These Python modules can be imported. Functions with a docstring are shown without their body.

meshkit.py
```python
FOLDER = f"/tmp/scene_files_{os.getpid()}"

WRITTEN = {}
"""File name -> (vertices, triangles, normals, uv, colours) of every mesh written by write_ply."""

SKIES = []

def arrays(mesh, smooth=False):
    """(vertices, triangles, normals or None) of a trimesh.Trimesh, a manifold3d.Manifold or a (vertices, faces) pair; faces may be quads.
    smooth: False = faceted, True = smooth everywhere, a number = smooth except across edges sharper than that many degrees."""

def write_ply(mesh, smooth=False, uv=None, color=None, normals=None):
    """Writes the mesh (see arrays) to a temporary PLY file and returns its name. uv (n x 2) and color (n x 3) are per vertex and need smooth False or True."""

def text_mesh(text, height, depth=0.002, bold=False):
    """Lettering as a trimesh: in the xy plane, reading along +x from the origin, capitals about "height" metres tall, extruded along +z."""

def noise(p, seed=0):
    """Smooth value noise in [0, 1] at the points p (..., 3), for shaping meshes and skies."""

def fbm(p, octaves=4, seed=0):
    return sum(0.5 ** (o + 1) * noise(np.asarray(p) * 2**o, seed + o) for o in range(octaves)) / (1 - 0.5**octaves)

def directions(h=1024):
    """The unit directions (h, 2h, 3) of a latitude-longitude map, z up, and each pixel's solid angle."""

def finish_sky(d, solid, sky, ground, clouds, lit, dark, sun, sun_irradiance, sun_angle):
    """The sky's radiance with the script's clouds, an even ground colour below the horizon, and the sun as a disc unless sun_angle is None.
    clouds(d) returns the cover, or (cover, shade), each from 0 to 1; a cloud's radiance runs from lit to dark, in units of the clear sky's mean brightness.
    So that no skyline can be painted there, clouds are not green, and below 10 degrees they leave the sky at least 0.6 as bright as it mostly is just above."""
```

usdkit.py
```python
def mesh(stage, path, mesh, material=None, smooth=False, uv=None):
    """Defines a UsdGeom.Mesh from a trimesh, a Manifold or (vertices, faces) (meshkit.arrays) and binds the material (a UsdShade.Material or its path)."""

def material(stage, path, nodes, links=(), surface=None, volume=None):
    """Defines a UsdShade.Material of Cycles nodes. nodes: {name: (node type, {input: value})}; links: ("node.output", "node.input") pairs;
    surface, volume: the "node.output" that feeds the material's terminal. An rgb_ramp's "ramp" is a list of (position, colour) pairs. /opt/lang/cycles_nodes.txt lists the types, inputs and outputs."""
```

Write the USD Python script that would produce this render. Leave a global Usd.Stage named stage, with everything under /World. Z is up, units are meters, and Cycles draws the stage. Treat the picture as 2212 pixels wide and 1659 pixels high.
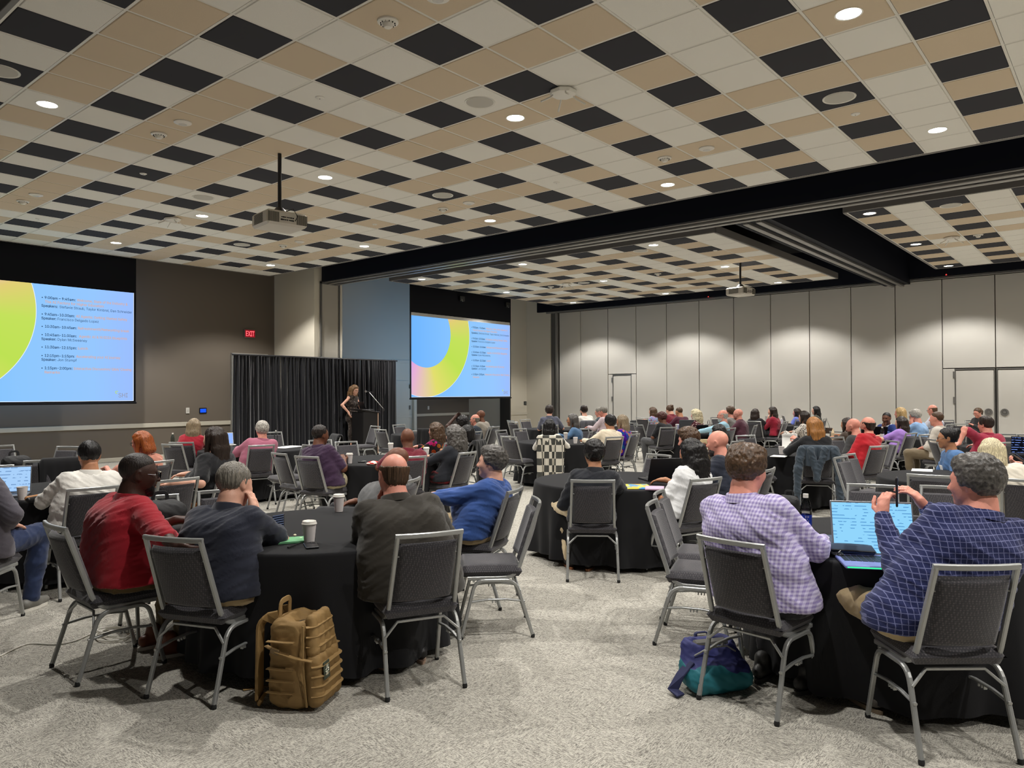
import math, random, re
import numpy as np
import trimesh, meshkit, usdkit
from scipy.spatial import ConvexHull
from pxr import Usd, UsdGeom, UsdLux, UsdShade, Gf, Sdf

# ---------------------------------------------------------------- stage, camera, exposure
stage = Usd.Stage.CreateInMemory()
UsdGeom.SetStageUpAxis(stage, UsdGeom.Tokens.z)
UsdGeom.SetStageMetersPerUnit(stage, 1.0)
UsdGeom.Xform.Define(stage, '/World')
HC = 1.645                                  # eye height of the photographer
FPX = 1603.9                                # focal length in pixels of the 2212 x 1659 frame
CAM = np.array([[0.643403, -0.76552, -0.003254], [0.006664, 0.009852, -0.999929], [0.765498, 0.643336, 0.011441]])  # right, down, forward
cam = UsdGeom.Camera.Define(stage, '/World/camera')
cam.CreateHorizontalApertureAttr(36.0)
cam.CreateVerticalApertureAttr(36.0 * 1659 / 2212)
cam.CreateFocalLengthAttr(36.0 * FPX / 2212)
cam.CreateClippingRangeAttr(Gf.Vec2f(0.05, 200))
cam.AddTransformOp().Set(Gf.Matrix4d(*CAM[0], 0, *(-CAM[1]), 0, *(-CAM[2]), 0, 0, 0, HC, 1))
cam.CreateExposureAttr(0.0)
# ambient: a very faint dome stands for the open rest of the hall behind the photographer
dome = UsdLux.DomeLight.Define(stage, '/World/dome_light')
dome.CreateIntensityAttr(0.03)
dome.CreateColorAttr(Gf.Vec3f(1.0, 0.97, 0.92))
LAMP_POWER, LAMP_CONE = 2050.0, 60.0
LAMP_COLOR = (1.0, 0.975, 0.93)

def ray(px, py):
    return np.array([(px - 1106) / FPX, (py - 829.5) / FPX, 1.0]) @ CAM
def at(px, py, z):                          # the point at height z behind a pixel
    d = ray(px, py); d = d * ((z - HC) / d[2]); return np.array([d[0], d[1], z])
def at_x(px, py, x):
    d = ray(px, py); d = d * (x / d[0]); return d + [0, 0, HC]
def at_y(px, py, y):
    d = ray(px, py); d = d * (y / d[1]); return d + [0, 0, HC]
def at_d(px, py, dist):                     # the point at a depth (along the view axis)
    d = ray(px, py); return d * (dist / (d @ CAM[2])) + [0, 0, HC]
def pix(p):
    c = CAM @ (np.asarray(p, float) - [0, 0, HC]); return 1106 + FPX * c[0] / c[2], 829.5 + FPX * c[1] / c[2], c[2]
def bearing(px):                            # heading (degrees, from +x) of a pixel column on the floor
    d = ray(px, 848); return math.degrees(math.atan2(d[1], d[0]))

# ---------------------------------------------------------------- helpers
_used = {}
def numbered(parent, name):
    k = (parent, name); n = _used.get(k, 0); _used[k] = n + 1
    return f'{parent}/{name}' if n == 0 else f'{parent}/{name}_{n:03d}'
def path_of(p):
    return p if isinstance(p, str) else str(p.GetPath())
def tag(prim, label=None, cat=None, group=None, kind=None):
    prim = prim if isinstance(prim, Usd.Prim) else prim.GetPrim()
    for k, v in (('label', label), ('category', cat), ('group', group), ('kind', kind)):
        if v: prim.SetCustomDataByKey(k, v)
    return prim
def thing(name, label, cat, loc=(0, 0, 0), rz=0.0, group=None, kind=None):
    x = UsdGeom.Xform.Define(stage, numbered('/World', name))
    x.AddTranslateOp().Set(Gf.Vec3d(*map(float, loc)))
    if rz: x.AddRotateZOp().Set(float(rz))
    return tag(x.GetPrim(), label, cat, group, kind)
def obj(name, m, mat, parent='/World', smooth=False, label=None, cat=None, group=None, kind=None, uv=None):
    if isinstance(m, MB): m = m.mesh()
    if isinstance(m, trimesh.Trimesh): m = (m.vertices, m.faces)
    u = usdkit.mesh(stage, numbered(path_of(parent), name), m, mat, smooth=smooth, uv=uv)
    return tag(u.GetPrim(), label, cat, group, kind)
def copy_of(src, loc, rz, label, group=None):
    was = src.GetCustomData()
    x = UsdGeom.Xform.Define(stage, numbered('/World', re.sub(r'_\d{3}$', '', src.GetName())))
    x.AddTranslateOp().Set(Gf.Vec3d(*map(float, loc)))
    x.AddRotateZOp().Set(float(rz))
    p = x.GetPrim(); p.GetReferences().AddInternalReference(src.GetPath()); p.SetInstanceable(True)
    return tag(p, label, was['category'], group or was.get('group'))
def move(prim, loc, rz):
    x = UsdGeom.Xform(prim); x.ClearXformOpOrder()
    for o in x.GetPrim().GetAttributes():
        pass
    x.AddTranslateOp().Set(Gf.Vec3d(*map(float, loc))); x.AddRotateZOp().Set(float(rz))

def rotz(a):
    c, s = math.cos(math.radians(a)), math.sin(math.radians(a)); return np.array([[c, -s, 0], [s, c, 0], [0, 0, 1.0]])
def rotx(a):
    c, s = math.cos(math.radians(a)), math.sin(math.radians(a)); return np.array([[1.0, 0, 0], [0, c, -s], [0, s, c]])
def roty(a):
    c, s = math.cos(math.radians(a)), math.sin(math.radians(a)); return np.array([[c, 0, s], [0, 1.0, 0], [-s, 0, c]])
def unit(v):
    v = np.asarray(v, float); return v / max(np.linalg.norm(v), 1e-9)

_hull = {}
def hull_pts(pts):
    pts = np.asarray(pts, float); h = ConvexHull(pts); f = h.simplices.copy()
    c = pts.mean(0); n = np.cross(pts[f[:, 1]] - pts[f[:, 0]], pts[f[:, 2]] - pts[f[:, 0]])
    flip = ((pts[f].mean(1) - c) * n).sum(1) < 0; f[flip] = f[flip][:, ::-1]
    keep = np.unique(f); re = np.full(len(pts), -1); re[keep] = np.arange(len(keep))
    return pts[keep], re[f]
def cbox(sx, sy, sz, c=0.0):
    k = (round(sx, 5), round(sy, 5), round(sz, 5), round(c, 5))
    if k not in _hull:
        h = np.array([sx, sy, sz]) / 2
        if c <= 0:
            t = trimesh.creation.box(2 * h); _hull[k] = (np.array(t.vertices), np.array(t.faces))
        else:
            P = []
            for s in np.array(np.meshgrid([-1, 1], [-1, 1], [-1, 1])).reshape(3, -1).T:
                for a in range(3):
                    q = h - c; q[a] = h[a]; P.append(s * q)
            _hull[k] = hull_pts(P)
    return _hull[k]
class MB:
    """Collects shapes that become one mesh."""
    def __init__(s): s.v, s.f, s.n = [], [], 0
    def add(s, m, R=None, t=None):
        if hasattr(m, 'vertices'): v, f = np.array(m.vertices), np.array(m.faces)
        else: v, f = np.asarray(m[0], float), np.asarray(m[1], int)
        if f.shape[1] == 4: f = np.vstack([f[:, [0, 1, 2]], f[:, [0, 2, 3]]])
        if R is not None: v = v @ np.asarray(R).T
        if t is not None: v = v + np.asarray(t, float)
        s.v.append(v); s.f.append(f + s.n); s.n += len(v); return s
    def box(s, size, at=(0, 0, 0), R=None, c=0.0): return s.add(cbox(*size, c), R, at)
    def tube(s, pts, r, seg=8, cap=True): return s.add(tube(pts, r, seg, cap))
    def bar(s, pts, w, h, up=(0, 0, 1)): return s.add(bar(pts, w, h, up))
    def lathe(s, prof, seg=24, R=None, t=None): return s.add(lathe(prof, seg), R, t)
    def mesh(s): return np.vstack(s.v), np.vstack(s.f)
def frames(pts, up=(0, 0, 1)):
    pts = np.asarray(pts, float); t = np.gradient(pts, axis=0); t /= np.maximum(np.linalg.norm(t, axis=1, keepdims=True), 1e-9)
    up = np.asarray(up, float); a = np.cross(t, up); bad = np.linalg.norm(a, axis=1) < 1e-3
    a[bad] = np.cross(t[bad], [1, 0.01, 0]); a /= np.linalg.norm(a, axis=1, keepdims=True)
    return pts, t, a, np.cross(a, t)
def ring_mesh(rings, closed=True, cap=True):
    n, k = len(rings), len(rings[0]); v = np.vstack(rings); f = []
    for i in range(n - 1):
        a = i * k + np.arange(k); b = i * k + (np.arange(k) + 1) % k
        f.append(np.c_[a, b, b + k]); f.append(np.c_[a, b + k, a + k])
    f = np.vstack(f)
    if cap:
        c0, c1 = rings[0].mean(0), rings[-1].mean(0); v = np.vstack([v, c0, c1]); m = n * k; r = np.arange(k); r2 = (r + 1) % k
        f = np.vstack([f, np.c_[r2, r, np.full(k, m)], np.c_[(n - 1) * k + r, (n - 1) * k + r2, np.full(k, m + 1)]])
    return v, f
def tube(pts, r, seg=8, cap=True):
    pts, t, a, b = frames(pts); r = np.broadcast_to(r, len(pts)); th = np.linspace(0, 2 * np.pi, seg, endpoint=False)
    return ring_mesh([p + R * (np.cos(th)[:, None] * x + np.sin(th)[:, None] * y) for p, R, x, y in zip(pts, r, a, b)], cap=cap)
def bar(pts, w, h, up=(0, 0, 1)):
    pts, t, a, b = frames(pts, up); c = 0.22 * min(w, h)
    q = np.array([(w/2-c, -h/2), (-w/2+c, -h/2), (-w/2, -h/2+c), (-w/2, h/2-c), (-w/2+c, h/2), (w/2-c, h/2), (w/2, h/2-c), (w/2, -h/2+c)])
    return ring_mesh([p + q[:, :1] * x + q[:, 1:] * y for p, x, y in zip(pts, a, b)])
def lathe(prof, seg=24):
    th = np.linspace(0, 2 * np.pi, seg, endpoint=False)
    return ring_mesh([np.c_[r * np.cos(th), r * np.sin(th), np.full(seg, z)] for r, z in prof])
def arc_path(pts, rad, n=5):
    """A polyline with its inner corners rounded."""
    pts = [np.asarray(p, float) for p in pts]; out = [pts[0]]
    for a, b, c in zip(pts, pts[1:], pts[2:]):
        u, w = unit(a - b), unit(c - b); d = min(rad, 0.49 * np.linalg.norm(a - b), 0.49 * np.linalg.norm(c - b))
        for s in np.linspace(0, 1, n):
            p0, p1 = b + u * d, b + w * d; out.append((1 - s)**2 * p0 + 2 * s * (1 - s) * b + s * s * p1)
    out.append(pts[-1]); return np.array(out)
def grid_mesh(P):
    """P: (rows, cols, 3) -> quads as triangles."""
    r, c, _ = P.shape; i = np.arange(r * c).reshape(r, c)
    a, b, d, e = i[:-1, :-1].ravel(), i[:-1, 1:].ravel(), i[1:, 1:].ravel(), i[1:, :-1].ravel()
    return P.reshape(-1, 3), np.vstack([np.c_[a, b, d], np.c_[a, d, e]])
def slab(P, thick):
    """A sheet P (rows, cols, 3) given a thickness downwards along its normals."""
    v, f = grid_mesh(P); _, _, n = meshkit.arrays((v, f), True); r, c, _ = P.shape
    v2 = np.vstack([v, v - n * thick]); k = len(v); i = np.arange(k).reshape(r, c)
    e = np.concatenate([i[0, :], i[1:, -1], i[-1, -2::-1], i[-2:0:-1, 0]]); e2 = np.roll(e, -1)
    return v2, np.vstack([f, f[:, ::-1] + k, np.c_[e, e + k, e2 + k], np.c_[e, e2 + k, e2]])
def extrude(poly, h):
    return trimesh.creation.extrude_polygon(poly, h, engine='earcut')
def text(s, height, depth=0.002, bold=False):
    return meshkit.text_mesh(s, height, depth, bold)

# ---------------------------------------------------------------- materials
LOOKS = '/World/Looks'
_mats = {}
def srgb(*c):
    c = np.array(c, float) / 255; return tuple(np.where(c < 0.04045, c / 12.92, ((c + 0.055) / 1.055) ** 2.4))
def mat(name, color, rough=0.55, metal=0.0, bump=None, vary=None, spec=0.5, sheen=0.0, coat=0.0, stretch=None):
    """Principled surface. bump: (scale, height); vary: (scale, amount) of tone noise; stretch: object-space scale of both."""
    if name in _mats: return _mats[name]
    n = {'p': ('principled_bsdf', dict(base_color=tuple(color), roughness=rough, metallic=metal, specular_ior_level=spec, sheen_weight=sheen, coat_weight=coat))}
    L = []
    if bump or vary:
        n['tc'] = ('texture_coordinate', {}); src = 'tc.object'
        if stretch:
            n['mp'] = ('mapping', dict(scale=stretch)); L.append(('tc.object', 'mp.vector')); src = 'mp.vector'
    if vary:
        n['nv'] = ('noise_texture', dict(scale=vary[0], detail=4.0)); L.append((src, 'nv.vector'))
        c = np.array(color)
        n['rv'] = ('rgb_ramp', {'ramp': [(0.3, tuple(np.clip(c * (1 - vary[1]), 0, 1))), (0.7, tuple(np.clip(c * (1 + vary[1]), 0, 1)))]})
        L += [('nv.fac', 'rv.fac'), ('rv.color', 'p.base_color')]
    if bump:
        n['nb'] = ('noise_texture', dict(scale=bump[0], detail=3.0)); L.append((src, 'nb.vector'))
        n['b'] = ('bump', dict(strength=1.0, distance=bump[1])); L += [('nb.fac', 'b.height'), ('b.normal', 'p.normal')]
    _mats[name] = usdkit.material(stage, f'{LOOKS}/{name}', n, L, surface='p.BSDF')
    return _mats[name]
def glow(name, color, strength):
    if name not in _mats:
        _mats[name] = usdkit.material(stage, f'{LOOKS}/{name}', {'e': ('emission', dict(color=tuple(color), strength=float(strength)))}, surface='e.emission')
    return _mats[name]
def nodes(name, n, links, surface):
    if name not in _mats: _mats[name] = usdkit.material(stage, f'{LOOKS}/{name}', n, links, surface=surface)
    return _mats[name]
WHITE = mat('white_plastic', srgb(232, 228, 218), 0.35)
BLACK = mat('black_plastic', srgb(22, 22, 24), 0.4)
SILVER = mat('silver_paint', srgb(176, 176, 172), 0.38, 0.55)
PAPER = mat('paper_white', srgb(238, 237, 233), 0.8)
CUPM = mat('cup_white', srgb(228, 221, 218), 0.5)
# ================================================================ THE SETTING
T = 0.6096                                  # ceiling module (24 inches)
GX, GY, ZC = 3.24762, 5.78697, HC + 3.19393  # grid origin and height of the ceiling clouds
WF, XR, XB0, XB1, YP = 18.93, 23.44, 11.92, 12.85, 17.00   # front wall, right partition, bulkhead sides, pilaster front
ZB = HC + 3.04                              # underside of the bulkhead
# carpet: heathered loop pile with dashes running two ways
cn = {'g': ('geometry', {}),
      'm1': ('mapping', dict(scale=(46, 240, 1))), 'm2': ('mapping', dict(scale=(240, 46, 1))),
      'n1': ('noise_texture', dict(scale=1.0, detail=2.0, roughness=0.6)), 'n2': ('noise_texture', dict(scale=1.0, detail=2.0, roughness=0.6)),
      'n3': ('noise_texture', dict(scale=5.0, detail=2.0)), 'n4': ('noise_texture', dict(scale=190.0, detail=2.0)),
      'r3': ('rgb_ramp', {'ramp': [(0.42, (0, 0, 0)), (0.58, (1, 1, 1))]}),
      'mx': ('mix', dict(fac=0.5)), 'mn': ('mix', dict(fac=0.32)),
      'rp': ('rgb_ramp', {'ramp': [(0.34, srgb(80, 78, 74)), (0.45, srgb(138, 134, 126)), (0.54, srgb(188, 184, 173)), (0.70, srgb(212, 207, 195))]}),
      'b': ('bump', dict(strength=0.8, distance=0.006)), 'p': ('principled_bsdf', dict(roughness=0.95, specular_ior_level=0.1))}
cl = [('g.position', 'm1.vector'), ('g.position', 'm2.vector'), ('g.position', 'n3.vector'), ('g.position', 'n4.vector'), ('m1.vector', 'n1.vector'), ('m2.vector', 'n2.vector'), ('n3.fac', 'r3.fac'),
      ('r3.color', 'mx.fac'), ('n1.color', 'mx.color1'), ('n2.color', 'mx.color2'), ('mx.color', 'mn.color1'), ('n4.color', 'mn.color2'), ('mn.color', 'rp.fac'), ('rp.color', 'p.base_color'), ('mn.color', 'b.height'), ('b.normal', 'p.normal')]
CARPET = nodes('carpet', cn, cl, 'p.BSDF')
tag(obj('floor', MB().box((44, 44, 0.1), (10, 2, -0.05)), CARPET), 'pale grey heathered loop carpet with short dark dashes', 'floor', kind='structure')
WALL_TAUPE = mat('taupe_wall', srgb(118, 108, 96), 0.75, bump=(900, 0.0006))
WALL_CREAM = mat('cream_wall', srgb(222, 214, 196), 0.7, bump=(700, 0.0006))
TRIM = mat('trim_cream', srgb(216, 209, 192), 0.5)
BLK_SOFFIT = mat('black_soffit', srgb(16, 19, 30), 0.6, spec=0.2)
PANEL = mat('partition_vinyl', srgb(206, 202, 194), 0.55, bump=(500, 0.0004))
SEAM = mat('seam_grey', srgb(92, 90, 86), 0.5)
ALU = mat('anodised_grey', srgb(150, 148, 144), 0.35, 0.7)
def room(name, m, mt, label, cat='wall', **k):
    return obj(name, m, mt, label=label, cat=cat, kind='structure', **k)
room('wall_front', MB().box((XB0 + 8, 0.2, 6), (XB0 / 2 - 4, WF + 0.1, 3)), WALL_TAUPE, 'taupe painted front wall behind the left screen')
w2 = MB().box((17.33 - XB1, 0.2, 6), ((17.33 + XB1) / 2, WF + 0.1, 3)).box((26.4 - 21.98, 0.2, 6), ((26.4 + 21.98) / 2, WF + 0.1, 3)).box((21.98 - 17.33, 0.2, 6 - 2.44), ((21.98 + 17.33) / 2, WF + 0.1, 2.44 + (6 - 2.44) / 2))
room('wall_front', w2, WALL_CREAM, 'cream front wall around the opening under the right screen')
room('wall_pilaster', MB().box((XB1 - XB0, WF - YP, 6), ((XB0 + XB1) / 2, (WF + YP) / 2, 3), c=0.004), WALL_CREAM, 'cream pilaster behind the black drape at the bulkhead end')
room('wall_alcove', MB().box((6.5, 0.15, 3), (19.9, 20.85, 1.5)), WALL_TAUPE, 'taupe back wall seen through the opening under the right screen')
room('wall_alcove', MB().box((0.15, 1.8, 3), (22.06, 19.95, 1.5)), WALL_CREAM, 'cream side wall seen through the opening under the right screen')
room('wall_return', MB().box((0.6, 1.3, 6), (XR + 0.31, 18.36, 3)), WALL_CREAM, 'cream return wall at the end of the right partition')
room('ceiling_alcove', MB().box((7, 2, 0.1), (19.8, 19.9, 2.7)), WALL_CREAM, 'low ceiling of the recess behind the right screen', 'ceiling')
room('trim_1', MB().box((XB0 + 8, 0.03, 0.105), (XB0 / 2 - 4, WF - 0.015, 0.853), c=0.006), TRIM, 'cream chair rail along the taupe front wall', 'trim')
room('trim_2', MB().box((17.2 - XB1, 0.03, 0.1), ((17.2 + XB1) / 2, WF - 0.015, 0.845), c=0.006).box((25.2 - 22.15, 0.03, 0.1), ((25.2 + 22.15) / 2, WF - 0.015, 0.80), c=0.006), TRIM, 'cream chair rail right of the recess', 'trim')
room('trim_3', MB().box((6.3, 0.03, 0.1), (19.0, 20.76, 0.80), c=0.006), TRIM, 'cream chair rail on the back wall of the recess', 'trim')
room('baseboard_front', MB().box((XB0 + 8, 0.02, 0.1), (XB0 / 2 - 4, WF - 0.01, 0.05), c=0.005), TRIM, 'cream baseboard along the taupe front wall', 'baseboard')
room('baseboard_right', MB().box((4.0, 0.02, 0.1), (14.9, WF - 0.01, 0.05), c=0.005).box((3, 0.02, 0.1), (23.7, WF - 0.01, 0.05), c=0.005), TRIM, 'cream baseboard along the cream front wall', 'baseboard')
# cased opening under the right screen
d = tag(UsdGeom.Xform.Define(stage, '/World/door_1').GetPrim(), 'open cased doorway under the right projection screen', 'doorway', kind='structure')
obj('door_frame', MB().box((0.13, 0.26, 2.44), (17.28, WF + 0.02, 1.22), c=0.01), TRIM, d)
obj('door_frame', MB().box((0.13, 0.26, 2.44), (22.03, WF + 0.02, 1.22), c=0.01), TRIM, d)
obj('door_edge', MB().box((0.06, 0.5, 2.35), (21.88, WF - 0.2, 1.18)), mat('door_edge_dark', srgb(58, 55, 52), 0.4), d)
obj('door_edge', MB().box((0.05, 0.05, 2.35), (17.38, WF + 0.2, 1.18)), SEAM, d)
# flush door beside the drape
d = tag(UsdGeom.Xform.Define(stage, '/World/door_2').GetPrim(), 'cream flush door between the black drape and the right screen', 'door', kind='structure')
obj('door_leaf', MB().box((0.95, 0.03, 2.06), (16.55, WF - 0.012, 1.03), c=0.004), TRIM, d)
for z in (1.86, 1.15, 0.35): obj('hinge', MB().tube([(17.09, WF - 0.035, z - 0.07), (17.09, WF - 0.035, z + 0.07)], 0.018), SEAM, d)
# door in the taupe wall, mostly behind the drape
d = tag(UsdGeom.Xform.Define(stage, '/World/door_3').GetPrim(), 'taupe wall door frame showing at the left edge of the black drape', 'door', kind='structure')
obj('door_frame', MB().box((0.07, 0.10, 2.7), (10.60, WF - 0.04, 1.35), c=0.008).box((1.1, 0.10, 0.07), (11.12, WF - 0.04, 2.72), c=0.008).box((0.07, 0.10, 2.7), (11.66, WF - 0.04, 1.35), c=0.008), mat('frame_grey', srgb(150, 146, 136), 0.5), d)
obj('door_leaf', MB().box((0.98, 0.04, 2.56), (11.12, WF - 0.02, 1.28), c=0.004), mat('door_brown', srgb(112, 100, 84), 0.5), d)

# ---- the operable partition on the right: panels with recessed seams
p = tag(UsdGeom.Xform.Define(stage, '/World/wall_right').GetPrim(), 'pale grey operable partition of tall flat panels along the right side', 'wall', kind='structure')
obj('backing', MB().box((0.05, 26, 5.8), (XR + 0.08, 5.2, 2.9)), SEAM, p)
ys = [XR * v for v in (0.7370, 0.6940, 0.6414, 0.5901, 0.5379, 0.4852, 0.4326, 0.3802, 0.3285, 0.2769, 0.2255, 0.1750, 0.1219, 0.0695, 0.0175, -0.0345, -0.0865)]
ZP = HC + 3.10
for k, (y1, y0) in enumerate(zip(ys, ys[1:])):
    g = 0.011; w = y1 - y0 - 2 * g; yc = (y0 + y1) / 2
    if k in (2, 11, 12):                    # panels with pass doors
        zd = HC + (0.66 if k == 2 else 0.62)
        obj('panel', MB().box((0.06, w, ZP - zd - 0.012), (XR + 0.03, yc, (ZP + zd + 0.012) / 2), c=0.006), PANEL, p)
        if k == 2: a, b = yc + 0.39, yc - 0.39
        elif k == 11: a, b = y1 - 0.30, y0 + 0.03
        else: a, b = y1 - 0.03, y0 + 0.30
        for q, r in ((y1 - g, a + 0.012), (b - 0.012, y0 + g)):
            if q - r > 0.02: obj('panel', MB().box((0.06, q - r, zd - 0.05), (XR + 0.03, (q + r) / 2, (zd + 0.03) / 2), c=0.006), PANEL, p)
        obj('pass_door', MB().box((0.05, a - b - 0.03, zd - 0.09), (XR + 0.035, (a + b) / 2, (zd - 0.03) / 2), c=0.006), PANEL, p)
        fr = MB()
        for yy in (a, b): fr.box((0.075, 0.024, zd - 0.03), (XR + 0.03, yy, (zd - 0.03) / 2), c=0.004)
        fr.box((0.075, a - b + 0.02, 0.03), (XR + 0.03, (a + b) / 2, zd - 0.03), c=0.004)
        obj('door_trim', fr, ALU, p)
        hy = a if k != 12 else b
        for z in (HC + 0.45, HC - 0.25): obj('hinge', MB().box((0.035, 0.06, 0.18), (XR - 0.012, hy + 0.02, z), c=0.004), ALU, p)
        if k != 2:
            py = b + 0.14 if k == 11 else a - 0.16
            obj('flush_pull', MB().lathe([(0.095, 0), (0.095, 0.012), (0.06, 0.012), (0.055, 0.002), (0.04, 0.002), (0.035, 0.012), (0.0, 0.012)], 20, roty(-90), (XR, py, 1.08)), ALU, p)
    else:
        obj('panel', MB().box((0.06, w, ZP - 0.03), (XR + 0.03, yc, (ZP + 0.03) / 2), c=0.006), PANEL, p)
        if k == 1:
            for z, r in ((0.98, 0.05), (1.10, 0.025)): obj('lock', MB().lathe([(r, 0), (r, 0.02), (r * 0.6, 0.025), (0, 0.02)], 12, roty(-90), (XR, y0 + 0.95, z)), ALU, p)
obj('head_rail', MB().box((0.12, 22, 0.07), (XR + 0.02, 6.9, ZP + 0.05), c=0.01), ALU, p)
obj('jamb', MB().box((0.10, 0.10, ZP), (XR - 0.05, 17.35, ZP / 2), c=0.01), ALU, p)
obj('jamb', MB().box((0.06, 0.06, ZP), (XR + 0.15, 17.62, ZP / 2), c=0.01), SEAM, p)
obj('jamb', MB().box((0.06, 0.10, ZP), (XR + 0.3, 17.9, ZP / 2), c=0.01), ALU, p)
room('beam_right', MB().box((0.9, 26, 1.6), (XR + 0.35, 5.3, ZP + 0.09 + 0.8)), BLK_SOFFIT, 'black header above the right partition', 'beam')
# ---- bulkheads with the partition tracks below them
b = tag(UsdGeom.Xform.Define(stage, '/World/beam_main').GetPrim(), 'long black bulkhead carrying a silver partition track across the room', 'beam', kind='structure')
y0, y1 = -12.0, YP
obj('fascia', MB().box((0.06, y1 - y0, 1.5), (XB0 + 0.27, (y0 + y1) / 2, ZB + 0.75)), BLK_SOFFIT, b)
obj('soffit', MB().box((0.66, y1 - y0, 0.05), (XB0 + 0.58, (y0 + y1) / 2, ZB + 0.03)), BLK_SOFFIT, b)
obj('fascia', MB().box((0.06, y1 - y0, 1.5), (XB0 + 0.90, (y0 + y1) / 2, ZB + 0.75)), BLK_SOFFIT, b)
obj('track', MB().box((0.10, y1 - y0, 0.07), (XB0 + 0.46, (y0 + y1) / 2, ZB - 0.02), c=0.012).box((0.10, y1 - y0, 0.07), (XB0 + 0.70, (y0 + y1) / 2, ZB - 0.02), c=0.012), ALU, b)
obj('track', MB().box((0.05, y1 - y0, 0.03), (XB0 + 0.33, (y0 + y1) / 2, ZB - 0.005), c=0.006).box((0.04, y1 - y0, 0.03), (XB0 + 0.84, (y0 + y1) / 2, ZB - 0.005), c=0.006), ALU, b)
b = tag(UsdGeom.Xform.Define(stage, '/World/beam_cross').GetPrim(), 'black cross bulkhead with a silver track meeting the right partition', 'beam', kind='structure')
x0, x1, yb = XB0 + 0.93, XR, 5.22
obj('fascia', MB().box((x1 - x0, 0.06, 1.5), ((x0 + x1) / 2, yb - 0.30, ZB + 0.75)), BLK_SOFFIT, b)
obj('fascia', MB().box((x1 - x0, 0.06, 1.5), ((x0 + x1) / 2, yb + 0.30, ZB + 0.75)), BLK_SOFFIT, b)
obj('soffit', MB().box((x1 - x0, 0.60, 0.05), ((x0 + x1) / 2, yb, ZB + 0.03)), BLK_SOFFIT, b)
obj('track', MB().box((x1 - x0, 0.10, 0.07), ((x0 + x1) / 2, yb - 0.13, ZB - 0.02), c=0.012).box((x1 - x0, 0.10, 0.07), ((x0 + x1) / 2, yb + 0.11, ZB - 0.02), c=0.012), ALU, b)
# pilaster pocket for the folded partition
q = tag(UsdGeom.Xform.Define(stage, '/World/trim_4').GetPrim(), 'grey framed partition pocket in the front of the pilaster', 'pocket door', kind='structure')
obj('pocket_door', MB().box((0.55, 0.03, ZB - 0.06), (XB0 + 0.50, YP - 0.012, (ZB - 0.06) / 2), c=0.004), mat('pocket_grey', srgb(176, 170, 158), 0.5), q)
obj('pocket_frame', MB().box((0.05, 0.06, ZB), (XB0 + 0.20, YP - 0.02, ZB / 2), c=0.006).box((0.05, 0.06, ZB), (XB0 + 0.80, YP - 0.02, ZB / 2), c=0.006).box((0.65, 0.06, 0.06), (XB0 + 0.50, YP - 0.02, ZB - 0.03), c=0.006), SEAM, q)
room('ceiling_deck', MB().box((44, 44, 0.1), (10, 0, 6.0)), mat('black_deck', srgb(14, 15, 20), 0.8), 'black painted deck above the ceiling clouds', 'ceiling')

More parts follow.
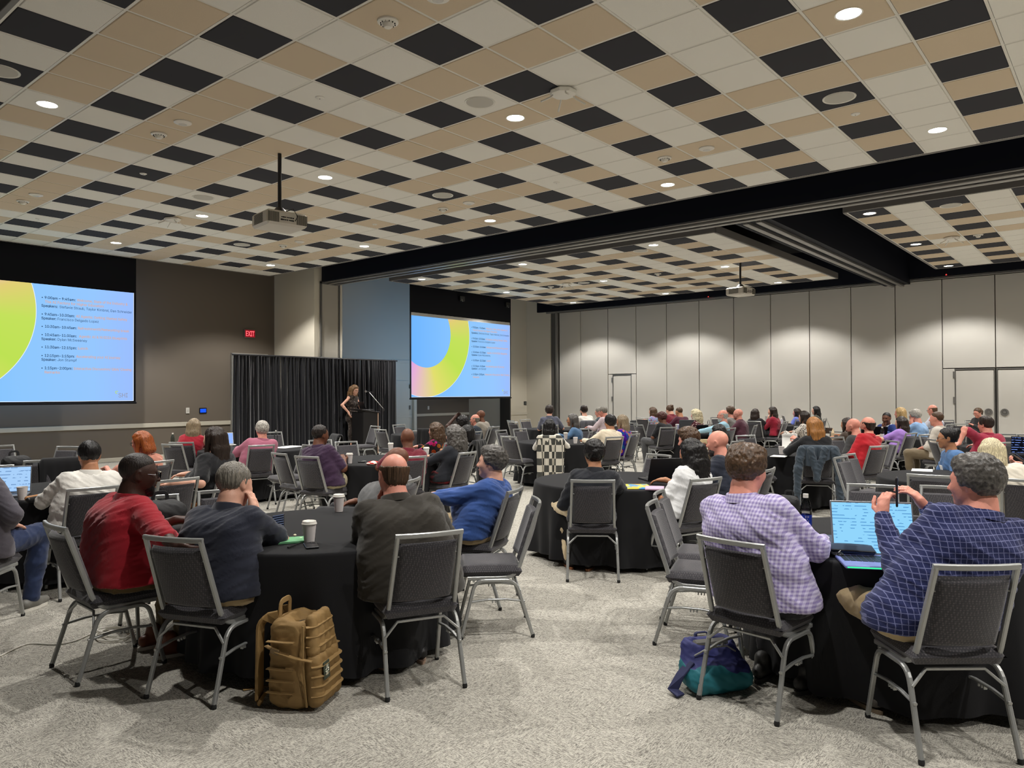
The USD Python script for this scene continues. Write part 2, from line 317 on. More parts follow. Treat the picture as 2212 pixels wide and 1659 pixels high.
# ---- three suspended clouds of 24 inch tiles
TILE = {'d': mat('tile_charcoal', srgb(62, 62, 66), 0.9, bump=(260, 0.0012), vary=(420, 0.16), spec=0.2), 'w': mat('tile_white', srgb(236, 233, 224), 0.9, bump=(260, 0.0012), vary=(420, 0.05), spec=0.2),
        'b': mat('tile_tan', srgb(214, 196, 170), 0.9, bump=(260, 0.0012), vary=(420, 0.07), spec=0.2)}
GRID = mat('grid_white', srgb(226, 222, 212), 0.45)
FASCIA = mat('cloud_fascia', srgb(118, 114, 110), 0.55)
def shade(i, j):
    if i % 2 == 0 and j % 2 == 0: return 'd'
    if i % 2 == 0: return 'w'
    if j % 2 == 0: return 'b'
    return 'w' if (j - i) % 8 in (0, 6) else 'b'
def cloud(label, i0, i1, j0, j1, ox=0.0, oy=0.0, si=0, sj=0):
    root = tag(UsdGeom.Xform.Define(stage, numbered('/World', 'ceiling')).GetPrim(), label, 'ceiling', kind='structure')
    cells = []
    for i in range(i0, i1):
        for j in range(j0, j1):
            c = np.array([GX + ox + (i + 0.5) * T, GY + oy + (j + 0.5) * T, ZC])
            q = []
            for a, bb in ((-1, -1), (1, -1), (1, 1), (-1, 1)):
                x = c + [a * T / 2, bb * T / 2, 0]; u = CAM @ (x - [0, 0, HC])
                if u[2] > 0.3: q.append((1106 + FPX * u[0] / u[2], 829.5 + FPX * u[1] / u[2]))
            area = 0
            if len(q) == 4 and any(-100 < x < 2312 and -100 < y < 1000 for x, y in q):
                q = np.array(q); area = abs(sum(q[k][0] * q[(k + 1) % 4][1] - q[(k + 1) % 4][0] * q[k][1] for k in range(4))) / 2
            cells.append((area, i, j, c))
    cells.sort(key=lambda s: -s[0])
    tv, tf = cbox(T - 0.030, T - 0.030, 0.018, 0.006)
    rest = {}
    for n, (area, i, j, c) in enumerate(cells):
        k = shade(i - si, j - sj); m = (tv + c, tf)
        if n < 300 and area > 60: obj('ceiling_tile', m, TILE[k], root)
        else: rest.setdefault(k, MB()).add(m)
    for k, m in rest.items(): obj({'d': 'charcoal_tiles', 'w': 'white_tiles', 'b': 'tan_tiles'}[k], m, TILE[k], root, kind='stuff')
    xa, xb, ya, yc = GX + ox + i0 * T, GX + ox + i1 * T, GY + oy + j0 * T, GY + oy + j1 * T
    g = MB()
    for i in range(i0, i1 + 1): g.box((0.024, yc - ya, 0.03), (GX + ox + i * T, (ya + yc) / 2, ZC + 0.011))
    for j in range(j0, j1 + 1): g.box((xb - xa, 0.024, 0.028), ((xa + xb) / 2, GY + oy + j * T, ZC + 0.0105))
    obj('ceiling_grid', g, GRID, root)
    obj('backing', MB().box((xb - xa, yc - ya, 0.02), ((xa + xb) / 2, (ya + yc) / 2, ZC + 0.06)), mat('backing_dark', srgb(60, 58, 55), 0.9), root)
    h, w = 0.16, 0.05
    for a in (xa - w / 2 - 0.012, xb + w / 2 + 0.012): obj('fascia', MB().box((w, yc - ya + 2 * w, h), (a, (ya + yc) / 2, ZC + h / 2 - 0.012), c=0.004), FASCIA, root)
    for a in (ya - w / 2 - 0.012, yc + w / 2 + 0.012): obj('fascia', MB().box((xb - xa, w, h), ((xa + xb) / 2, a, ZC + h / 2 - 0.012), c=0.004), FASCIA, root)
    return root
cloud('near suspended ceiling of white, tan and charcoal tiles above the audience', -2, 13, -24, 20)
cloud('far suspended ceiling of checkered tiles beyond the bulkhead, above the right screen', 18, 31, 1, 17, ox=-0.4 * T, oy=0.1 * T, si=0, sj=0)
cloud('small checkered ceiling at the upper right corner beyond both bulkheads', 18, 31, -20, -3, ox=-0.4 * T, oy=-0.05 * T)

# ---- recessed downlights (18 inch grid of every sixth tile)
LENS = glow('lamp_lens', (1.0, 0.95, 0.86), 14.0)
lamp_proto = None
def downlight(x, y, label, group):
    global lamp_proto
    if lamp_proto is None:
        t = lamp_proto = thing('downlight', label, 'ceiling light', (x, y, ZC - 0.01), 0, group)
        obj('trim_ring', MB().lathe([(0.098, 0.0), (0.112, -0.004), (0.112, 0.008), (0.098, 0.010)], 28), WHITE, t, smooth=40)
        th = np.linspace(0, 2 * np.pi, 20, endpoint=False)[::-1]; obj('lens', (np.vstack([np.c_[0.1 * np.cos(th), 0.1 * np.sin(th), np.full(20, -0.001)], [[0, 0, -0.001]]]), np.c_[np.arange(20), (np.arange(20) + 1) % 20, np.full(20, 20)]), LENS, t)
    else: t = copy_of(lamp_proto, (x, y, ZC - 0.01), 0, label, group)
    k = len(_lamps); _lamps.append((x, y))
    L = UsdLux.SphereLight.Define(stage, f'/World/Lights/lamp_{k:03d}')
    L.AddTranslateOp().Set(Gf.Vec3d(x, y, ZC - 0.022)); L.CreateRadiusAttr(0.07); L.CreateIntensityAttr(LAMP_POWER); L.CreateColorAttr(Gf.Vec3f(*LAMP_COLOR))
    S = UsdLux.ShapingAPI.Apply(L.GetPrim()); S.CreateShapingConeAngleAttr(LAMP_CONE); S.CreateShapingConeSoftnessAttr(0.35)
    return t
UsdGeom.Scope.Define(stage, '/World/Lights')
_lamps = []
near_names = {(0, 2): 'leftmost near round downlight, in a white tile by the ceiling edge', (1, 1): 'bright round downlight in the tan tile left of the access point antennas', (1, 0): 'large bright round downlight at the upper right in a tan tile', (2, 0): 'round downlight in the last white row before the bulkhead, upper right',
              (1, 2): 'round downlight in a white tile to the right of the projector pole', (2, 1): 'round downlight in a tan tile near the bulkhead, under the round detectors', (1, 3): 'round downlight just left of the hanging projector', (2, 2): 'round downlight right of the projector beside the bulkhead', (1, 4): 'round downlight above the left screen edge',
              (2, 3): 'round downlight between the projector and the front corner', (2, 4): 'small far downlight in the front corner of the near ceiling', (0, 1): 'downlight just above the top edge at the upper left', (0, 3): 'downlight off the left edge of the near ceiling', (0, 4): 'downlight off the left edge above the left screen'}
for a, i in enumerate((-0.5, 5.5, 11.5)):
    for c, j in enumerate((-6.5, -0.5, 5.5, 11.5, 17.5)):
        downlight(GX + i * T, GY + j * T, near_names.get((a, c), 'round downlight beyond the upper left corner'), 'downlights in the near ceiling')
    for j in (-12.5, -18.5): downlight(GX + i * T, GY + j * T, 'round downlight behind the photographer', 'downlights behind the camera')
far_names = [['far downlight in the left corner tile of the far ceiling', 'far downlight on the bulkhead side of the far ceiling', 'far downlight nearest the bulkhead corner of the far ceiling'], ['far downlight in the middle of the far ceiling above the right screen', 'far downlight in the centre of the far ceiling', 'far downlight behind the small projector pole'], ['far downlight at the front corner by the partition', 'far downlight over the partition, left of the small projector', 'far downlight over the partition, right of the small projector']]
for a, i in enumerate((18.1, 24.1, 30.1)):
    for c, j in enumerate((15.6, 9.6, 3.6)):
        downlight(GX + i * T, GY + j * T, far_names[a][c], 'downlights in the far ceiling')
    for c, j in enumerate((-3.55, -9.55, -15.55)):
        downlight(GX + i * T, GY + j * T, (['first', 'second', 'third'][a] + ' downlight along the edge of the small upper right ceiling') if c == 0 else 'downlight of the small ceiling outside the frame', 'downlights in the small right ceiling')
# ================================================================ TABLES AND CHAIRS
FRAME = mat('chair_frame', srgb(164, 165, 163), 0.36, 0.45)
fn = {'tc': ('texture_coordinate', {}), 'm': ('mapping', dict(rotation=(0, 0, 0.785), scale=(1, 1, 1))), 'v': ('voronoi_texture', dict(scale=92.0, randomness=0.25)),
      'r': ('rgb_ramp', {'ramp': [(0.2, srgb(92, 88, 90)), (0.42, srgb(64, 62, 66)), (0.75, srgb(56, 55, 59))]}), 'b': ('bump', dict(strength=0.6, distance=0.0012)),
      'p': ('principled_bsdf', dict(roughness=0.8, sheen_weight=0.25, specular_ior_level=0.25))}
FABRIC = nodes('chair_fabric', fn, [('tc.object', 'm.vector'), ('m.vector', 'v.vector'), ('v.distance', 'r.fac'), ('r.color', 'p.base_color'), ('v.distance', 'b.height'), ('b.normal', 'p.normal')], 'p.BSDF')
CLOTH = mat('black_tablecloth', srgb(28, 28, 30), 0.85, bump=(700, 0.0004), sheen=0.05, spec=0.2)
RUBBER = mat('rubber_glide', srgb(30, 30, 31), 0.7)
TABLETOP = mat('table_laminate', srgb(120, 104, 84), 0.5)

def cushion(w, d, h, r, nx=15, ny=15, crown=0.012):
    """A padded slab with soft edges: local x, y, z, centred, top crowned."""
    u = np.linspace(-1, 1, nx); v = np.linspace(-1, 1, ny); su = np.sign(u) * np.abs(u) ** 0.7; sv = np.sign(v) * np.abs(v) ** 0.7
    X, Y = np.meshgrid(su * w / 2, sv * d / 2)
    e = np.minimum(w / 2 - np.abs(X), d / 2 - np.abs(Y)); k = np.clip(e / r, 0, 1); prof = np.sqrt(1 - (1 - k) ** 2)
    crown_ = crown * (1 - (2 * X / w) ** 2) * (1 - (2 * Y / d) ** 2)
    top = np.dstack([X, Y, h / 2 * prof + crown_]); bot = np.dstack([X, Y, -h / 2 * prof])
    tv, tf = grid_mesh(top); bv, bf = grid_mesh(bot); return np.vstack([tv, bv]), np.vstack([tf, bf[:, ::-1] + len(tv)])

CS = 1.035                                  # chair proportions below are for a 34 inch chair
def make_chair(label):
    t = thing('banquet_chair', label, 'chair', (0, 0, -50))
    def obj(name, m, mt, parent, smooth=False):
        v, f = m.mesh() if isinstance(m, MB) else m
        return globals()['obj'](name, (v * CS, f), mt, parent, smooth=smooth)
    v, f = cushion(0.415, 0.40, 0.075, 0.034); v = v + [0, 0.045, 0.428]
    obj('seat', (v, f), FABRIC, t, smooth=50)
    lean = math.atan2(0.15, 0.455)
    # back: padded front, flat rear, concave in plan
    v, f = cushion(0.325, 0.345, 0.044, 0.02, crown=0.016)
    v = v @ rotx(90 + math.degrees(lean)).T
    v = v + [0, -0.2, 0.645]; v[:, 1] += 0.9 * v[:, 0] ** 2 - 0.012
    obj('backrest', (v, f), FABRIC, t, smooth=50)
    # bent frame of the back running down into the seat rails
    fr = MB()
    for s in (-1, 1):
        p = arc_path([(s * 0.172, -0.272, 0.852), (s * 0.186, -0.115, 0.385), (s * 0.19, 0.20, 0.385)], 0.09, 7)
        fr.bar(p, 0.026, 0.022, up=(1, 0, 0))
    xs = np.linspace(-0.184, 0.184, 9); fr.bar(np.c_[xs, -0.270 - 0.022 * (1 - (xs / 0.184) ** 2), np.full(9, 0.852)], 0.02, 0.026)
    fr.bar([(-0.175, -0.232, 0.815 - 0.075), (0.175, -0.232, 0.815 - 0.075)], 0.008, 0.008)
    obj('back_frame', fr, FRAME, t)
    for s in (-1, 1):
        for e in (-1, 1):
            top = (s * 0.205, 0.03, 0.372); bend = (s * 0.205, e * 0.13 + 0.02, 0.372); foot = (s * 0.213, e * 0.222 + (0.02 if e > 0 else 0.0), 0.012)
            leg = obj('leg', MB().bar(arc_path([top, bend, foot], 0.07, 6), 0.022, 0.022, up=(1, 0, 0)), FRAME, t)
            obj('glide', MB().lathe([(0.0, -0.012), (0.012, -0.012), (0.014, 0.0), (0.012, 0.012), (0.0, 0.012)], 10, None, foot), RUBBER, leg)
        st = MB().bar([(s * 0.207, -0.17, 0.235), (s * 0.207, -0.05, 0.25), (s * 0.207, 0.07, 0.25), (s * 0.207, 0.19, 0.235)], 0.012, 0.018, up=(1, 0, 0))
        for k in (-0.02, 0.0, 0.02): st.box((0.016, 0.008, 0.014), (s * 0.207, 0.02 + k, 0.236))
        obj('stretcher', st, FRAME, t)
    obj('cross_brace', MB().bar([(-0.205, -0.14, 0.30), (-0.13, -0.115, 0.368), (0.13, -0.115, 0.368), (0.205, -0.14, 0.30)], 0.014, 0.014).bar([(-0.2, 0.16, 0.368), (0.2, 0.16, 0.368)], 0.014, 0.014), FRAME, t)
    return t

ZT = 0.747
# ---- round tables, each under its own floor-length cloth
TABLES = {}
def cloth_mesh(seed, r=0.833, ztop=0.747, zhem=0.055):
    rng = np.random.default_rng(seed); n = 150; th = np.linspace(0, 2 * np.pi, n, endpoint=False)
    amp = np.zeros(n)
    for k, a in ((9, .35), (13, .5), (17, .35), (23, .3), (5, .3)): amp += a * np.cos(k * th + rng.uniform(0, 6.28) + 0.6 * np.sin(2 * th + rng.uniform(0, 6.28)))
    rows = [(0.0, 0.0), (0.3, 0.0), (r - 0.06, 0.0), (r - 0.012, 0.0), (r, 0.006), (r + 0.006, 0.022)] + [(None, z) for z in np.linspace(0.07, ztop - zhem, 12)]
    P = []
    for q, dz in rows:
        if q is None:
            k = dz / (ztop - zhem); rr = r + 0.008 + 0.02 * k + (0.010 + 0.048 * k) * amp * k ** 0.5
            hem = 0.012 * np.cos(3 * th + seed) * k
            P.append(np.c_[rr * np.cos(th), rr * np.sin(th), ztop - dz + hem])
        else:
            P.append(np.c_[max(q, 1e-4) * np.cos(th), max(q, 1e-4) * np.sin(th), np.full(n, ztop - dz)])
    P = np.array(P)[:, list(range(n)) + [0]]
    return grid_mesh(P[:, ::-1])
table_proto = None
def table(key, px, py, what):
    global table_proto
    c = at(px, py, ZT); rz = (hash_(key) * 137) % 90
    if table_proto is None:
        t = table_proto = thing('round_table', f'round table {what}', 'table', (c[0], c[1], 0), rz, 'round banquet tables')
        obj('tabletop', MB().lathe([(0, 0.713), (0.815, 0.713), (0.823, 0.72), (0.823, 0.734), (0.815, 0.741), (0, 0.741)], 48), TABLETOP, t)
        for k in range(4):
            a = math.radians(45 + 90 * k); u = np.array([math.cos(a), math.sin(a), 0])
            leg = obj('leg', MB().bar(arc_path([u * 0.30 + [0, 0, 0.715], u * 0.56 + [0, 0, 0.40], u * 0.62 + [0, 0, 0.025]], 0.1), 0.026, 0.026), SILVER, t)
            obj('foot_cap', MB().lathe([(0, -0.022), (0.018, -0.022), (0.02, 0.02), (0, 0.02)], 10, None, u * 0.62 + [0, 0, 0.022]), RUBBER, leg)
    else: t = copy_of(table_proto, (c[0], c[1], 0), rz, f'round table {what}')
    v, f = cloth_mesh(hash_(key)); x = obj('tablecloth', (v + [c[0], c[1], 0.002], f), CLOTH, smooth=60, label=f'black tablecloth {what}', cat='tablecloth', group='black tablecloths')
    TABLES[key] = c
def hash_(s): return sum((k + 3) * ord(ch) for k, ch in enumerate(s)) % 1000
for row in [('T1', 700, 1139, 'in front of the man in the dark suit'), ('T2', 1930, 1167, 'with the laptop and clear water bottle at the lower right'), ('T3', 1331, 1037, 'in the centre with the bright magazine'),
            ('T4', 165, 1056, 'at the left edge with the iced coffee'), ('T5', 10, 1006, 'empty at the far left below the left screen'), ('T6', 548, 970, 'before the man in the pink blazer'),
            ('T7', 835, 993, 'with the lidded cup beside the man in the purple polo'), ('T8', 928, 937, 'near the lectern beyond the floral blouse'), ('T9', 1217, 954, 'before the woman with long black braids'),
            ('T10', 1208, 926, 'empty, farthest by the front corner'), ('T11', 1420, 909, 'at the back before the two men in maroon'), ('T12', 1500, 933, 'with the grey laptop lid and a tablet'),
            ('T13', 1655, 918, 'at the back with the white laptop'), ('T14', 1700, 976, 'with the open white lunch box'), ('T15', 1905, 944, 'with the dark cola bottle before the man in navy'),
            ('T16', 2089, 1033, 'behind the phone of the man in checks'), ('T17', 2205, 966, 'at the right edge with the dark screen')]:
    table(*row)

# ---- chairs. Each row: left and right end of the top bar in the photo, which way it faces (L/R), whether its back (b) or front (f) shows, what tells it apart
CH = {}
chair_proto = None
HB, WBK, BACK = 0.895, 0.378, 0.2815
def place_chair(key, x, y, heading, label, group='banquet chairs'):
    global chair_proto
    if chair_proto is None: chair_proto = make_chair(label); tag(chair_proto, None, None, group); move(chair_proto, (x, y, 0), heading - 90); t = chair_proto
    else: t = copy_of(chair_proto, (x, y, 0), heading - 90, label, group)
    CH[key] = (np.array([x, y, 0.0]), heading); return t
def clear_of_tables(x, y, need=0.99):
    """Slides a chair along the line of sight until it no longer stands inside a table."""
    for tc in TABLES.values():
        p, u = np.array([x, y]), unit([x, y]); q = p - tc[:2]
        if np.linalg.norm(q) < need:
            b = q @ u; disc = b * b - (q @ q - need ** 2); near, far = -b - math.sqrt(disc), -b + math.sqrt(disc)
            p = p + u * (near if -near < far else far); x, y = p
    return x, y
def chair(key, x1, x2, y, side, show, who, turn=None, y2=None):
    xm, y2 = (x1 + x2) / 2, y if y2 is None else y2
    ym = (y + y2) / 2; c = at(xm, ym, HB); dep = pix(c)[2]
    full = WBK * FPX / dep
    if turn is None:
        turn = math.degrees(math.acos(np.clip(abs(x2 - x1) / full, 0.08, 1)))
        if show == 'f': turn = 180 - turn
    h = bearing(xm) + (turn if side == 'L' else -turn)
    f = np.array([math.cos(math.radians(h)), math.sin(math.radians(h))])
    x, y = clear_of_tables(c[0] + f[0] * BACK, c[1] + f[1] * BACK)
    place_chair(key, x, y, h, who)
def chair_feet(key, xl, yl, xr, yr, who):
    """From the two rear feet (left, right as seen from behind the chair)."""
    a, b = at(xl, yl, 0), at(xr, yr, 0); m = (a + b) / 2; d = unit((b - a)[:2]); f = np.array([-d[1], d[0]])
    place_chair(key, m[0] + f[0] * 0.23, m[1] + f[1] * 0.23, math.degrees(math.atan2(f[1], f[0])), who)
G = 'grey banquet chair '
chair_feet('c1', 114, 1443, 165, 1481, G + 'under the large man in the red shirt')
chair_feet('c2', 322, 1510, 456, 1531, G + 'under the man in the dark navy polo')
chair_feet('c3', 841, 1515, 1001, 1486, G + 'under the bald man in the dark brown suit')
chair('c4', 1103, 1123, 1061, 'L', 'b', G + 'under the man in the blue denim shirt', turn=72, y2=1049)
chair('c5', 1148, 1168, 1071, 'L', 'f', G + 'empty in the near aisle, facing left, by the blue denim shirt', turn=97, y2=1085)
chair('c6', 292, 363, 1071, 'R', 'f', G + 'holding a black backpack, between the red shirt and the navy polo', turn=165)
chair('c7', 349, 423, 1036, 'L', 'b', G + 'empty in front of the iced coffee', turn=28, y2=1028)
chair('c8', 434, 530, 1057, 'R', 'f', G + 'mostly hidden behind the man in the navy polo', turn=170)
chair('c9', 168, 234, 1048, 'L', 'b', G + 'under the man in the white dress shirt', turn=14, y2=1045)
chair('c11', 55, 123, 993, 'L', 'b', G + 'with a black backpack behind it, at the left table', turn=24, y2=988)
chair('c11b', 97, 170, 997, 'R', 'f', G + 'draped with a black jacket beside the white dress shirt', turn=172, y2=994)
chair('c12', 126, 169, 964, 'L', 'f', G + 'empty against the taupe wall left of the white dress shirt')
chair('c13', -30, 27, 962, 'R', 'f', G + 'cut by the left edge, nearest the taupe wall', turn=165)
chair('c14', -45, 14, 1006, 'R', 'f', G + 'cut by the left edge above the open laptop', turn=170)
chair('c15', 351, 392, 959, 'R', 'b', G + 'empty left of the woman in the red top')
chair('c16', 538, 592, 959, 'L', 'b', G + 'under the man in the pink blazer', turn=16, y2=957)
chair('c17', 566, 611, 933, 'R', 'f', G + 'empty facing us past the pink blazer', turn=160)
chair('c18', 650, 686, 961, 'L', 'f', G + 'left of and behind the purple polo', turn=120)
chair('c19', 671, 712, 950, 'R', 'f', G + 'hidden behind the purple polo, nearest the drape', turn=165)
chair('c20', 587, 618, 978, 'R', 'b', G + 'empty, between the pink blazer and the purple polo')
chair('c21', 637, 687, 984, 'R', 'b', G + 'under the man in the purple polo', y2=986)
chair('c22', 724, 771, 955, 'R', 'f', G + 'empty behind the lidded cup below the lectern', turn=155, y2=952)
chair('c22b', 716, 738, 942, 'L', 'f', G + 'under a black coat beside the foot of the lectern', turn=110)
chair('c23', 798, 824, 920, 'L', 'f', G + 'empty in front of the lectern, facing left', turn=125)
chair('c24', 809, 834, 926, 'R', 'b', G + 'empty, back to us, right of the lectern')
chair('c25', 848, 875, 917, 'R', 'f', G + 'empty facing us at the right end of the drape')
chair('c26', 893, 922, 930, 'R', 'b', G + 'with a black coat, left of the floral blouse', turn=12)
chair('c27', 862, 913, 986, 'L', 'b', G + 'under the man in the maroon polo', turn=16, y2=982)
chair('c28', 991, 1027, 974, 'L', 'b', G + 'under the woman with grey curls and a plaid skirt', y2=970)
chair('c29', 1055, 1067, 921, 'L', 'b', G + 'under the man in the dark striped shirt', turn=76)
chair('c30', 1024, 1044, 955, 'L', 'b', G + 'covered by a long black coat, under the polka dot blouse', turn=68)
chair('c31', 1096, 1110, 908, 'R', 'b', G + 'farthest left of the two dark backs near the recess', turn=60)
chair('c32', 1097, 1118, 911, 'R', 'b', G + 'second of the two dark backs near the recess')
chair('c33', 1123, 1145, 906, 'R', 'f', G + 'empty by the cream front wall under the chair rail')
chair('c34', 1070, 1094, 929, 'R', 'f', G + 'empty pale front, left of the table of the braids')
chair('c35', 1083, 1116, 939, 'R', 'b', G + 'empty dark back, left of the black braids')
chair('c36', 1108, 1137, 926, 'R', 'f', G + 'empty facing us between the two far centre tables')
chair('c37', 1161, 1196, 912, 'R', 'b', G + 'behind the black braids, back to us')
chair('c38', 1163, 1211, 942, 'R', 'b', G + 'draped with a black and white checked shawl', turn=6)
chair('c39', 1236, 1272, 926, 'R', 'f', G + 'empty right of the denim shirt')
chair('c40', 1255, 1288, 913, 'L', 'b', G + 'draped with a grey jacket behind the denim shirt')
chair('c41', 1309, 1347, 944, 'L', 'b', G + 'under the man in the cream jacket', y2=941)
chair('c42', 1362, 1382, 938, 'L', 'b', G + 'under the blonde woman in the blue floral dress', y2=935)
chair('c43', 1354, 1372, 913, 'L', 'f', G + 'empty behind the blonde hair of the blue floral dress', turn=150)
chair('c44', 1350, 1373, 931, 'L', 'f', G + 'just beyond the blue floral dress', turn=140)
chair('c45', 1374, 1400, 902, 'R', 'b', G + 'empty dark back at the rear, left of the white cup')
chair('c46', 1369, 1389, 917, 'R', 'b', G + 'empty, leaning away from the black polo shirt')
chair('c47', 1401, 1428, 911, 'L', 'f', G + 'empty facing us beyond the black polo shirt')
chair('c48', 1426, 1460, 922, 'L', 'b', G + 'under the woman in the black polo shirt')
chair('c49', 1459, 1477, 900, 'R', 'b', G + 'small dark back below the maroon shirts')
chair('c50', 1395, 1451, 980, 'L', 'f', G + 'empty behind the open black laptop', turn=140, y2=982)
chair('c51', 1493, 1557, 1033, 'L', 'b', G + 'under the girl in the white tee', y2=1027)
chair('c52', 1394, 1422, 1091, 'R', 'f', G + 'nearer of the two empty chairs left of the purple checked shirt', turn=100, y2=1078)
chair('c53', 1414, 1433, 1068, 'R', 'f', G + 'farther of the two empty chairs left of the purple checked shirt', turn=100, y2=1056)
chair_feet('c54', 1513, 1512, 1674, 1567, G + 'under the man in the purple checked shirt')
chair_feet('c55', 1989, 1653, 2207, 1651, G + 'under the man in the dark blue checks, lower right')
chair('c56', 1830, 1938, 1044, 'R', 'f', G + 'empty facing us behind the big laptop screen', turn=178, y2=1048)
chair('c57', 1992, 2100, 1050, 'R', 'f', G + 'empty facing us behind the head of the man in dark blue checks', turn=178)
chair('c58', 2165, 2272, 1035, 'R', 'b', G + 'at the right edge under the blonde woman in cream', turn=3)
chair('c59', 1962, 2058, 1023, 'R', 'b', G + 'empty, back to us, before the woman in the blue top', turn=5, y2=1027)
chair('c60', 1733, 1800, 964, 'L', 'b', G + 'draped with a dark denim jacket', turn=4)
chair('c61', 1590, 1630, 940, 'R', 'f', G + 'empty facing us right of the bald bearded man')
chair('c62', 1627, 1638, 918, 'L', 'b', G + 'seen edge on beside the maroon dress shirt', turn=80)
chair('c63', 1614, 1643, 908, 'R', 'b', G + 'under the woman with long brown hair in black')
chair('c64', 1570, 1588, 922, 'L', 'b', G + 'small dark back between the pale blue and maroon shirts')
chair('c65', 1538, 1556, 901, 'R', 'f', G + 'far back left of the pale blue shirt', turn=150)
chair('c66', 1570, 1600, 962, 'R', 'b', G + 'just right of the bald bearded man', turn=62)
chair('c67', 1655, 1671, 1015, 'L', 'b', G + 'right of the purple checked man, under the bald bearded man', turn=76, y2=1008)
chair('c68', 1806, 1824, 991, 'R', 'f', G + 'nearer of the two pale chairs right of the denim jacket', turn=112, y2=984)
chair('c69', 1823, 1842, 983, 'R', 'f', G + 'farther of the two pale chairs right of the denim jacket', turn=112, y2=978)
chair('c70', 1881, 1917, 964, 'L', 'b', G + 'under the man in the red pullover', y2=961)
chair('c71', 1917, 1939, 952, 'L', 'f', G + 'empty pale front between the red pullover and the lilac top', turn=118)
chair('c72', 1958, 1979, 934, 'L', 'b', G + 'under the woman in the lilac top')
chair('c73', 1987, 2017, 938, 'R', 'f', G + 'empty pale front before the man in the white shirt')
chair('c74', 2006, 2022, 948, 'R', 'b', G + 'narrow dark back left of the woman in the blue top', turn=70)
chair('c75', 2057, 2089, 915, 'L', 'b', G + 'dark back beyond the red shirt, left of the woman in the blazer')
chair('c76', 2037, 2054, 907, 'R', 'f', G + 'far back by the partition doors, left of the woman in the blazer', turn=150)
chair('c77', 2089, 2116, 908, 'R', 'f', G + 'under the woman in the dark blazer', turn=165)
chair('c78', 2150, 2197, 938, 'R', 'f', G + 'empty facing us by the right edge, behind the red shirt', turn=170)
chair('c79', 2199, 2246, 938, 'R', 'f', G + 'cut by the right edge, beyond the dark screen', turn=172)
chair('c80', 1797, 1834, 931, 'R', 'b', G + 'with a beige tote strap, right of the auburn hair', turn=5)
chair('c81', 1790, 1814, 944, 'R', 'f', G + 'low pale front right of the auburn hair', turn=140)
chair('c82', 1778, 1787, 904, 'L', 'b', G + 'under the woman with long black hair and glasses', turn=78)
chair('c83', 1720, 1742, 907, 'L', 'b', G + 'under the woman in the periwinkle dress')
chair('c84', 1717, 1740, 921, 'L', 'b', G + 'empty dark back just left of the dotted blouse', turn=50)
chair('c85', 1235, 1326, 1034, 'L', 'b', G + 'under the young man in the black blazer, centre', turn=2)
chair('c86', 880, 903, 1036, 'L', 'b', G + 'edge of a chair between the suit and the maroon polo', turn=70, y2=1031)
chair('c87', 322, 366, 998, 'L', 'b', G + 'under the red-haired woman in the pink top', turn=38, y2=992)
# ================================================================ PEOPLE: bodies as one smooth surface from a distance field
def rc(a, b, ra, rb=None, k=0.03, op=1):
    return ('rc', np.asarray(a, float), np.asarray(b, float), ra, ra if rb is None else rb, k, op)
def el(c, r, R=None, k=0.03, op=1):
    return ('el', np.asarray(c, float), np.asarray(r, float), R, 0, k, op)
def field(prims, P, m):
    F = np.full(len(P), 1.0)
    for t, a, b, c, d, k, op in prims:
        if t == 'rc': r = max(c, d); lo, hi = np.minimum(a, b) - r, np.maximum(a, b) + r
        else: r = b.max(); lo, hi = a - r, a + r
        i = np.nonzero(((P > lo - m - k) & (P < hi + m + k)).all(1))[0]
        if not len(i): continue
        p = P[i]
        if t == 'rc':
            ba = b - a; q = p - a; h = np.clip(q @ ba / max(ba @ ba, 1e-9), 0, 1)
            D = np.linalg.norm(q - h[:, None] * ba, axis=1) - (c + (d - c) * h)
        else:
            q = p - a
            if c is not None: q = q @ c                    # columns of c are the axes
            k0 = np.linalg.norm(q / b, axis=1); k1 = np.linalg.norm(q / b ** 2, axis=1); D = k0 * (k0 - 1) / np.maximum(k1, 1e-6)
        f = F[i]
        if op > 0:
            h = np.maximum(k - np.abs(f - D), 0) / k; F[i] = np.minimum(f, D) - h * h * k * 0.25
        else:
            h = np.maximum(k - np.abs(f + D), 0) / k; F[i] = np.maximum(f, -D) + h * h * k * 0.25
    return F
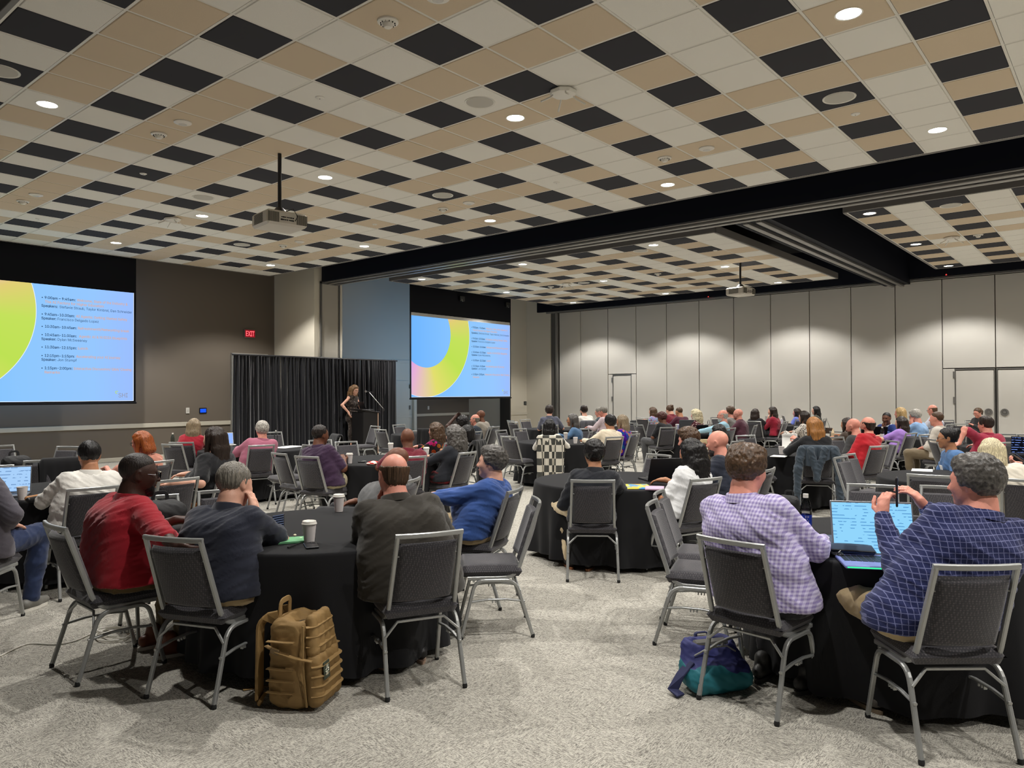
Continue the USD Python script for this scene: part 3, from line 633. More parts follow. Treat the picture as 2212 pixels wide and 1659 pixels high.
def surface(prims, h, cut=None):
    """Surface net of the field on a grid of step h, evaluated only near the surface. cut(P) -> field to intersect with."""
    lo = np.min([np.minimum(p[1], p[2]) - max(p[3], p[4]) if p[0] == 'rc' else p[1] - p[2].max() for p in prims if p[6] > 0], 0) - 3 * h
    hi = np.max([np.maximum(p[1], p[2]) + max(p[3], p[4]) if p[0] == 'rc' else p[1] + p[2].max() for p in prims if p[6] > 0], 0) + 3 * h
    B = 4; nb = np.ceil((hi - lo) / (h * B)).astype(int); n = nb * B + 1
    bi = np.indices(nb).reshape(3, -1).T; c = lo + (bi + 0.5) * h * B
    rad = h * B * 0.9
    Fc = field(prims, c, 2.2 * rad)
    act = bi[np.abs(Fc) < rad * 1.6]
    D = np.ones(n); sign = np.where(Fc < 0, -1.0, 1.0).reshape(nb)
    D[:-1, :-1, :-1] = np.repeat(np.repeat(np.repeat(sign, B, 0), B, 1), B, 2)
    o = np.indices((B + 1,) * 3).reshape(3, -1).T
    idx = (act[:, None, :] * B + o[None]).reshape(-1, 3); flat = np.unique(np.ravel_multi_index(idx.T, n))
    P = np.c_[np.unravel_index(flat, n)] if False else np.stack(np.unravel_index(flat, n), 1) * h + lo
    F = field(prims, P, 3 * h)
    if cut is not None: F = np.maximum(F, cut(P))
    D.ravel()[flat] = F
    if cut is not None:                                     # blocks left out of the evaluation that the cut removes
        inner = np.nonzero(D.ravel() == -1.0)[0]
        if len(inner):
            Pi = np.stack(np.unravel_index(inner, n), 1) * h + lo; D.ravel()[inner] = np.maximum(-1.0, np.where(cut(Pi) > 0, 1.0, -1.0))
    return net(D, lo, h)
def net(D, lo, h):
    n = np.array(D.shape); S = D < 0; m = n - 1
    cnt = np.zeros(m, np.int8)
    for dx in (0, 1):
        for dy in (0, 1):
            for dz in (0, 1): cnt += S[dx:dx + m[0], dy:dy + m[1], dz:dz + m[2]]
    cells = np.nonzero(((cnt > 0) & (cnt < 8)).ravel())[0]; ijk = np.stack(np.unravel_index(cells, m), 1)
    vid = np.full(m.prod(), -1); vid[cells] = np.arange(len(cells))
    st = np.array([n[1] * n[2], n[2], 1]); base = ijk @ st; Df = D.ravel()
    acc, num = np.zeros((len(cells), 3)), np.zeros(len(cells)); corner = np.array([(x, y, z) for x in (0, 1) for y in (0, 1) for z in (0, 1)])
    for a in corner:
        for ax in range(3):
            if a[ax]: continue
            b = a.copy(); b[ax] = 1; va, vb = Df[base + a @ st], Df[base + b @ st]; x = (va < 0) != (vb < 0)
            t = np.where(x, va / np.where(x, va - vb, 1), 0); acc += x[:, None] * (a + t[:, None] * (b - a)); num += x
    V = lo + (ijk + acc / num[:, None]) * h
    faces, ms = [], np.array([m[1] * m[2], m[2], 1])
    for ax in range(3):
        u, w = (ax + 1) % 3, (ax + 2) % 3
        sl = [slice(None)] * 3; s2 = [slice(None)] * 3; sl[ax] = slice(0, -1); s2[ax] = slice(1, None)
        for q in (u, w): sl[q] = slice(1, -1); s2[q] = slice(1, -1)
        A, Bb = S[tuple(sl)], S[tuple(s2)]; e = np.stack(np.nonzero(A != Bb), 1)
        if not len(e): continue
        e[:, u] += 1; e[:, w] += 1; fl = D.reshape(n)[e[:, 0], e[:, 1], e[:, 2]] < 0
        c0 = e @ ms; q = np.stack([vid[c0 - ms[u] - ms[w]], vid[c0 - ms[w]], vid[c0], vid[c0 - ms[u]]], 1)
        q[~fl] = q[~fl][:, ::-1]; faces.append(q)
    q = np.vstack(faces); q = q[(q >= 0).all(1)]
    return V, np.vstack([q[:, [0, 1, 2]], q[:, [0, 2, 3]]])
def normals(v, f): return meshkit.arrays((v, f), True)[2]
def folds(v, f, amp, seed, sc=(4, 4, 16), shear=0.6):
    """Cloth wrinkles: ridged noise stretched along the pull of the fabric."""
    n = normals(v, f); q = v.copy(); q[:, 2] += shear * q[:, 0] * np.where(seed % 2, 1, -1)
    a = meshkit.fbm(q * np.array(sc) + seed * 1.7, 2, seed); b = meshkit.fbm(q[:, [1, 0, 2]] * np.array(sc) * 1.9 + 5.1 + seed, 2, seed + 7)
    r = (1 - np.abs(2 * a - 1) * 2.2).clip(0) ** 1.5 - 0.25; r2 = (1 - np.abs(2 * b - 1) * 2.4).clip(0) ** 1.5 - 0.2
    return v + n * (amp * (r + 0.55 * r2))[:, None]

def hand_prims(w, d, nrm, side, curl, s=1.0, k=0.006, spread=0.12, thumb=0.5, big=0.0):
    """Wrist point, direction, palm normal, thumb side vector; curl: radians per finger joint (index..little)."""
    d, nrm = unit(d), unit(nrm); nrm = unit(nrm - d * (nrm @ d)); t = unit(np.cross(d, nrm)) * side
    out = [rc(w, w + d * 0.05 * s, 0.024 * s, 0.026 * s, 0.02)]
    for a, ra in ((0.024, 0.0165), (0.008, 0.0175), (-0.009, 0.017), (-0.024, 0.0145)):
        out.append(rc(w + d * 0.03 * s + t * a * 0.7 * s, w + d * 0.086 * s + t * a * s, ra * s, (ra - 0.003) * s, 0.012))
    curl = np.broadcast_to(curl, 4)
    for (a, L, r), c, sp in zip(((0.027, (.044, .026, .022), .0092), (0.009, (.048, .030, .023), .0095), (-0.009, (.045, .028, .022), .0090), (-0.0255, (.034, .021, .019), .0080)), curl, (1, .3, -.4, -1)):
        p = w + d * 0.09 * s + t * a * s; ang = 0.0; dd = unit(d + t * sp * spread)
        for j, l in enumerate(L):
            ang += c * (0.8, 1.1, 0.8)[j]; u = math.cos(ang) * dd + math.sin(ang) * nrm; q = p + u * l * s
            out.append(rc(p, q, (r + big - 0.0006 * j) * s, (r + big - 0.0006 * (j + 1)) * s, k)); p = q
    p = w + d * 0.025 * s + t * 0.024 * s; q = p + unit(t * (0.9 - 0.5 * thumb) + d * (0.5 + 0.3 * thumb) + nrm * 0.55 * thumb) * 0.045 * s
    r = q + unit(t * (0.35 - 0.5 * thumb) + d + nrm * 0.5 * thumb) * 0.033 * s; e = r + unit(d + nrm * 0.3 * thumb - t * 0.3 * thumb) * 0.026 * s
    out += [rc(p, q, 0.015 * s, 0.0125 * s, 0.014), rc(q, r, 0.012 * s, 0.0108 * s, k), rc(r, e, 0.0105 * s, 0.0088 * s, k)]
    return out
def ik(a, b, l1, l2, hint):
    v = b - a; L = min(np.linalg.norm(v), (l1 + l2) * 0.995); u = unit(v); x = (l1 * l1 - l2 * l2 + L * L) / (2 * L); hgt = math.sqrt(max(l1 * l1 - x * x, 1e-6))
    hint = np.asarray(hint, float); hint = unit(hint - u * (hint @ u)); return a + u * x + hint * hgt, a + u * L

SKIN = {k: (mat('skin_' + k, c, 0.5, bump=(160, 0.0005), vary=(16, 0.10), spec=0.4)) for k, c in
        dict(fair=srgb(226, 172, 148), pink=srgb(224, 152, 132), tan=srgb(190, 134, 100), olive=srgb(176, 122, 88), brown=srgb(112, 70, 50), dark=srgb(66, 42, 33)).items()}
LIPS = {'fair': (184, 104, 98), 'pink': (186, 100, 92), 'tan': (156, 88, 76), 'olive': (140, 76, 66), 'brown': (92, 50, 44), 'dark': (62, 36, 32)}
HAIRC = dict(black=(24, 21, 21), darkbrown=(46, 34, 27), brown=(86, 64, 46), ltbrown=(128, 98, 68), blond=(196, 164, 112), ash=(146, 128, 102), platinum=(214, 200, 164), grey=(128, 122, 112), silver=(178, 172, 162), white=(206, 200, 190), red=(158, 82, 36), auburn=(160, 108, 56), dkred=(74, 36, 30), saltpepper=(92, 88, 84), buzz=(40, 32, 28))
def hair_mat(c, kind='straight'):
    col = np.array(srgb(*HAIRC[c])); sc = (150, 150, 9) if kind == 'straight' else (70, 70, 60)
    name = f'hair_{c}_{kind}'
    if name in _mats: return _mats[name]
    return nodes(name, {'tc': ('texture_coordinate', {}), 'm': ('mapping', dict(scale=sc)), 'n': ('noise_texture', dict(scale=1.0, detail=3.0)), 'r': ('rgb_ramp', {'ramp': [(0.3, tuple(col * 0.5)), (0.55, tuple(col)), (0.75, tuple(np.clip(col * 1.55, 0, 1)))]}),
                        'b': ('bump', dict(strength=0.9, distance=0.004)), 'p': ('principled_bsdf', dict(roughness=0.42, specular_ior_level=0.4))},
                 [('tc.object', 'm.vector'), ('m.vector', 'n.vector'), ('n.fac', 'r.fac'), ('r.color', 'p.base_color'), ('n.fac', 'b.height'), ('b.normal', 'p.normal')], 'p.BSDF')
GLASS_FRAME = mat('spectacle_frame', srgb(34, 30, 30), 0.3)
EYEW, IRIS = mat('eye_white', srgb(226, 220, 212), 0.25), mat('eye_iris', srgb(46, 32, 24), 0.2)
def fabric(name, rgb, pattern=None):
    c = srgb(*rgb); key = 'cloth_' + name
    if key in _mats: return _mats[key]
    if pattern is None: return mat(key, c, 0.85, bump=(650, 0.0004), sheen=0.2, spec=0.2, vary=(5, 0.05))
    P = {'p': ('principled_bsdf', dict(roughness=0.85, sheen_weight=0.15, specular_ior_level=0.2)), 'tc': ('texture_coordinate', {}), 's': ('separate_xyz', {})}; L = [('tc.object', 's.vector')]
    kind, c2, sc = pattern; c2 = srgb(*c2)
    if kind in ('plaid', 'grid'):
        w = 0.5 if kind == 'plaid' else 0.86
        for ax in 'xz':
            P['k' + ax] = ('math', dict(math_type='multiply', value2=sc)); P['f' + ax] = ('math', dict(math_type='fraction')); P['g' + ax] = ('math', dict(math_type='greater_than', value2=w))
            L += [(f's.{ax}', f'k{ax}.value1'), (f'k{ax}.value', f'f{ax}.value1'), (f'f{ax}.value', f'g{ax}.value1')]
        P['a'] = ('math', dict(math_type='add')); P['h'] = ('math', dict(math_type='multiply', value2=0.5)); L += [('gx.value', 'a.value1'), ('gz.value', 'a.value2'), ('a.value', 'h.value1')]
        P['r'] = ('rgb_ramp', {'ramp': [(0.0, c), (0.5, tuple((np.array(c) + c2) / 2) if kind == 'plaid' else c2), (1.0, c2)]}); L += [('h.value', 'r.fac'), ('r.color', 'p.base_color')]
    elif kind == 'check':
        P['k'] = ('checker_texture', dict(color1=c, color2=c2, scale=sc)); L += [('tc.object', 'k.vector'), ('k.color', 'p.base_color')]
    elif kind == 'stripe':
        P['k'] = ('math', dict(math_type='multiply', value2=sc)); P['f'] = ('math', dict(math_type='fraction')); P['g'] = ('math', dict(math_type='greater_than', value2=0.75)); P['m'] = ('mix', dict(color1=c, color2=c2))
        L += [('s.x', 'k.value1'), ('k.value', 'f.value1'), ('f.value', 'g.value1'), ('g.value', 'm.fac'), ('m.color', 'p.base_color')]
    elif kind in ('flower', 'spots'):
        P['v'] = ('voronoi_texture', dict(scale=sc, randomness=0.9)); th = 0.42 if kind == 'flower' else 0.3
        P['r'] = ('rgb_ramp', {'ramp': [(0.0, c2), (th * 0.55, c2 if kind == 'spots' else tuple(np.array(c2) * 0.4)), (th, c2), (th + 0.04, c)]}); L += [('tc.object', 'v.vector'), ('v.distance', 'r.fac')]
        if kind == 'flower':
            P['hs'] = ('hsv', dict(saturation=1.1)); P['q'] = ('rgb_to_bw', {}); P['mr'] = ('map_range', dict(from_min=0.0, from_max=1.0, to_min=0.42, to_max=0.6)); L += [('v.color', 'q.color'), ('q.val', 'mr.value'), ('mr.result', 'hs.hue'), ('r.color', 'hs.color'), ('hs.color', 'p.base_color')]
        else: L += [('r.color', 'p.base_color')]
    return nodes(key, P, L, 'p.BSDF')

def head_prims(s, fat=0.0, jaw=1.0):
    """Head about the centre between the ears, facing +y; s scales an adult male head."""
    E = lambda c, r, R=None, k=0.03, op=1: el(np.array(c) * s, np.array(r) * s, R, k * s, op)
    C = lambda a, b, ra, rb, k=0.02: rc(np.array(a) * s, np.array(b) * s, ra * s, rb * s, k * s)
    w = 1 + fat * 0.25
    return [E((0, -0.012, 0.035), (0.076, 0.098, 0.088)), E((0, 0.018, 0.0), (0.071 * w, 0.078, 0.080)), E((0, 0.030, -0.055), (0.058 * w, 0.060, 0.062 * jaw)), C((0, 0.066, -0.098), (0, 0.074, -0.096), 0.024, 0.020, 0.03),
            C((-0.030, 0.078, 0.024), (0.030, 0.078, 0.024), 0.014, 0.014, 0.022), E((-0.037, 0.070, -0.022), (0.023, 0.02, 0.02)), E((0.037, 0.070, -0.022), (0.023, 0.02, 0.02)),
            E((-0.031, 0.098, 0.002), (0.019, 0.016, 0.011), None, 0.014, -1), E((0.031, 0.098, 0.002), (0.019, 0.016, 0.011), None, 0.014, -1),
            C((0, 0.088, 0.012), (0, 0.112, -0.030), 0.0085, 0.0125, 0.012), E((-0.013, 0.098, -0.033), (0.010, 0.011, 0.008), None, 0.008), E((0.013, 0.098, -0.033), (0.010, 0.011, 0.008), None, 0.008),
            E((0, 0.088, -0.058), (0.024, 0.012, 0.0065), None, 0.008), E((0, 0.087, -0.068), (0.021, 0.012, 0.0075), None, 0.008),
            *[p for q in (-1, 1) for p in (E((q * 0.079, -0.010, -0.002), (0.008, 0.019, 0.031), roty(q * 14) @ rotx(-10), 0.008), E((q * 0.076, -0.002, -0.026), (0.007, 0.010, 0.012), None, 0.008), E((q * 0.088, -0.004, 0.0), (0.006, 0.010, 0.018), None, 0.006, -1))]]
def xform_prims(prims, R, t):
    out = []
    for p in prims:
        if p[0] == 'rc': out.append(('rc', R @ p[1] + t, R @ p[2] + t, *p[3:]))
        else: out.append(('el', R @ p[1] + t, p[2], R if p[3] is None else R @ p[3], 0, p[5], p[6]))
    return out

def hair_mesh(style, s, h, seed):
    """(v, f) in the head frame, or None for a shaved head."""
    k = 0.02; lim = None; P = []
    skull = lambda t: [el(np.array((0, -0.014, 0.037)) * s, np.array((0.078 + t, 0.099 + t, 0.088 + t)) * s, None, 0.02)]
    line_y = np.array([-0.12, -0.085, -0.05, -0.012, 0.010, 0.032, 0.052, 0.075, 0.12]) * s
    def cutter(z, top=None, ext=0.0):
        z = np.array(z) * s
        def f(p):
            d = np.interp(p[:, 1], line_y, z) - p[:, 2]
            if top is not None: d = np.maximum(d, (p[:, 2] - np.interp(p[:, 1], line_y, np.array(top) * s)))
            return d * 0.8
        return f
    base = [-0.09, -0.082, -0.062, -0.012, -0.005, -0.008, 0.045, 0.075, 0.10]
    if style in ('short', 'buzz', 'thick', 'side', 'curlyshort'):
        t = dict(short=0.009, buzz=0.003, thick=0.017, side=0.013, curlyshort=0.018)[style]; P = skull(t); cut = cutter(base)
        if style in ('thick', 'side'): P += [el(np.array((0.012, 0.030, 0.105)) * s, np.array((0.062, 0.062, 0.026)) * s, None, 0.03), el(np.array((-0.02, -0.04, 0.085)) * s, np.array((0.06, 0.06, 0.045)) * s, None, 0.03)]
        if style == 'curlyshort': P += [el(np.array((0, 0.01, 0.10)) * s, np.array((0.074, 0.085, 0.036)) * s, None, 0.03)]
    elif style == 'fringe':                                    # bald crown with a ring of hair
        P = skull(0.006) + [el(np.array((0, -0.042, -0.02)) * s, np.array((0.069, 0.064, 0.066)) * s, None, 0.02)]; cut = cutter(base, [0.045, 0.045, 0.045, 0.052, 0.055, 0.05, 0.03, 0.0, -0.05])
    elif style == 'receding':
        P = skull(0.007); cut = cutter([-0.09, -0.082, -0.062, -0.012, -0.005, 0.02, 0.10, 0.14, 0.2])
    elif style == 'afro':
        P = [el(np.array((0, -0.025, 0.062)) * s, np.array((0.135, 0.135, 0.118)) * s, None, 0.03)]; cut = cutter([-0.1, -0.09, -0.07, -0.03, 0.0, 0.03, 0.055, 0.07, 0.09])
    elif style in ('long', 'wavy', 'bob', 'mid', 'braids', 'curlylong', 'bun', 'pony', 'halfup'):
        L = dict(long=0.36, wavy=0.33, bob=0.12, mid=0.20, braids=0.34, curlylong=0.24, bun=0.0, pony=0.0, halfup=0.30)[style]; g = dict(curlylong=0.028, wavy=0.018, bob=0.018, mid=0.016).get(style, 0.012)
        P = skull(g)
        if L:
            wv = dict(curlylong=0.034, wavy=0.02).get(style, 0.006)
            for x in np.linspace(-0.068, 0.068, 7):
                y = -0.055 - 0.035 * math.sqrt(max(0, 1 - (x / 0.085) ** 2))
                P += [rc(np.array((x * 1.02, y + 0.01, 0.03)) * s, np.array((x * 1.10, y - 0.008, -0.10)) * s, (0.030 + wv) * s, (0.030 + wv) * s, 0.03)]
                if L > 0.13: P += [rc(np.array((x * 1.10, y - 0.008, -0.10)) * s, np.array((x * 1.28, y - 0.028, -L)) * s, (0.029 + wv) * s, (0.018 + wv * 0.6) * s, 0.03)]
            for q in (-1, 1): P += [rc(np.array((q * 0.078, 0.0, 0.03)) * s, np.array((q * 0.088, 0.012, -min(L, 0.15))) * s, (0.022 + wv * 0.5) * s, (0.020 + wv * 0.5) * s, 0.03)]
        if style == 'bun': P += [el(np.array((0, -0.10, 0.085)) * s, np.array((0.042, 0.042, 0.04)) * s, None, 0.012)]
        if style == 'pony': P += [rc(np.array((0, -0.105, 0.07)) * s, np.array((0, -0.15, 0.0)) * s, 0.036 * s, 0.034 * s, 0.012), rc(np.array((0, -0.15, 0.0)) * s, np.array((0, -0.14, -0.09)) * s, 0.034 * s, 0.012 * s, 0.012)]
        cut = cutter([-1, -1, -1, -1, -1 if L else -0.02, 0.0, 0.052, 0.076, 0.10])
    else: return None
    v, f = surface(P, h, cut)
    n = normals(v, f); th = np.arctan2(v[:, 0], -v[:, 1] - 0.0)
    if style in ('afro',): d = 0.016 * (meshkit.fbm(v * 55, 3, seed) - 0.5) * 2
    elif style in ('curlyshort', 'curlylong', 'wavy', 'thick'): d = dict(curlylong=0.016, curlyshort=0.010, wavy=0.010, thick=0.007)[style] * ((1 - np.abs(2 * meshkit.fbm(v * (np.array([46, 46, 24]) if style != 'thick' else np.array([60, 34, 34])) + seed, 2, seed) - 1) * 2).clip(-0.6, 1))
    elif style == 'braids': d = 0.006 * np.sin(th * 46) + 0.002 * np.sin(v[:, 2] * 260)
    elif style == 'buzz': d = 0.0
    else: d = 0.005 * (meshkit.noise(np.c_[th * 13, v[:, 2] * 8, v[:, 1] * 14] + seed, seed) - 0.5) * 2 + 0.0022 * np.sin(th * 60 + 3 * meshkit.noise(v * 20, seed))
    return v + n * (np.asarray(d) * s * np.ones(len(v)))[:, None], f

PEOPLE = {}
def person(key, label, hip, heading, head, dep, top, SL='long', HEM='seat', sleeve=None, hem=None, pants=None, skin='fair', hair=('short', 'brown'), size=1.0, fat=0.0, look=(0, 0, 0), lean=None, arms=('table', 'table'), legs='chair', shoes=(40, 38, 38), beard=None, glasses=False, female=False, collar=None, group=None, stand=False, extra=None, seat=0.485, torso_yaw=0.0):
    """hip: (x, y) of the seat; heading: degrees the body faces; head: world point of the head centre; top: (fabric, sleeve, hem); look: head yaw (left +), pitch (down +), roll."""
    fine = dep < 6.3; mid = dep < 9.5
    hs, hc = (0.0068, 0.010) if fine else (0.0085, 0.0135) if mid else (0.0105, 0.019)
    rz = heading - 90; Rw = rotz(rz); org = np.array([hip[0], hip[1], 0.0])
    loc = lambda p: Rw.T @ (np.asarray(p, float) - org)
    H = loc(head); s = size; seed = hash_(key)
    t = thing('person', label, 'person', org, rz, group)
    W = (0.92 if female else 1.0) * s * (1 + 0.55 * fat); Dp = s * (1 + 1.0 * fat)
    look_R = rotz(look[0]) @ rotx(-look[1]) @ roty(look[2])
    z0 = seat + 0.085 if not stand else 0.93 * s
    P0 = np.array([0, -0.03, z0]); neck0 = H + look_R @ np.array([0, -0.030, -0.085]) * s
    up = unit(neck0 - P0); N = neck0 - unit(up * 0.6 + np.array([0, 0.1, 0.8])) * 0.075 * s
    C = P0 + (N - P0) * 0.66 + np.array([0, -0.035 - 0.02 * fat, 0]); Wst = P0 + (N - P0) * 0.30 + np.array([0, -0.018, 0])
    ty = rotz(torso_yaw); X = ty @ np.array([1.0, 0, 0]); X = unit(X - up * (X @ up) * 0.5); F = unit(np.cross(up, X))
    sw = 0.158 * (0.90 if female else 1.0) * s * (1 + 0.28 * fat)
    SH = [N + X * q * sw - up * 0.045 * s + np.array([0, -0.012, 0]) for q in (-1, 1)]
    l1, l2 = 0.285 * s, 0.245 * s
    fabname, sleeve, hem = top, sleeve or SL, hem or HEM
    # ---- arms
    skinp, sleevep, handp = [], [], []
    for q, S, pose in zip((-1, 1), SH, arms):
        hint = np.array([q * 0.8, -0.35, -0.75]); curl, side, hd, hn = 0.35, -q, None, None; th_ = 0.4; sp_ = 0.12
        if isinstance(pose, dict): w = loc(pose['w']) if 'w' in pose else H + look_R @ np.asarray(pose['h']) * s; hint = np.array(pose.get('hint', hint)); hd, hn, curl = pose.get('d'), pose.get('n'), pose.get('curl', curl); th_ = pose.get('thumb', th_); sp_ = pose.get('spread', sp_)
        elif pose == 'table': w = np.array([q * 0.16, max(0.36, N[1] + 0.26), 0.80]); hd, hn = np.array([-q * 0.5, 0.8, -0.05]), np.array([0, 0, -1.0])
        elif pose == 'inward': w = np.array([q * 0.07, max(0.30, N[1] + 0.22), 0.80]); hd, hn = np.array([-q, 0.35, 0.0]), np.array([0, -0.3, -1.0])
        elif pose == 'lap': w = np.array([q * 0.07, 0.22, z0 + 0.10]); hd, hn = np.array([-q * 0.8, 0.6, -0.1]), np.array([0, -0.2, -1.0])
        elif pose == 'chest': w = np.array([q * 0.09, N[1] + 0.26, N[2] - 0.17]); hd, hn, curl = np.array([-q * 0.6, 0.3, 0.5]), np.array([0, 0.2, -1.0]), 0.6
        elif pose == 'chin': w = H + look_R @ np.array([q * 0.045, 0.085, -0.205]) * s; hd, hn, curl = H + look_R @ np.array([q * 0.045, 0.075, -0.06]) * s - w, look_R @ np.array([-q * 0.6, -0.8, 0.0]), 0.7; hint = np.array([q * 0.35, 0.35, -1.0])
        elif pose == 'cheek': w = H + look_R @ np.array([q * 0.115, 0.055, -0.175]) * s; hd, hn, curl = H + look_R @ np.array([q * 0.078, 0.055, 0.0]) * s - w, look_R @ np.array([-q * 1.0, -0.15, 0.1]), 0.42; hint = np.array([q * 0.5, 0.5, -0.9])
        elif pose == 'side': w = S + np.array([q * 0.06, 0.06, -0.50 * s]); hd, hn = np.array([0, 0.2, -1.0]), np.array([-q * 1.0, 0, 0])
        E, w = ik(S, w, l1, l2, hint)
        hd = unit(w - E) if hd is None else unit(hd); hn = np.array([0, 0, -1.0]) if hn is None else np.asarray(hn, float)
        ra = 0.046 * s * (1 + 0.5 * fat) * (0.86 if female else 1); rf = 0.036 * s * (1 + 0.35 * fat) * (0.85 if female else 1)
        skinp += [rc(S, E, ra * 0.96, ra * 0.84, 0.02), rc(E, E * 0.72 + w * 0.28, rf * 1.08, rf * 1.1, 0.02), rc(E * 0.72 + w * 0.28, w, rf * 1.1, 0.0245 * s, 0.02)]
        skinp += hand_prims(w, hd, hn, side, curl, s * (0.9 if female else 1.0), 0.005 if fine else 0.006, sp_, th_, 0.0 if fine else 0.0008)
        lo_ = 0.013 if fabname[0] != 'blazer' else 0.018
        if sleeve == 'long':
            w2 = E + (w - E) * 0.97; sleevep += [rc(S, E, ra + lo_ + 0.006, ra * 0.86 + lo_, 0.03), rc(E, w2, ra * 0.86 + lo_, 0.030 * s + lo_ * 0.75, 0.02)]
        elif sleeve == 'rolled':
            w2 = E + (w - E) * 0.45; sleevep += [rc(S, E, ra + lo_ + 0.006, ra * 0.86 + lo_, 0.03), rc(E, w2, ra * 0.86 + lo_, 0.040 * s + lo_, 0.02)]
        elif sleeve == 'short': sleevep += [rc(S, S + (E - S) * 0.80, ra + lo_ + 0.007, ra + lo_ + 0.003, 0.03)]
        elif sleeve == 'cap': sleevep += [rc(S, S + (E - S) * 0.35, ra + lo_, ra + lo_, 0.03)]
    # ---- skin: head, neck, upper chest and arms in one surface
    rn = 0.056 * s * (0.86 if female else 1) * (1 + 0.3 * fat)
    body = xform_prims(head_prims(s * (0.95 if female else 1.0), fat, 0.92 if female else 1.0), look_R, H)
    body += [rc(neck0, N, rn, rn * 1.08, 0.03), rc(N, N - up * 0.10, rn * 1.1, 0.07 * s, 0.04), rc(SH[0], SH[1], 0.040 * s, 0.040 * s, 0.05)] + skinp
    if sleeve == 'none': body += [rc(N + X * q * 0.06 - up * 0.02, SH[0 if q < 0 else 1], 0.042 * s, 0.045 * s, 0.05) for q in (-1, 1)]
    if stand: body += [q_ for q in (-1, 1) for q_ in (rc(P0 - up * 0.05, np.array([q * 0.085, 0.02, 0.50 * s]), 0.07, 0.052, 0.03), rc(np.array([q * 0.085, 0.02, 0.50 * s]), np.array([q * 0.09, -0.01, 0.08]), 0.05, 0.034, 0.02))]
    v, f = surface(body, hs); obj('body', (v, f), SKIN[skin], t, smooth=True)
    # ---- garments
    g = 0.016
    tor = [rc(P0 - X * 0.085 * W, P0 + X * 0.085 * W, 0.112 * Dp, None, 0.06), rc(Wst - X * 0.075 * W, Wst + X * 0.075 * W, 0.105 * Dp * (0.9 if female else 1), None, 0.08), rc(C - X * 0.088 * W, C + X * 0.088 * W, 0.108 * (0.4 + 0.6 * Dp), None, 0.08),
           rc(SH[0] + X * 0.02, SH[1] - X * 0.02, 0.060 * s + g * 0.6, None, 0.07), rc(N - up * 0.05 - X * 0.05, N - up * 0.05 + X * 0.05, 0.055 * s + g, None, 0.06)]
    if fat > 0.12: tor += [el(Wst + F * (0.07 + 0.10 * fat), np.array([0.14 * W, 0.13 * Dp, 0.15]), None, 0.08), rc(Wst - X * 0.12 * W, Wst + X * 0.12 * W, 0.085 * Dp, None, 0.08)]
    if female: tor += [el(C + F * 0.085 * s + X * q * 0.065 * s - up * 0.02, np.array([0.062, 0.058, 0.062]) * s, None, 0.05) for q in (-1, 1)]
    dn = {'seat': 0.02, 'waist': 0.07, 'long': -0.08, 'knee': -0.1}.get(hem, 0.0); zc = (P0 - up * 0.02)[2] - 0.05 + dn if not stand else P0[2] - 0.08 + dn
    ncut = N + up * 0.012
    def cutT(p):
        a = zc - p[:, 2]; b = (p - ncut) @ unit(up + F * -0.25); r = np.linalg.norm((p - ncut) - np.outer((p - ncut) @ up, up), axis=1)
        a = np.maximum(a, np.where(p[:, 1] < 0.3, seat + 0.004 - p[:, 2], -1)) if not stand else a
        return np.maximum(a, np.where(r < 0.10 * s, b - 0.012, -1))
    if hem in ('long', 'seat'): tor += [rc(P0 - X * 0.10 * W - up * 0.06, P0 + X * 0.10 * W - up * 0.06, 0.118 * Dp, None, 0.05)]
    tv, tf = surface(tor + sleevep, hc, cutT)
    if fine: tv = folds(tv, tf, 0.007 if fabname[0] != 'blazer' else 0.006, seed); _n = normals(tv, tf); tv = tv + _n * (0.0035 * (meshkit.fbm(tv * np.array([14, 14, 34]) + seed, 2, seed) - 0.5))[:, None]
    elif mid: tv = folds(tv, tf, 0.009, seed, (5, 5, 14))
    else: tv = folds(tv, tf, 0.007, seed, (5, 5, 11))
    obj({'blazer': 'blazer', 'dress': 'dress', 'tee': 'tee_shirt', 'polo': 'polo_shirt', 'shirt': 'shirt', 'pull': 'pullover', 'top': 'blouse', 'cardi': 'cardigan'}[fabname[0]], (tv, tf), fabname[1], t, smooth=True)
    if collar is not None:
        th = np.linspace(0, 2 * np.pi, 25)[:-1]; Rr = rn + 0.013
        for_col = []
        for dz, rr in ((-0.012, 0.016), (0.022, 0.002), (0.026, 0.004), (0.018, 0.010), (-0.022, 0.026)):
            pz = N + up * (0.020 * s + dz) + F * 0.004; for_col.append(pz + np.outer(np.cos(th) * (Rr + rr), X) + np.outer(np.sin(th) * (Rr + rr) * 0.98, F) + np.outer(np.maximum(0, np.sin(th)) * -0.03, up))
        obj('collar', ring_mesh(np.array(for_col), cap=False), collar, t, smooth=True)
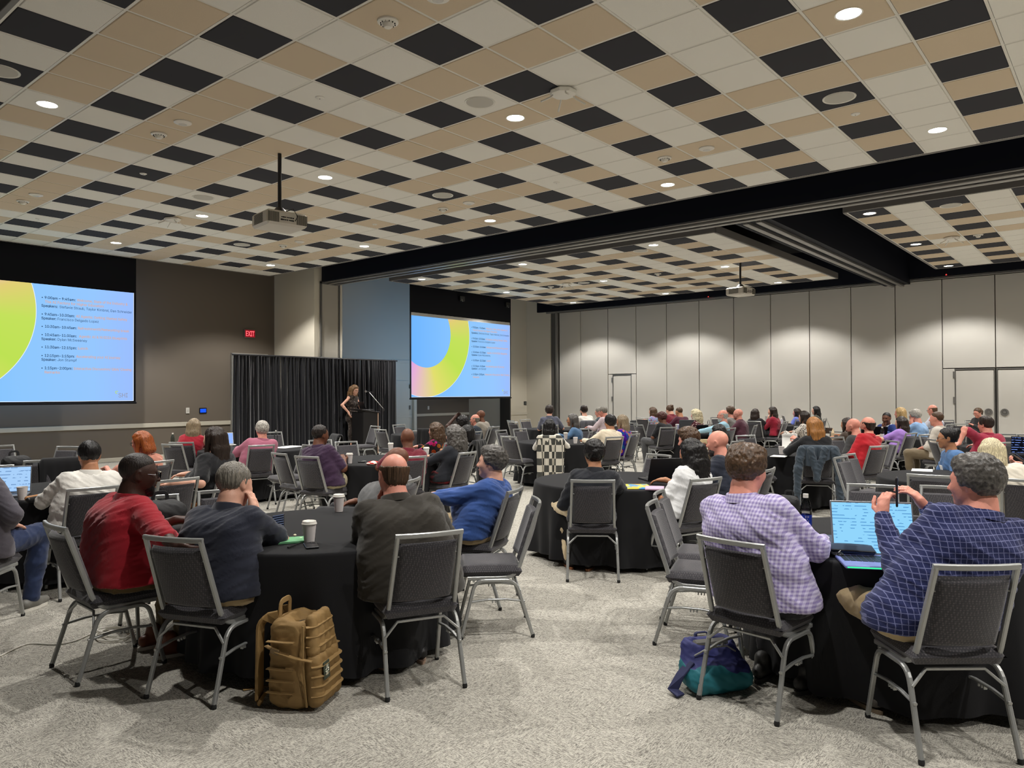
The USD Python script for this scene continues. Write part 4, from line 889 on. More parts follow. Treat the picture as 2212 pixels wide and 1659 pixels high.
    # ---- legs
    if pants is not None:
        pm, pk = pants; legp = [rc(P0 - X * 0.08 * W - np.array([0, 0, 0.02]), P0 + X * 0.08 * W - np.array([0, 0, 0.02]), 0.118 * Dp, None, 0.05)]; feet = []
        for q in (-1, 1):
            hipj = P0 + np.array([q * 0.088 * W, 0.02, -0.025])
            if stand: kn, an = np.array([q * 0.085, 0.02, 0.50 * s]), np.array([q * 0.09, -0.01, 0.09]); fd = np.array([q * 0.15, 1, 0])
            else:
                L = legs if isinstance(legs, dict) else {}
                dk, da = L.get('L' if q < 0 else 'R', dict(chair=((0.135, 0.42), (0.13, 0.38)), back=((0.14, 0.42), (0.13, 0.20)), wide=((0.21, 0.42), (0.19, 0.36)), fwd=((0.12, 0.44), (0.12, 0.52))).get(legs if isinstance(legs, str) else 'chair'))[:2]
                kn = np.array([q * dk[0] * (1 + 0.3 * fat), dk[1], seat + 0.085 + 0.02 * fat]) * np.array([1, s, 1]); an = np.array([q * da[0], da[1], 0.095])
                fd = np.array([q * 0.22, 1, 0]) if legs != 'back' else np.array([q * 0.15, 1, 0])
            rt, rk, rl = 0.083 * (1 + 0.55 * fat), 0.062 * (1 + 0.3 * fat), 0.050
            if pk == 'skirt': legp += [rc(hipj, kn, rt + 0.02, rk + 0.03, 0.10), rc(kn, an * 0.35 + kn * 0.65, rk + 0.03, 0.085, 0.12)]
            else:
                an2 = an + np.array([0, 0, 0.0]) if pk != 'shorts' else kn * 0.8 + an * 0.2
                legp += [rc(hipj, kn, rt + 0.008, rk + 0.010, 0.05), rc(kn, kn * 0.55 + an2 * 0.45, rk + 0.008, rl + 0.016, 0.03), rc(kn * 0.55 + an2 * 0.45, an2, rl + 0.016, 0.052, 0.03)]
            feet.append((q, an, unit(fd)))
        hl = hc if fine else hc * 1.05
        zt = P0[2] + 0.075
        pv, pf = surface(legp, hl, lambda p: np.maximum(p[:, 2] - zt, np.where(p[:, 1] < 0.24, seat - 0.004 - p[:, 2], -1) if not stand else -1))
        pv = folds(pv, pf, 0.008 if fine else 0.006, seed + 3, (9, 9, 9))
        obj('skirt' if pk == 'skirt' else 'trousers', (pv, pf), pm, t, smooth=True)
        if dep < 13 or stand:
            for q, an, fd in feet:
                side = np.cross(fd, [0, 0, 1.0]); hb = np.array([an[0], an[1], 0.0]) - fd * 0.06; tilt = extra.get('heel', 0) if extra else 0
                up_ = [rc(hb + [0, 0, 0.055], hb + fd * 0.09 + [0, 0, 0.052], 0.036, 0.040, 0.02), rc(hb + fd * 0.09 + [0, 0, 0.050], hb + fd * 0.205 + [0, 0, 0.040], 0.041, 0.031, 0.03), rc(hb + fd * 0.05 + [0, 0, 0.07], np.array([an[0], an[1], 0.115]), 0.04, 0.043, 0.02)]
                sv, sf = surface(up_, 0.008 if fine else 0.013, lambda p: 0.018 - p[:, 2]); sh = obj('shoe', (sv, sf), mat('shoe_%d_%d_%d' % tuple(shoes[:3]), srgb(*shoes[:3]), 0.5), t, smooth=True)
                sole = shoes[3:] if len(shoes) > 3 else (30, 29, 29)
                xs = np.linspace(0, 2 * np.pi, 28, endpoint=False); L_ = 0.135; ctr = hb + fd * 0.085
                out = [ctr + fd * (math.cos(a) * L_ * (1 if math.cos(a) > 0 else 0.98)) + side * (math.sin(a) * (0.040 + 0.008 * math.cos(a))) for a in xs]
                obj('sole', ring_mesh([np.array(out) + [0, 0, 0.001], np.array(out) + [0, 0, 0.022]]), mat('sole_%d_%d_%d' % tuple(sole), srgb(*sole), 0.7), sh)
    # ---- hair, face details
    hd_ = hair_mesh(hair[0], s * (0.95 if female else 1.0), 0.0065 if fine else 0.009 if mid else 0.012, seed)
    if hd_ is not None:
        hv, hf = hd_; hv = hv @ look_R.T + H
        obj('hair', (hv, hf), hair_mat(hair[1], 'curly' if hair[0] in ('afro', 'curlyshort', 'curlylong', 'thick') else 'straight'), t, smooth=True)
    hh = s * (0.95 if female else 1.0)
    if beard:
        bp = [el(np.array((0, 0.028, -0.060)) * hh, np.array((0.064, 0.066, 0.064)) * hh, None, 0.02), rc(np.array((0, 0.068, -0.102)) * hh, np.array((0, 0.074, -0.112)) * hh, 0.030 * hh, 0.024 * hh, 0.03)]
        bv, bf = surface(bp, 0.007 if fine else 0.011, lambda p: np.maximum(p[:, 2] - np.interp(p[:, 1], np.array([-0.03, 0.03, 0.06, 0.1]) * hh, np.array([-0.01, -0.045, -0.045, -0.05]) * hh), -0.03 * hh - p[:, 1]))
        bv = bv + normals(bv, bf) * (0.004 * (meshkit.noise(bv * 90, seed) - 0.5))[:, None]
        obj('beard', (bv @ look_R.T + H, bf), hair_mat(beard, 'curly'), t, smooth=True)
    view = unit((look_R @ [0, 1, 0])); cv = unit(loc([0, 0, HC]) - H)
    if dep < 14 and view @ cv > -0.55:
        for q in (-1, 1):
            ec = np.array((q * 0.031, 0.0785, 0.002)) * hh; e = trimesh.creation.icosphere(2, 0.0122 * hh); ey = obj('eye', (np.array(e.vertices) @ look_R.T + H + look_R @ ec, e.faces), EYEW, t, smooth=True)
            ii = trimesh.creation.icosphere(1, 0.0062 * hh); obj('iris', ((np.array(ii.vertices) * [1, 0.5, 1]) @ look_R.T + H + look_R @ (ec + [0, 0.0100 * hh, 0]), ii.faces), IRIS, ey, smooth=True)
            br = np.array([(q * (0.014 + 0.030 * u), 0.0915 - 0.014 * u * u, 0.0225 + 0.006 * math.sin(u * 2.4)) for u in np.linspace(0, 1, 5)]) * hh
            obj('eyebrow', tube(br @ look_R.T + H, np.array([0.0035, 0.0042, 0.004, 0.003, 0.0015]) * hh, 6), hair_mat(hair[1] if hair[1] not in ('platinum',) else 'blond'), t, smooth=True)
        lip = np.array([(x, 0.0975 - 6.5 * x * x, -0.063) for x in np.linspace(-0.021, 0.021, 7)]) * hh
        obj('lips', tube(lip @ look_R.T + H, np.array([0.002, 0.0045, 0.006, 0.0062, 0.006, 0.0045, 0.002]) * hh, 8), mat('lips_' + skin, srgb(*LIPS[skin]), 0.45), t, smooth=True)
    if glasses:
        gl = MB()
        for q in (-1, 1):
            a = np.linspace(0, 2 * np.pi, 15); ring = np.c_[q * 0.031 + 0.023 * np.cos(a), np.full(15, 0.106), 0.001 + 0.018 * np.sin(a)] * hh; gl.tube(ring, 0.0021 * hh, 6)
            gl.tube(np.array([(q * 0.054, 0.105, 0.006), (q * 0.074, 0.085, 0.006), (q * 0.080, 0.0, 0.010), (q * 0.082, -0.022, -0.002)]) * hh, 0.0021 * hh, 6)
        gl.tube(np.array([(-0.009, 0.107, 0.004), (0, 0.111, 0.006), (0.009, 0.107, 0.004)]) * hh, 0.002 * hh, 6)
        gv, gf = gl.mesh(); obj('spectacles', (gv @ look_R.T + H, gf), GLASS_FRAME, t, kind='stuff' if False else None)
    PEOPLE[key] = dict(prim=t, R=Rw, org=org, H=H, N=N, look=look_R)
    return t
# ---- the audience, placed by the chair each one sits on and the pixel of the head
def sit(key, who, ch, hx, hy, top, lean=0.10, turn=0.0, back=0.0, **k):
    pos, heading = CH[ch]; h = heading + turn; f = np.array([math.cos(math.radians(heading)), math.sin(math.radians(heading))])
    adv = 0.112 * 1.75 * k.get('fat', 0.0) * 0.75; hip = pos[:2] + f * (0.035 + adv + back); lean = lean - 0.06 - adv * 0.6; g = np.array([math.cos(math.radians(h)), math.sin(math.radians(h))])
    dep = pix([*(hip + g * lean), 1.3])[2]; H = at_d(hx, hy, dep)
    if DEBUG: print(f'{key:9s} dep {dep:5.2f} head z {H[2]:.2f}  side {((H[:2] - hip) @ [-g[1], g[0]]):+.2f} fwd {((H[:2] - hip) @ g):+.2f}')
    return person(key, who, hip, h, H, dep, top, **k)
def sit_free(key, who, px, D, turn, side, hx, hy, top, lean=0.10, **k):
    """No chair of theirs shows clearly: seat and chair at a pixel column and depth, facing turn degrees left (L) or right (R) of straight away."""
    c = at_d(px, 848, D); h = bearing(px) + (turn if side == 'L' else -turn)
    x, y = clear_of_tables(c[0], c[1], 0.95); place_chair('_' + key, x, y, h, 'grey banquet chair of the ' + ' '.join(who.split(',')[0].split()[:10]))
    return sit(key, who, '_' + key, hx, hy, top, lean, **k)
DEBUG = False
fb = fabric
KHAKI, NAVYP, BLKP, JEAN, OLIVE, CREAMP, GREYP = fb('khaki', (186, 164, 126)), fb('navy_trousers', (36, 42, 60)), fb('black_trousers', (30, 30, 33)), fb('dark_jeans', (44, 56, 88)), fb('olive_trousers', (92, 76, 46)), fb('cream_trousers', (222, 202, 166)), fb('grey_trousers', (84, 84, 86))
TR = lambda m: (m, 'trousers')
RED, NAVY, SUIT, DENIM, WSHIRT = fb('red_shirt', (158, 26, 40)), fb('navy_polo', (38, 41, 54)), fb('brown_suit', (54, 50, 44)), fb('blue_shirt', (58, 88, 152)), fb('white_shirt', (236, 232, 224))
PLAID, CHECK = fb('purple_plaid', (206, 198, 226), ('plaid', (146, 132, 184), 52)), fb('blue_check', (36, 42, 84), ('grid', (104, 108, 148), 40))
BLK, BLAZER = fb('black_knit', (26, 26, 29)), fb('black_blazer', (34, 36, 42))
# near left table
sit('red', 'heavy man in a red shirt and olive trousers at the near left table', 'c1', 300, 1024, ('polo', RED, ), 0.19, fat=0.62, size=1.04, skin='dark', hair=('buzz', 'buzz'), look=(-18, 6, 0), SL='rolled', arms=('table', dict(w=at(384, 1182, 0.80), hint=(0.6, 0.1, -1), d=(0.2, 1, 0), n=(0, 0, -1))), pants=TR(OLIVE), shoes=(118, 66, 42, 226, 220, 206), collar=RED, beard='black', glasses=True, legs='back')
sit('navy', 'grey-haired man in a dark navy polo resting his cheek on his hand', 'c2', 507, 1047, ('polo', NAVY), 0.27, fat=0.36, size=1.02, hair=('short', 'grey'), look=(-8, 16, -8), SL='short', arms=('lap', 'cheek'), pants=TR(KHAKI), shoes=(44, 36, 32), collar=NAVY, legs='back')
sit('suit', 'balding man in a dark brown suit jacket, back to us, near left table', 'c3', 850, 1026, ('blazer', SUIT), 0.25, fat=0.50, size=1.03, skin='pink', hair=('fringe', 'brown'), look=(4, 8, 3), SL='long', HEM='long', arms=('chin', 'table'), pants=TR(fb('brown_suit', (54, 50, 44))), shoes=(34, 32, 34, 190, 160, 140), collar=SUIT, legs='back')
sit('denim', 'man in a blue denim shirt and khakis, seen from his left behind', 'c4', 1062, 1000, ('shirt', DENIM), 0.10, fat=0.30, size=1.0, hair=('thick', 'saltpepper'), look=(8, -4, 0), SL='long', arms=('table', 'table'), pants=TR(KHAKI), shoes=(50, 40, 34), collar=DENIM)
sit('grey_tee', 'bald brown-skinned man mostly hidden beyond the dark suit', 'c86', 857, 996, ('tee', fb('grey_tee', (98, 98, 98))), 0.14, fat=0.25, skin='brown', hair=('none', 'black'), SL='short', arms=('chin', 'lap'), pants=TR(BLKP))
# left edge
sit('white', 'black-haired man in a white dress shirt at the left table', 'c9', 193, 985, ('shirt', WSHIRT), 0.16, fat=0.24, skin='tan', hair=('short', 'black'), SL='long', arms=('table', 'table'), pants=TR(NAVYP), collar=WSHIRT, look=(-6, 8, 0))
sit('redhead', 'woman with short red hair and a pink top at the left table', 'c87', 305, 956, ('tee', fb('pink_tee', (206, 140, 120))), 0.12, female=True, skin='pink', hair=('bob', 'red'), SL='short', look=(22, 10, 0), glasses=True, arms=('table', 'table'), pants=TR(BLKP))
sit_free('leopard', 'woman with long dark brown hair, black top and leopard skirt', 455, 7.5, 48, 'L', 462, 949, ('top', BLK), 0.12, female=True, fat=0.42, size=1.04, hair=('long', 'darkbrown'), SL='short', HEM='waist', arms=(dict(w=at(372, 1044, 0.79), d=(-0.2, 1, 0), n=(0, 0, -1)), 'table'), pants=(fb('leopard', (150, 98, 56), ('spots', (30, 22, 18), 30)), 'skirt'))
sit_free('gblazer', 'person in a grey blazer and dark jeans cut by the left edge', -62, 5.25, 30, 'R', -70, 985, ('blazer', fb('grey_blazer', (92, 88, 96))), 0.1, fat=0.2, hair=('short', 'brown'), SL='long', HEM='long', arms=('lap', dict(w=at_d(20, 1132, 5.45), d=(0, 1, -0.3), n=(0, 0, -1))), pants=TR(JEAN), shoes=(120, 118, 112, 224, 220, 210), legs='wide')
# table below the drape
sit_free('redtop', 'blonde woman in a red top, back to us, below the wall panel', 408, 11.8, 22, 'R', 420, 921, ('top', fb('crimson_top', (160, 32, 48))), 0.12, female=True, hair=('mid', 'ash'), SL='long', arms=('table', 'table'), pants=TR(BLKP))
sit('pink', 'grey-haired man in a dusty pink blazer before the drape', 'c16', 566, 929, ('blazer', fb('pink_blazer', (164, 96, 116))), 0.12, fat=0.22, skin='pink', hair=('thick', 'silver'), SL='long', HEM='long', arms=('table', 'table'), pants=TR(KHAKI), shoes=(170, 110, 56), collar=fb('pink_blazer', (164, 96, 116)))
sit('purple', 'man in a dark purple polo and khakis turned toward the lectern', 'c21', 692, 940, ('polo', fb('plum_polo', (62, 42, 66))), 0.13, fat=0.24, skin='brown', hair=('receding', 'buzz'), SL='short', arms=('table', 'chest'), pants=TR(fb('pale_khaki', (196, 184, 150))), collar=fb('plum_polo', (62, 42, 66)), look=(-10, 2, 0))
sit('maroon', 'bald man in a maroon polo, back to us, in front of the lectern table', 'c27', 880, 947, ('polo', fb('maroon_polo', (110, 32, 46))), 0.13, fat=0.2, skin='brown', hair=('none', 'black'), SL='short', arms=('table', 'table'), pants=TR(BLKP), collar=fb('maroon_polo', (110, 32, 46)))
sit_free('floral', 'woman with wavy brown hair in a black and red floral blouse', 940, 11.4, 58, 'L', 940, 931, ('top', fb('red_floral', (34, 26, 28), ('flower', (176, 52, 70), 14))), 0.12, female=True, hair=('wavy', 'brown'), SL='long', arms=('table', 'table'), pants=TR(BLKP), skin='pink')
sit('curls', 'woman with grey curls, a black blazer and a red plaid skirt', 'c28', 980, 942, ('blazer', fb('black_blazer', (34, 36, 42))), 0.15, female=True, fat=0.12, hair=('curlylong', 'saltpepper'), SL='long', arms=('table', 'table'), pants=(fb('red_plaid', (120, 30, 36), ('plaid', (30, 26, 28), 16)), 'skirt'))
sit_free('afro', 'person with an afro raising one arm behind the grey curls', 1004, 14.6, 50, 'L', 997, 915, ('top', fb('dark_top', (44, 38, 40))), 0.10, female=True, skin='dark', hair=('afro', 'black'), SL='cap', arms=(dict(h=(-0.14, 0.06, 0.12), hint=(-1, 0.3, -0.6), d=(0.6, 0, 0.4), n=(0, -1, 0)), 'table'), pants=TR(BLKP))
sit('polka', 'woman with black hair, glasses and a polka dot blouse, facing left', 'c30', 1008, 936, ('top', fb('polka', (30, 30, 32), ('spots', (226, 222, 214), 40))), 0.14, female=True, skin='tan', hair=('bob', 'black'), SL='short', glasses=True, arms=('table', 'table'), pants=TR(BLKP))
sit('striped', 'bald man with glasses in a dark striped shirt, facing left', 'c29', 1026, 907, ('shirt', fb('dark_stripe', (40, 46, 56), ('stripe', (84, 92, 102), 60))), 0.16, fat=0.2, skin='pink', hair=('fringe', 'grey'), SL='long', glasses=True, arms=('table', 'table'), pants=TR(BLKP), collar=fb('dark_collar', (40, 46, 56)))
sit_free('tanjkt', 'bald dark-skinned man in a grey tan jacket by the recess', 1046, 16.6, 62, 'L', 1038, 898, ('blazer', fb('tan_jacket', (150, 142, 130))), 0.10, skin='brown', hair=('none', 'black'), SL='long', arms=('table', 'table'), pants=TR(BLKP))
# middle back
sit_free('gpolo', 'young man with curly brown hair in a grey polo by the corner', 1190, 17.6, 4, 'R', 1187, 888, ('polo', fb('grey_polo', (88, 90, 104))), 0.14, hair=('curlyshort', 'darkbrown'), SL='short', arms=('table', 'table'), pants=TR(BLKP), collar=fb('grey_polo', (88, 90, 104)))
sit('braids', 'woman with long black braids and a white cardigan', 'c38', 1187, 921, ('cardi', fb('white_cardigan', (230, 226, 216))), 0.12, female=True, skin='dark', hair=('braids', 'black'), SL='long', arms=('table', 'table'), pants=TR(BLKP))
sit_free('denimw', 'woman with long grey hair, glasses and a denim shirt, facing left', 1246, 13.9, 80, 'L', 1236, 908, ('shirt', fb('denim_shirt', (84, 116, 150))), 0.12, female=True, skin='tan', hair=('mid', 'saltpepper'), SL='long', glasses=True, arms=('table', 'table'), pants=TR(JEAN))
sit('beardw', 'bearded man with dark hair in a white shirt by the partition', 'c40', 1261, 887, ('shirt', WSHIRT), 0.14, turn=28, hair=('side', 'darkbrown'), SL='long', beard='darkbrown', glasses=True, arms=('table', 'table'), pants=TR(GREYP))
sit_free('older', 'man in a dark shirt half hidden by the grey-haired man', 1299, 19.4, 66, 'L', 1294, 891, ('shirt', fb('slate_shirt', (62, 72, 78))), 0.14, skin='pink', hair=('short', 'grey'), SL='long', glasses=True, look=(0, 12, 0), arms=('table', 'table'), pants=TR(BLKP))
sit_free('pinksh', 'grey-haired man in a pale pink shirt looking down', 1311, 17.8, 58, 'L', 1303, 890, ('shirt', fb('pale_pink', (196, 178, 182))), 0.16, fat=0.15, skin='pink', hair=('short', 'grey'), SL='long', look=(0, 16, 0), arms=('table', 'table'), pants=TR(GREYP))
sit('cream', 'black-haired man in a cream jacket, back to us', 'c41', 1318, 913, ('blazer', fb('cream_jacket', (222, 208, 184))), 0.13, skin='tan', hair=('thick', 'black'), SL='long', glasses=True, arms=('table', 'table'), pants=TR(GREYP), collar=fb('cream_jacket', (222, 208, 184)))
sit('bluefl', 'blonde woman in a bright blue floral dress', 'c42', 1343, 911, ('dress', fb('blue_floral', (44, 74, 152), ('flower', (214, 96, 104), 11))), 0.14, female=True, skin='tan', hair=('mid', 'ash'), SL='short', HEM='long', arms=('table', 'table'), pants=(fb('blue_floral', (44, 74, 152)), 'skirt'))
sit_free('lflow', 'woman with long brown hair in a pale flowered top at the rear', 1413, 22.4, 62, 'L', 1409, 889, ('top', fb('pale_flowers', (150, 160, 196), ('flower', (206, 150, 160), 16))), 0.10, female=True, hair=('wavy', 'brown'), SL='cap', arms=('inward', 'table'), pants=TR(BLKP))
sit('bpolo', 'person with short dark red hair in a black polo shirt', 'c48', 1430, 903, ('polo', BLK), 0.17, turn=14, female=True, skin='brown', hair=('curlyshort', 'dkred'), SL='short', look=(6, 20, 0), glasses=True, arms=('lap', 'lap'), pants=TR(GREYP))
sit_free('topknot', 'man with a top knot in a maroon polo at the back', 1455, 20.0, 42, 'L', 1447, 886, ('polo', fb('maroon_polo', (110, 32, 46))), 0.16, fat=0.3, size=1.05, hair=('bun', 'brown'), SL='short', glasses=True, look=(0, 16, 0), arms=('table', 'table'), pants=TR(BLKP), collar=fb('maroon_polo', (110, 32, 46)))
sit_free('maroon2', 'second man in dark maroon with a shaved head at the back', 1474, 19.6, 46, 'L', 1467, 890, ('polo', fb('wine_polo', (74, 28, 46))), 0.16, fat=0.15, skin='tan', hair=('buzz', 'brown'), SL='long', look=(0, 14, 0), arms=('table', 'table'), pants=TR(BLKP))
sit_free('blonde', 'woman with curly blonde hair in a maroon patterned top', 1507, 17.0, 66, 'L', 1502, 897, ('top', fb('maroon_print', (82, 36, 44), ('spots', (206, 186, 182), 22))), 0.10, female=True, skin='pink', hair=('curlylong', 'platinum'), SL='long', arms=('chest', 'table'), pants=TR(BLKP))
sit('paleblue', 'bald man with a white beard and pale blue shirt, facing left', 'c64', 1561, 898, ('shirt', fb('pale_blue', (160, 200, 218))), 0.14, turn=24, fat=0.18, skin='pink', hair=('fringe', 'silver'), SL='long', beard='white', glasses=True, arms=('table', 'table'), pants=TR(KHAKI))
sit_free('brownh', 'dark-haired man in grey between the two bald men', 1583, 18.0, 62, 'L', 1577, 890, ('shirt', fb('mid_grey', (130, 126, 122))), 0.10, skin='pink', hair=('thick', 'brown'), SL='long', arms=('table', 'table'), pants=TR(BLKP))
sit('plum', 'bald man with glasses in a plum dress shirt, facing left', 'c62', 1594, 895, ('shirt', fb('plum_shirt', (84, 48, 60))), 0.13, fat=0.22, skin='pink', hair=('none', 'grey'), SL='long', glasses=True, arms=('table', 'table'), pants=TR(BLKP), collar=fb('plum_shirt', (84, 48, 60)))
sit('longbr', 'woman with long dark brown hair in black, back to us, at the rear', 'c63', 1632, 893, ('top', BLK), 0.12, female=True, hair=('long', 'darkbrown'), SL='long', arms=('table', 'table'), pants=TR(BLKP))
sit_free('redjkt', 'woman with dark hair in a red jacket behind the white laptop', 1673, 19.6, 72, 'L', 1668, 889, ('cardi', fb('red_jacket', (148, 32, 52))), 0.10, female=True, hair=('mid', 'darkbrown'), SL='long', arms=('chin', 'table'), pants=TR(BLKP))
sit('peri', 'woman with dark hair in a periwinkle dress, facing left', 'c83', 1721, 892, ('dress', fb('periwinkle', (104, 118, 194))), 0.12, turn=24, female=True, skin='pink', hair=('mid', 'darkbrown'), SL='long', HEM='long', arms=('lap', 'lap'), pants=(fb('periwinkle', (104, 118, 194)), 'skirt'))
sit_free('dotted', 'woman with dark brown hair in a black and white dotted blouse', 1743, 15.2, 62, 'L', 1736, 901, ('top', fb('dotted', (214, 206, 196), ('spots', (40, 38, 38), 30))), 0.10, female=True, skin='fair', hair=('mid', 'darkbrown'), SL='long', arms=('table', 'table'), pants=TR(BLKP))
sit('glassw', 'woman with long black hair and glasses nearest the partition', 'c82', 1762, 887, ('top', fb('olive_top', (74, 72, 62))), 0.10, female=True, skin='fair', hair=('long', 'black'), SL='long', glasses=True, arms=('table', 'table'), pants=TR(BLKP))
sit('auburn', 'woman with auburn hair and a black jacket eating from a white box', 'c60', 1757, 921, ('blazer', BLK), 0.14, turn=12, female=True, skin='pink', hair=('mid', 'auburn'), SL='long', look=(22, 6, 0), arms=(dict(w=at_d(1724, 951, 10.35), d=(-0.5, 0.6, 0.4), n=(0.6, 0.2, -0.6), curl=0.6), 'table'), pants=TR(BLKP))
# centre table
sit('blackbl', 'young man with thick black hair in a black blazer, centre', 'c85', 1283, 982, ('blazer', BLAZER), 0.13, skin='tan', hair=('thick', 'black'), look=(14, 2, 0), SL='long', HEM='long', arms=('lap', 'table'), pants=TR(CREAMP), shoes=(28, 27, 28, 150, 96, 62), collar=BLAZER, legs=dict(L=((0.30, 0.40), (0.20, 0.28)), R=((0.12, 0.42), (-0.02, 0.22))))
sit_free('boy', 'young man with curly brown hair holding his hands to his mouth', 1500, 7.9, 66, 'L', 1487, 951, ('tee', fb('maroon_tee', (104, 36, 46))), 0.16, skin='pink', hair=('curlyshort', 'brown'), SL='short', look=(6, 10, 0), arms=('chin', 'chin'), pants=TR(BLKP))
sit('girl', 'girl with long wavy black hair in a white tee', 'c51', 1492, 979, ('tee', fb('white_tee', (226, 226, 226))), 0.15, female=True, skin='olive', hair=('wavy', 'black'), SL='short', look=(8, 4, 0), arms=('lap', 'table'), pants=TR(BLKP), shoes=(220, 206, 186, 230, 226, 214))
sit_free('curlblk', 'woman with black hair and a patterned dress beyond the bald man', 1557, 11.6, 60, 'L', 1552, 934, ('dress', fb('bw_print', (40, 38, 38), ('flower', (206, 198, 180), 12))), 0.16, female=True, skin='brown', hair=('mid', 'black'), SL='short', look=(10, 18, 0), arms=('table', 'table'), pants=TR(fb('olive_trousers', (92, 76, 46))))
sit('beardb', 'bald man with a grey beard in a navy jacket, facing left', 'c67', 1550, 957, ('blazer', fb('navy_jacket', (34, 38, 50))), 0.34, back=0.06, fat=0.3, size=1.03, skin='pink', hair=('none', 'grey'), SL='long', HEM='long', beard='saltpepper', look=(0, 4, 0), arms=('table', 'table'), pants=TR(BLKP))
# near right table
sit('plaid', 'man with thick brown hair in a purple checked shirt, back to us', 'c54', 1614, 1016, ('shirt', PLAID), 0.22, fat=0.36, size=1.06, skin='pink', hair=('thick', 'brown'), look=(-4, 8, 0), SL='long', arms=('inward', 'table'), pants=TR(fb('charcoal_trousers', (44, 43, 46))), shoes=(52, 50, 48, 70, 68, 64), collar=PLAID, legs='back')
sit('check', 'grey-haired man in dark blue checks photographing with a phone', 'c55', 2106, 1044, ('shirt', CHECK), 0.13, fat=0.40, size=1.04, skin='pink', hair=('thick', 'saltpepper'), look=(36, 2, 0), SL='long', arms=(dict(w=at_d(1906, 1116, 3.82), hint=(-0.8, 0.2, -1), d=(0.25, 0.3, 1), n=(0.9, 0.3, -0.2), curl=0.8, thumb=0.2), dict(w=at_d(2002, 1100, 3.88), hint=(0.2, 0.6, -1), d=(-0.55, 0.25, 0.8), n=(-0.3, 0.5, -0.8), curl=0.5, thumb=0.8)), pants=TR(KHAKI), shoes=(86, 80, 74, 128, 110, 90), collar=CHECK, legs=dict(L=((0.24, 0.42), (0.16, 0.28)), R=((0.14, 0.40), (0.02, 0.22))))
# right side
sit('redpull', 'bearded man in a bright red pullover at the right', 'c70', 1874, 919, ('pull', fb('bright_red', (176, 30, 40))), 0.18, skin='pink', hair=('fringe', 'darkbrown'), SL='long', beard='black', look=(0, -2, 0), arms=('lap', 'lap'), pants=TR(NAVYP), collar=fb('bright_red', (176, 30, 40)))
sit_free('baldg', 'bald pink-faced man in a grey jacket left of the red pullover', 1856, 10.9, 62, 'L', 1843, 922, ('blazer', fb('dark_grey_jkt', (66, 66, 66))), 0.18, fat=0.1, skin='pink', hair=('none', 'brown'), SL='rolled', look=(0, 12, 0), beard='brown', arms=('lap', 'lap'), pants=TR(GREYP))
sit_free('hid', 'woman with straight dark hair mostly hidden by the bald man', 1836, 13.4, 58, 'L', 1829, 917, ('top', fb('brown_top', (70, 58, 50))), 0.10, female=True, skin='tan', hair=('long', 'darkbrown'), SL='long', arms=('table', 'table'), pants=TR(BLKP))
sit_free('navyman', 'dark-skinned man in a blue blazer resting his chin, facing us', 1920, 15.4, 150, 'L', 1915, 904, ('blazer', fb('royal_blazer', (42, 62, 124))), 0.12, skin='brown', hair=('buzz', 'black'), SL='long', arms=('table', 'chin'), look=(10, 6, 0), pants=TR(BLKP), collar=fb('pale_collar', (206, 214, 226)))
sit_free('shortbl', 'person with short blonde hair behind the lilac top', 1949, 15.8, 70, 'L', 1944, 893, ('top', fb('teal_top', (60, 72, 96))), 0.10, female=True, skin='pink', hair=('bob', 'blond'), SL='long', arms=('table', 'table'), pants=TR(BLKP))
sit('lilac', 'woman with long straight brown hair in a lilac top', 'c72', 1946, 914, ('top', fb('lilac', (162, 124, 200))), 0.14, female=True, hair=('long', 'darkbrown'), SL='short', arms=('table', 'table'), pants=TR(NAVYP))
sit_free('ltblue', 'man with grey hair in a light blue polo, hand over his face', 1986, 14.4, 70, 'L', 1977, 899, ('polo', fb('light_blue', (140, 174, 214))), 0.16, fat=0.2, skin='pink', hair=('thick', 'silver'), SL='short', glasses=True, look=(0, 14, 0), arms=('cheek', 'table'), pants=TR(KHAKI))
sit_free('baldgl', 'bald man with glasses in a pale shirt by the partition door', 2023, 17.2, 66, 'L', 2014, 886, ('shirt', fb('pale_grey_sh', (196, 196, 208))), 0.12, skin='pink', hair=('fringe', 'brown'), SL='long', glasses=True, look=(0, 10, 0), arms=('table', 'table'), pants=TR(BLKP))
sit_free('offwhite', 'bald man in an off-white shirt and tan trousers, facing left', 2034, 12.6, 72, 'L', 2023, 905, ('shirt', fb('off_white', (206, 198, 186))), 0.12, fat=0.2, skin='pink', hair=('buzz', 'brown'), SL='rolled', arms=('lap', 'lap'), pants=TR(fb('taupe_trousers', (120, 106, 84))), collar=fb('off_white', (206, 198, 186)))
sit('ponytail', 'woman with a dark ponytail, glasses and a dark blazer, looking down', 'c77', 2112, 892, ('blazer', fb('dark_blazer2', (54, 52, 54))), 0.12, turn=-55, female=True, skin='pink', hair=('pony', 'brown'), SL='long', glasses=True, look=(0, 14, 0), arms=('chest', 'lap'), pants=TR(BLKP))
sit_free('redsh', 'dark-haired man in a raspberry polo leaning back at the right', 2135, 11.2, 38, 'L', 2129, 918, ('polo', fb('raspberry', (156, 42, 66))), 0.10, fat=0.28, skin='pink', hair=('side', 'darkbrown'), SL='short', glasses=True, look=(16, 2, 0), arms=(dict(w=at_d(2072, 958, 11.1), hint=(-1, -0.2, 0.2), d=(-1, 0.2, -0.2), n=(0, 0, -1)), 'table'), pants=TR(BLKP), collar=fb('raspberry', (156, 42, 66)))
sit_free('bluew', 'woman with dark hair, glasses, a blue top and a name badge', 2062, 8.3, 108, 'L', 2047, 947, ('top', fb('steel_blue', (76, 112, 158))), 0.10, female=True, fat=0.12, skin='olive', hair=('bun', 'black'), SL='long', glasses=True, look=(-14, 2, 0), arms=('lap', 'lap'), pants=TR(BLKP))
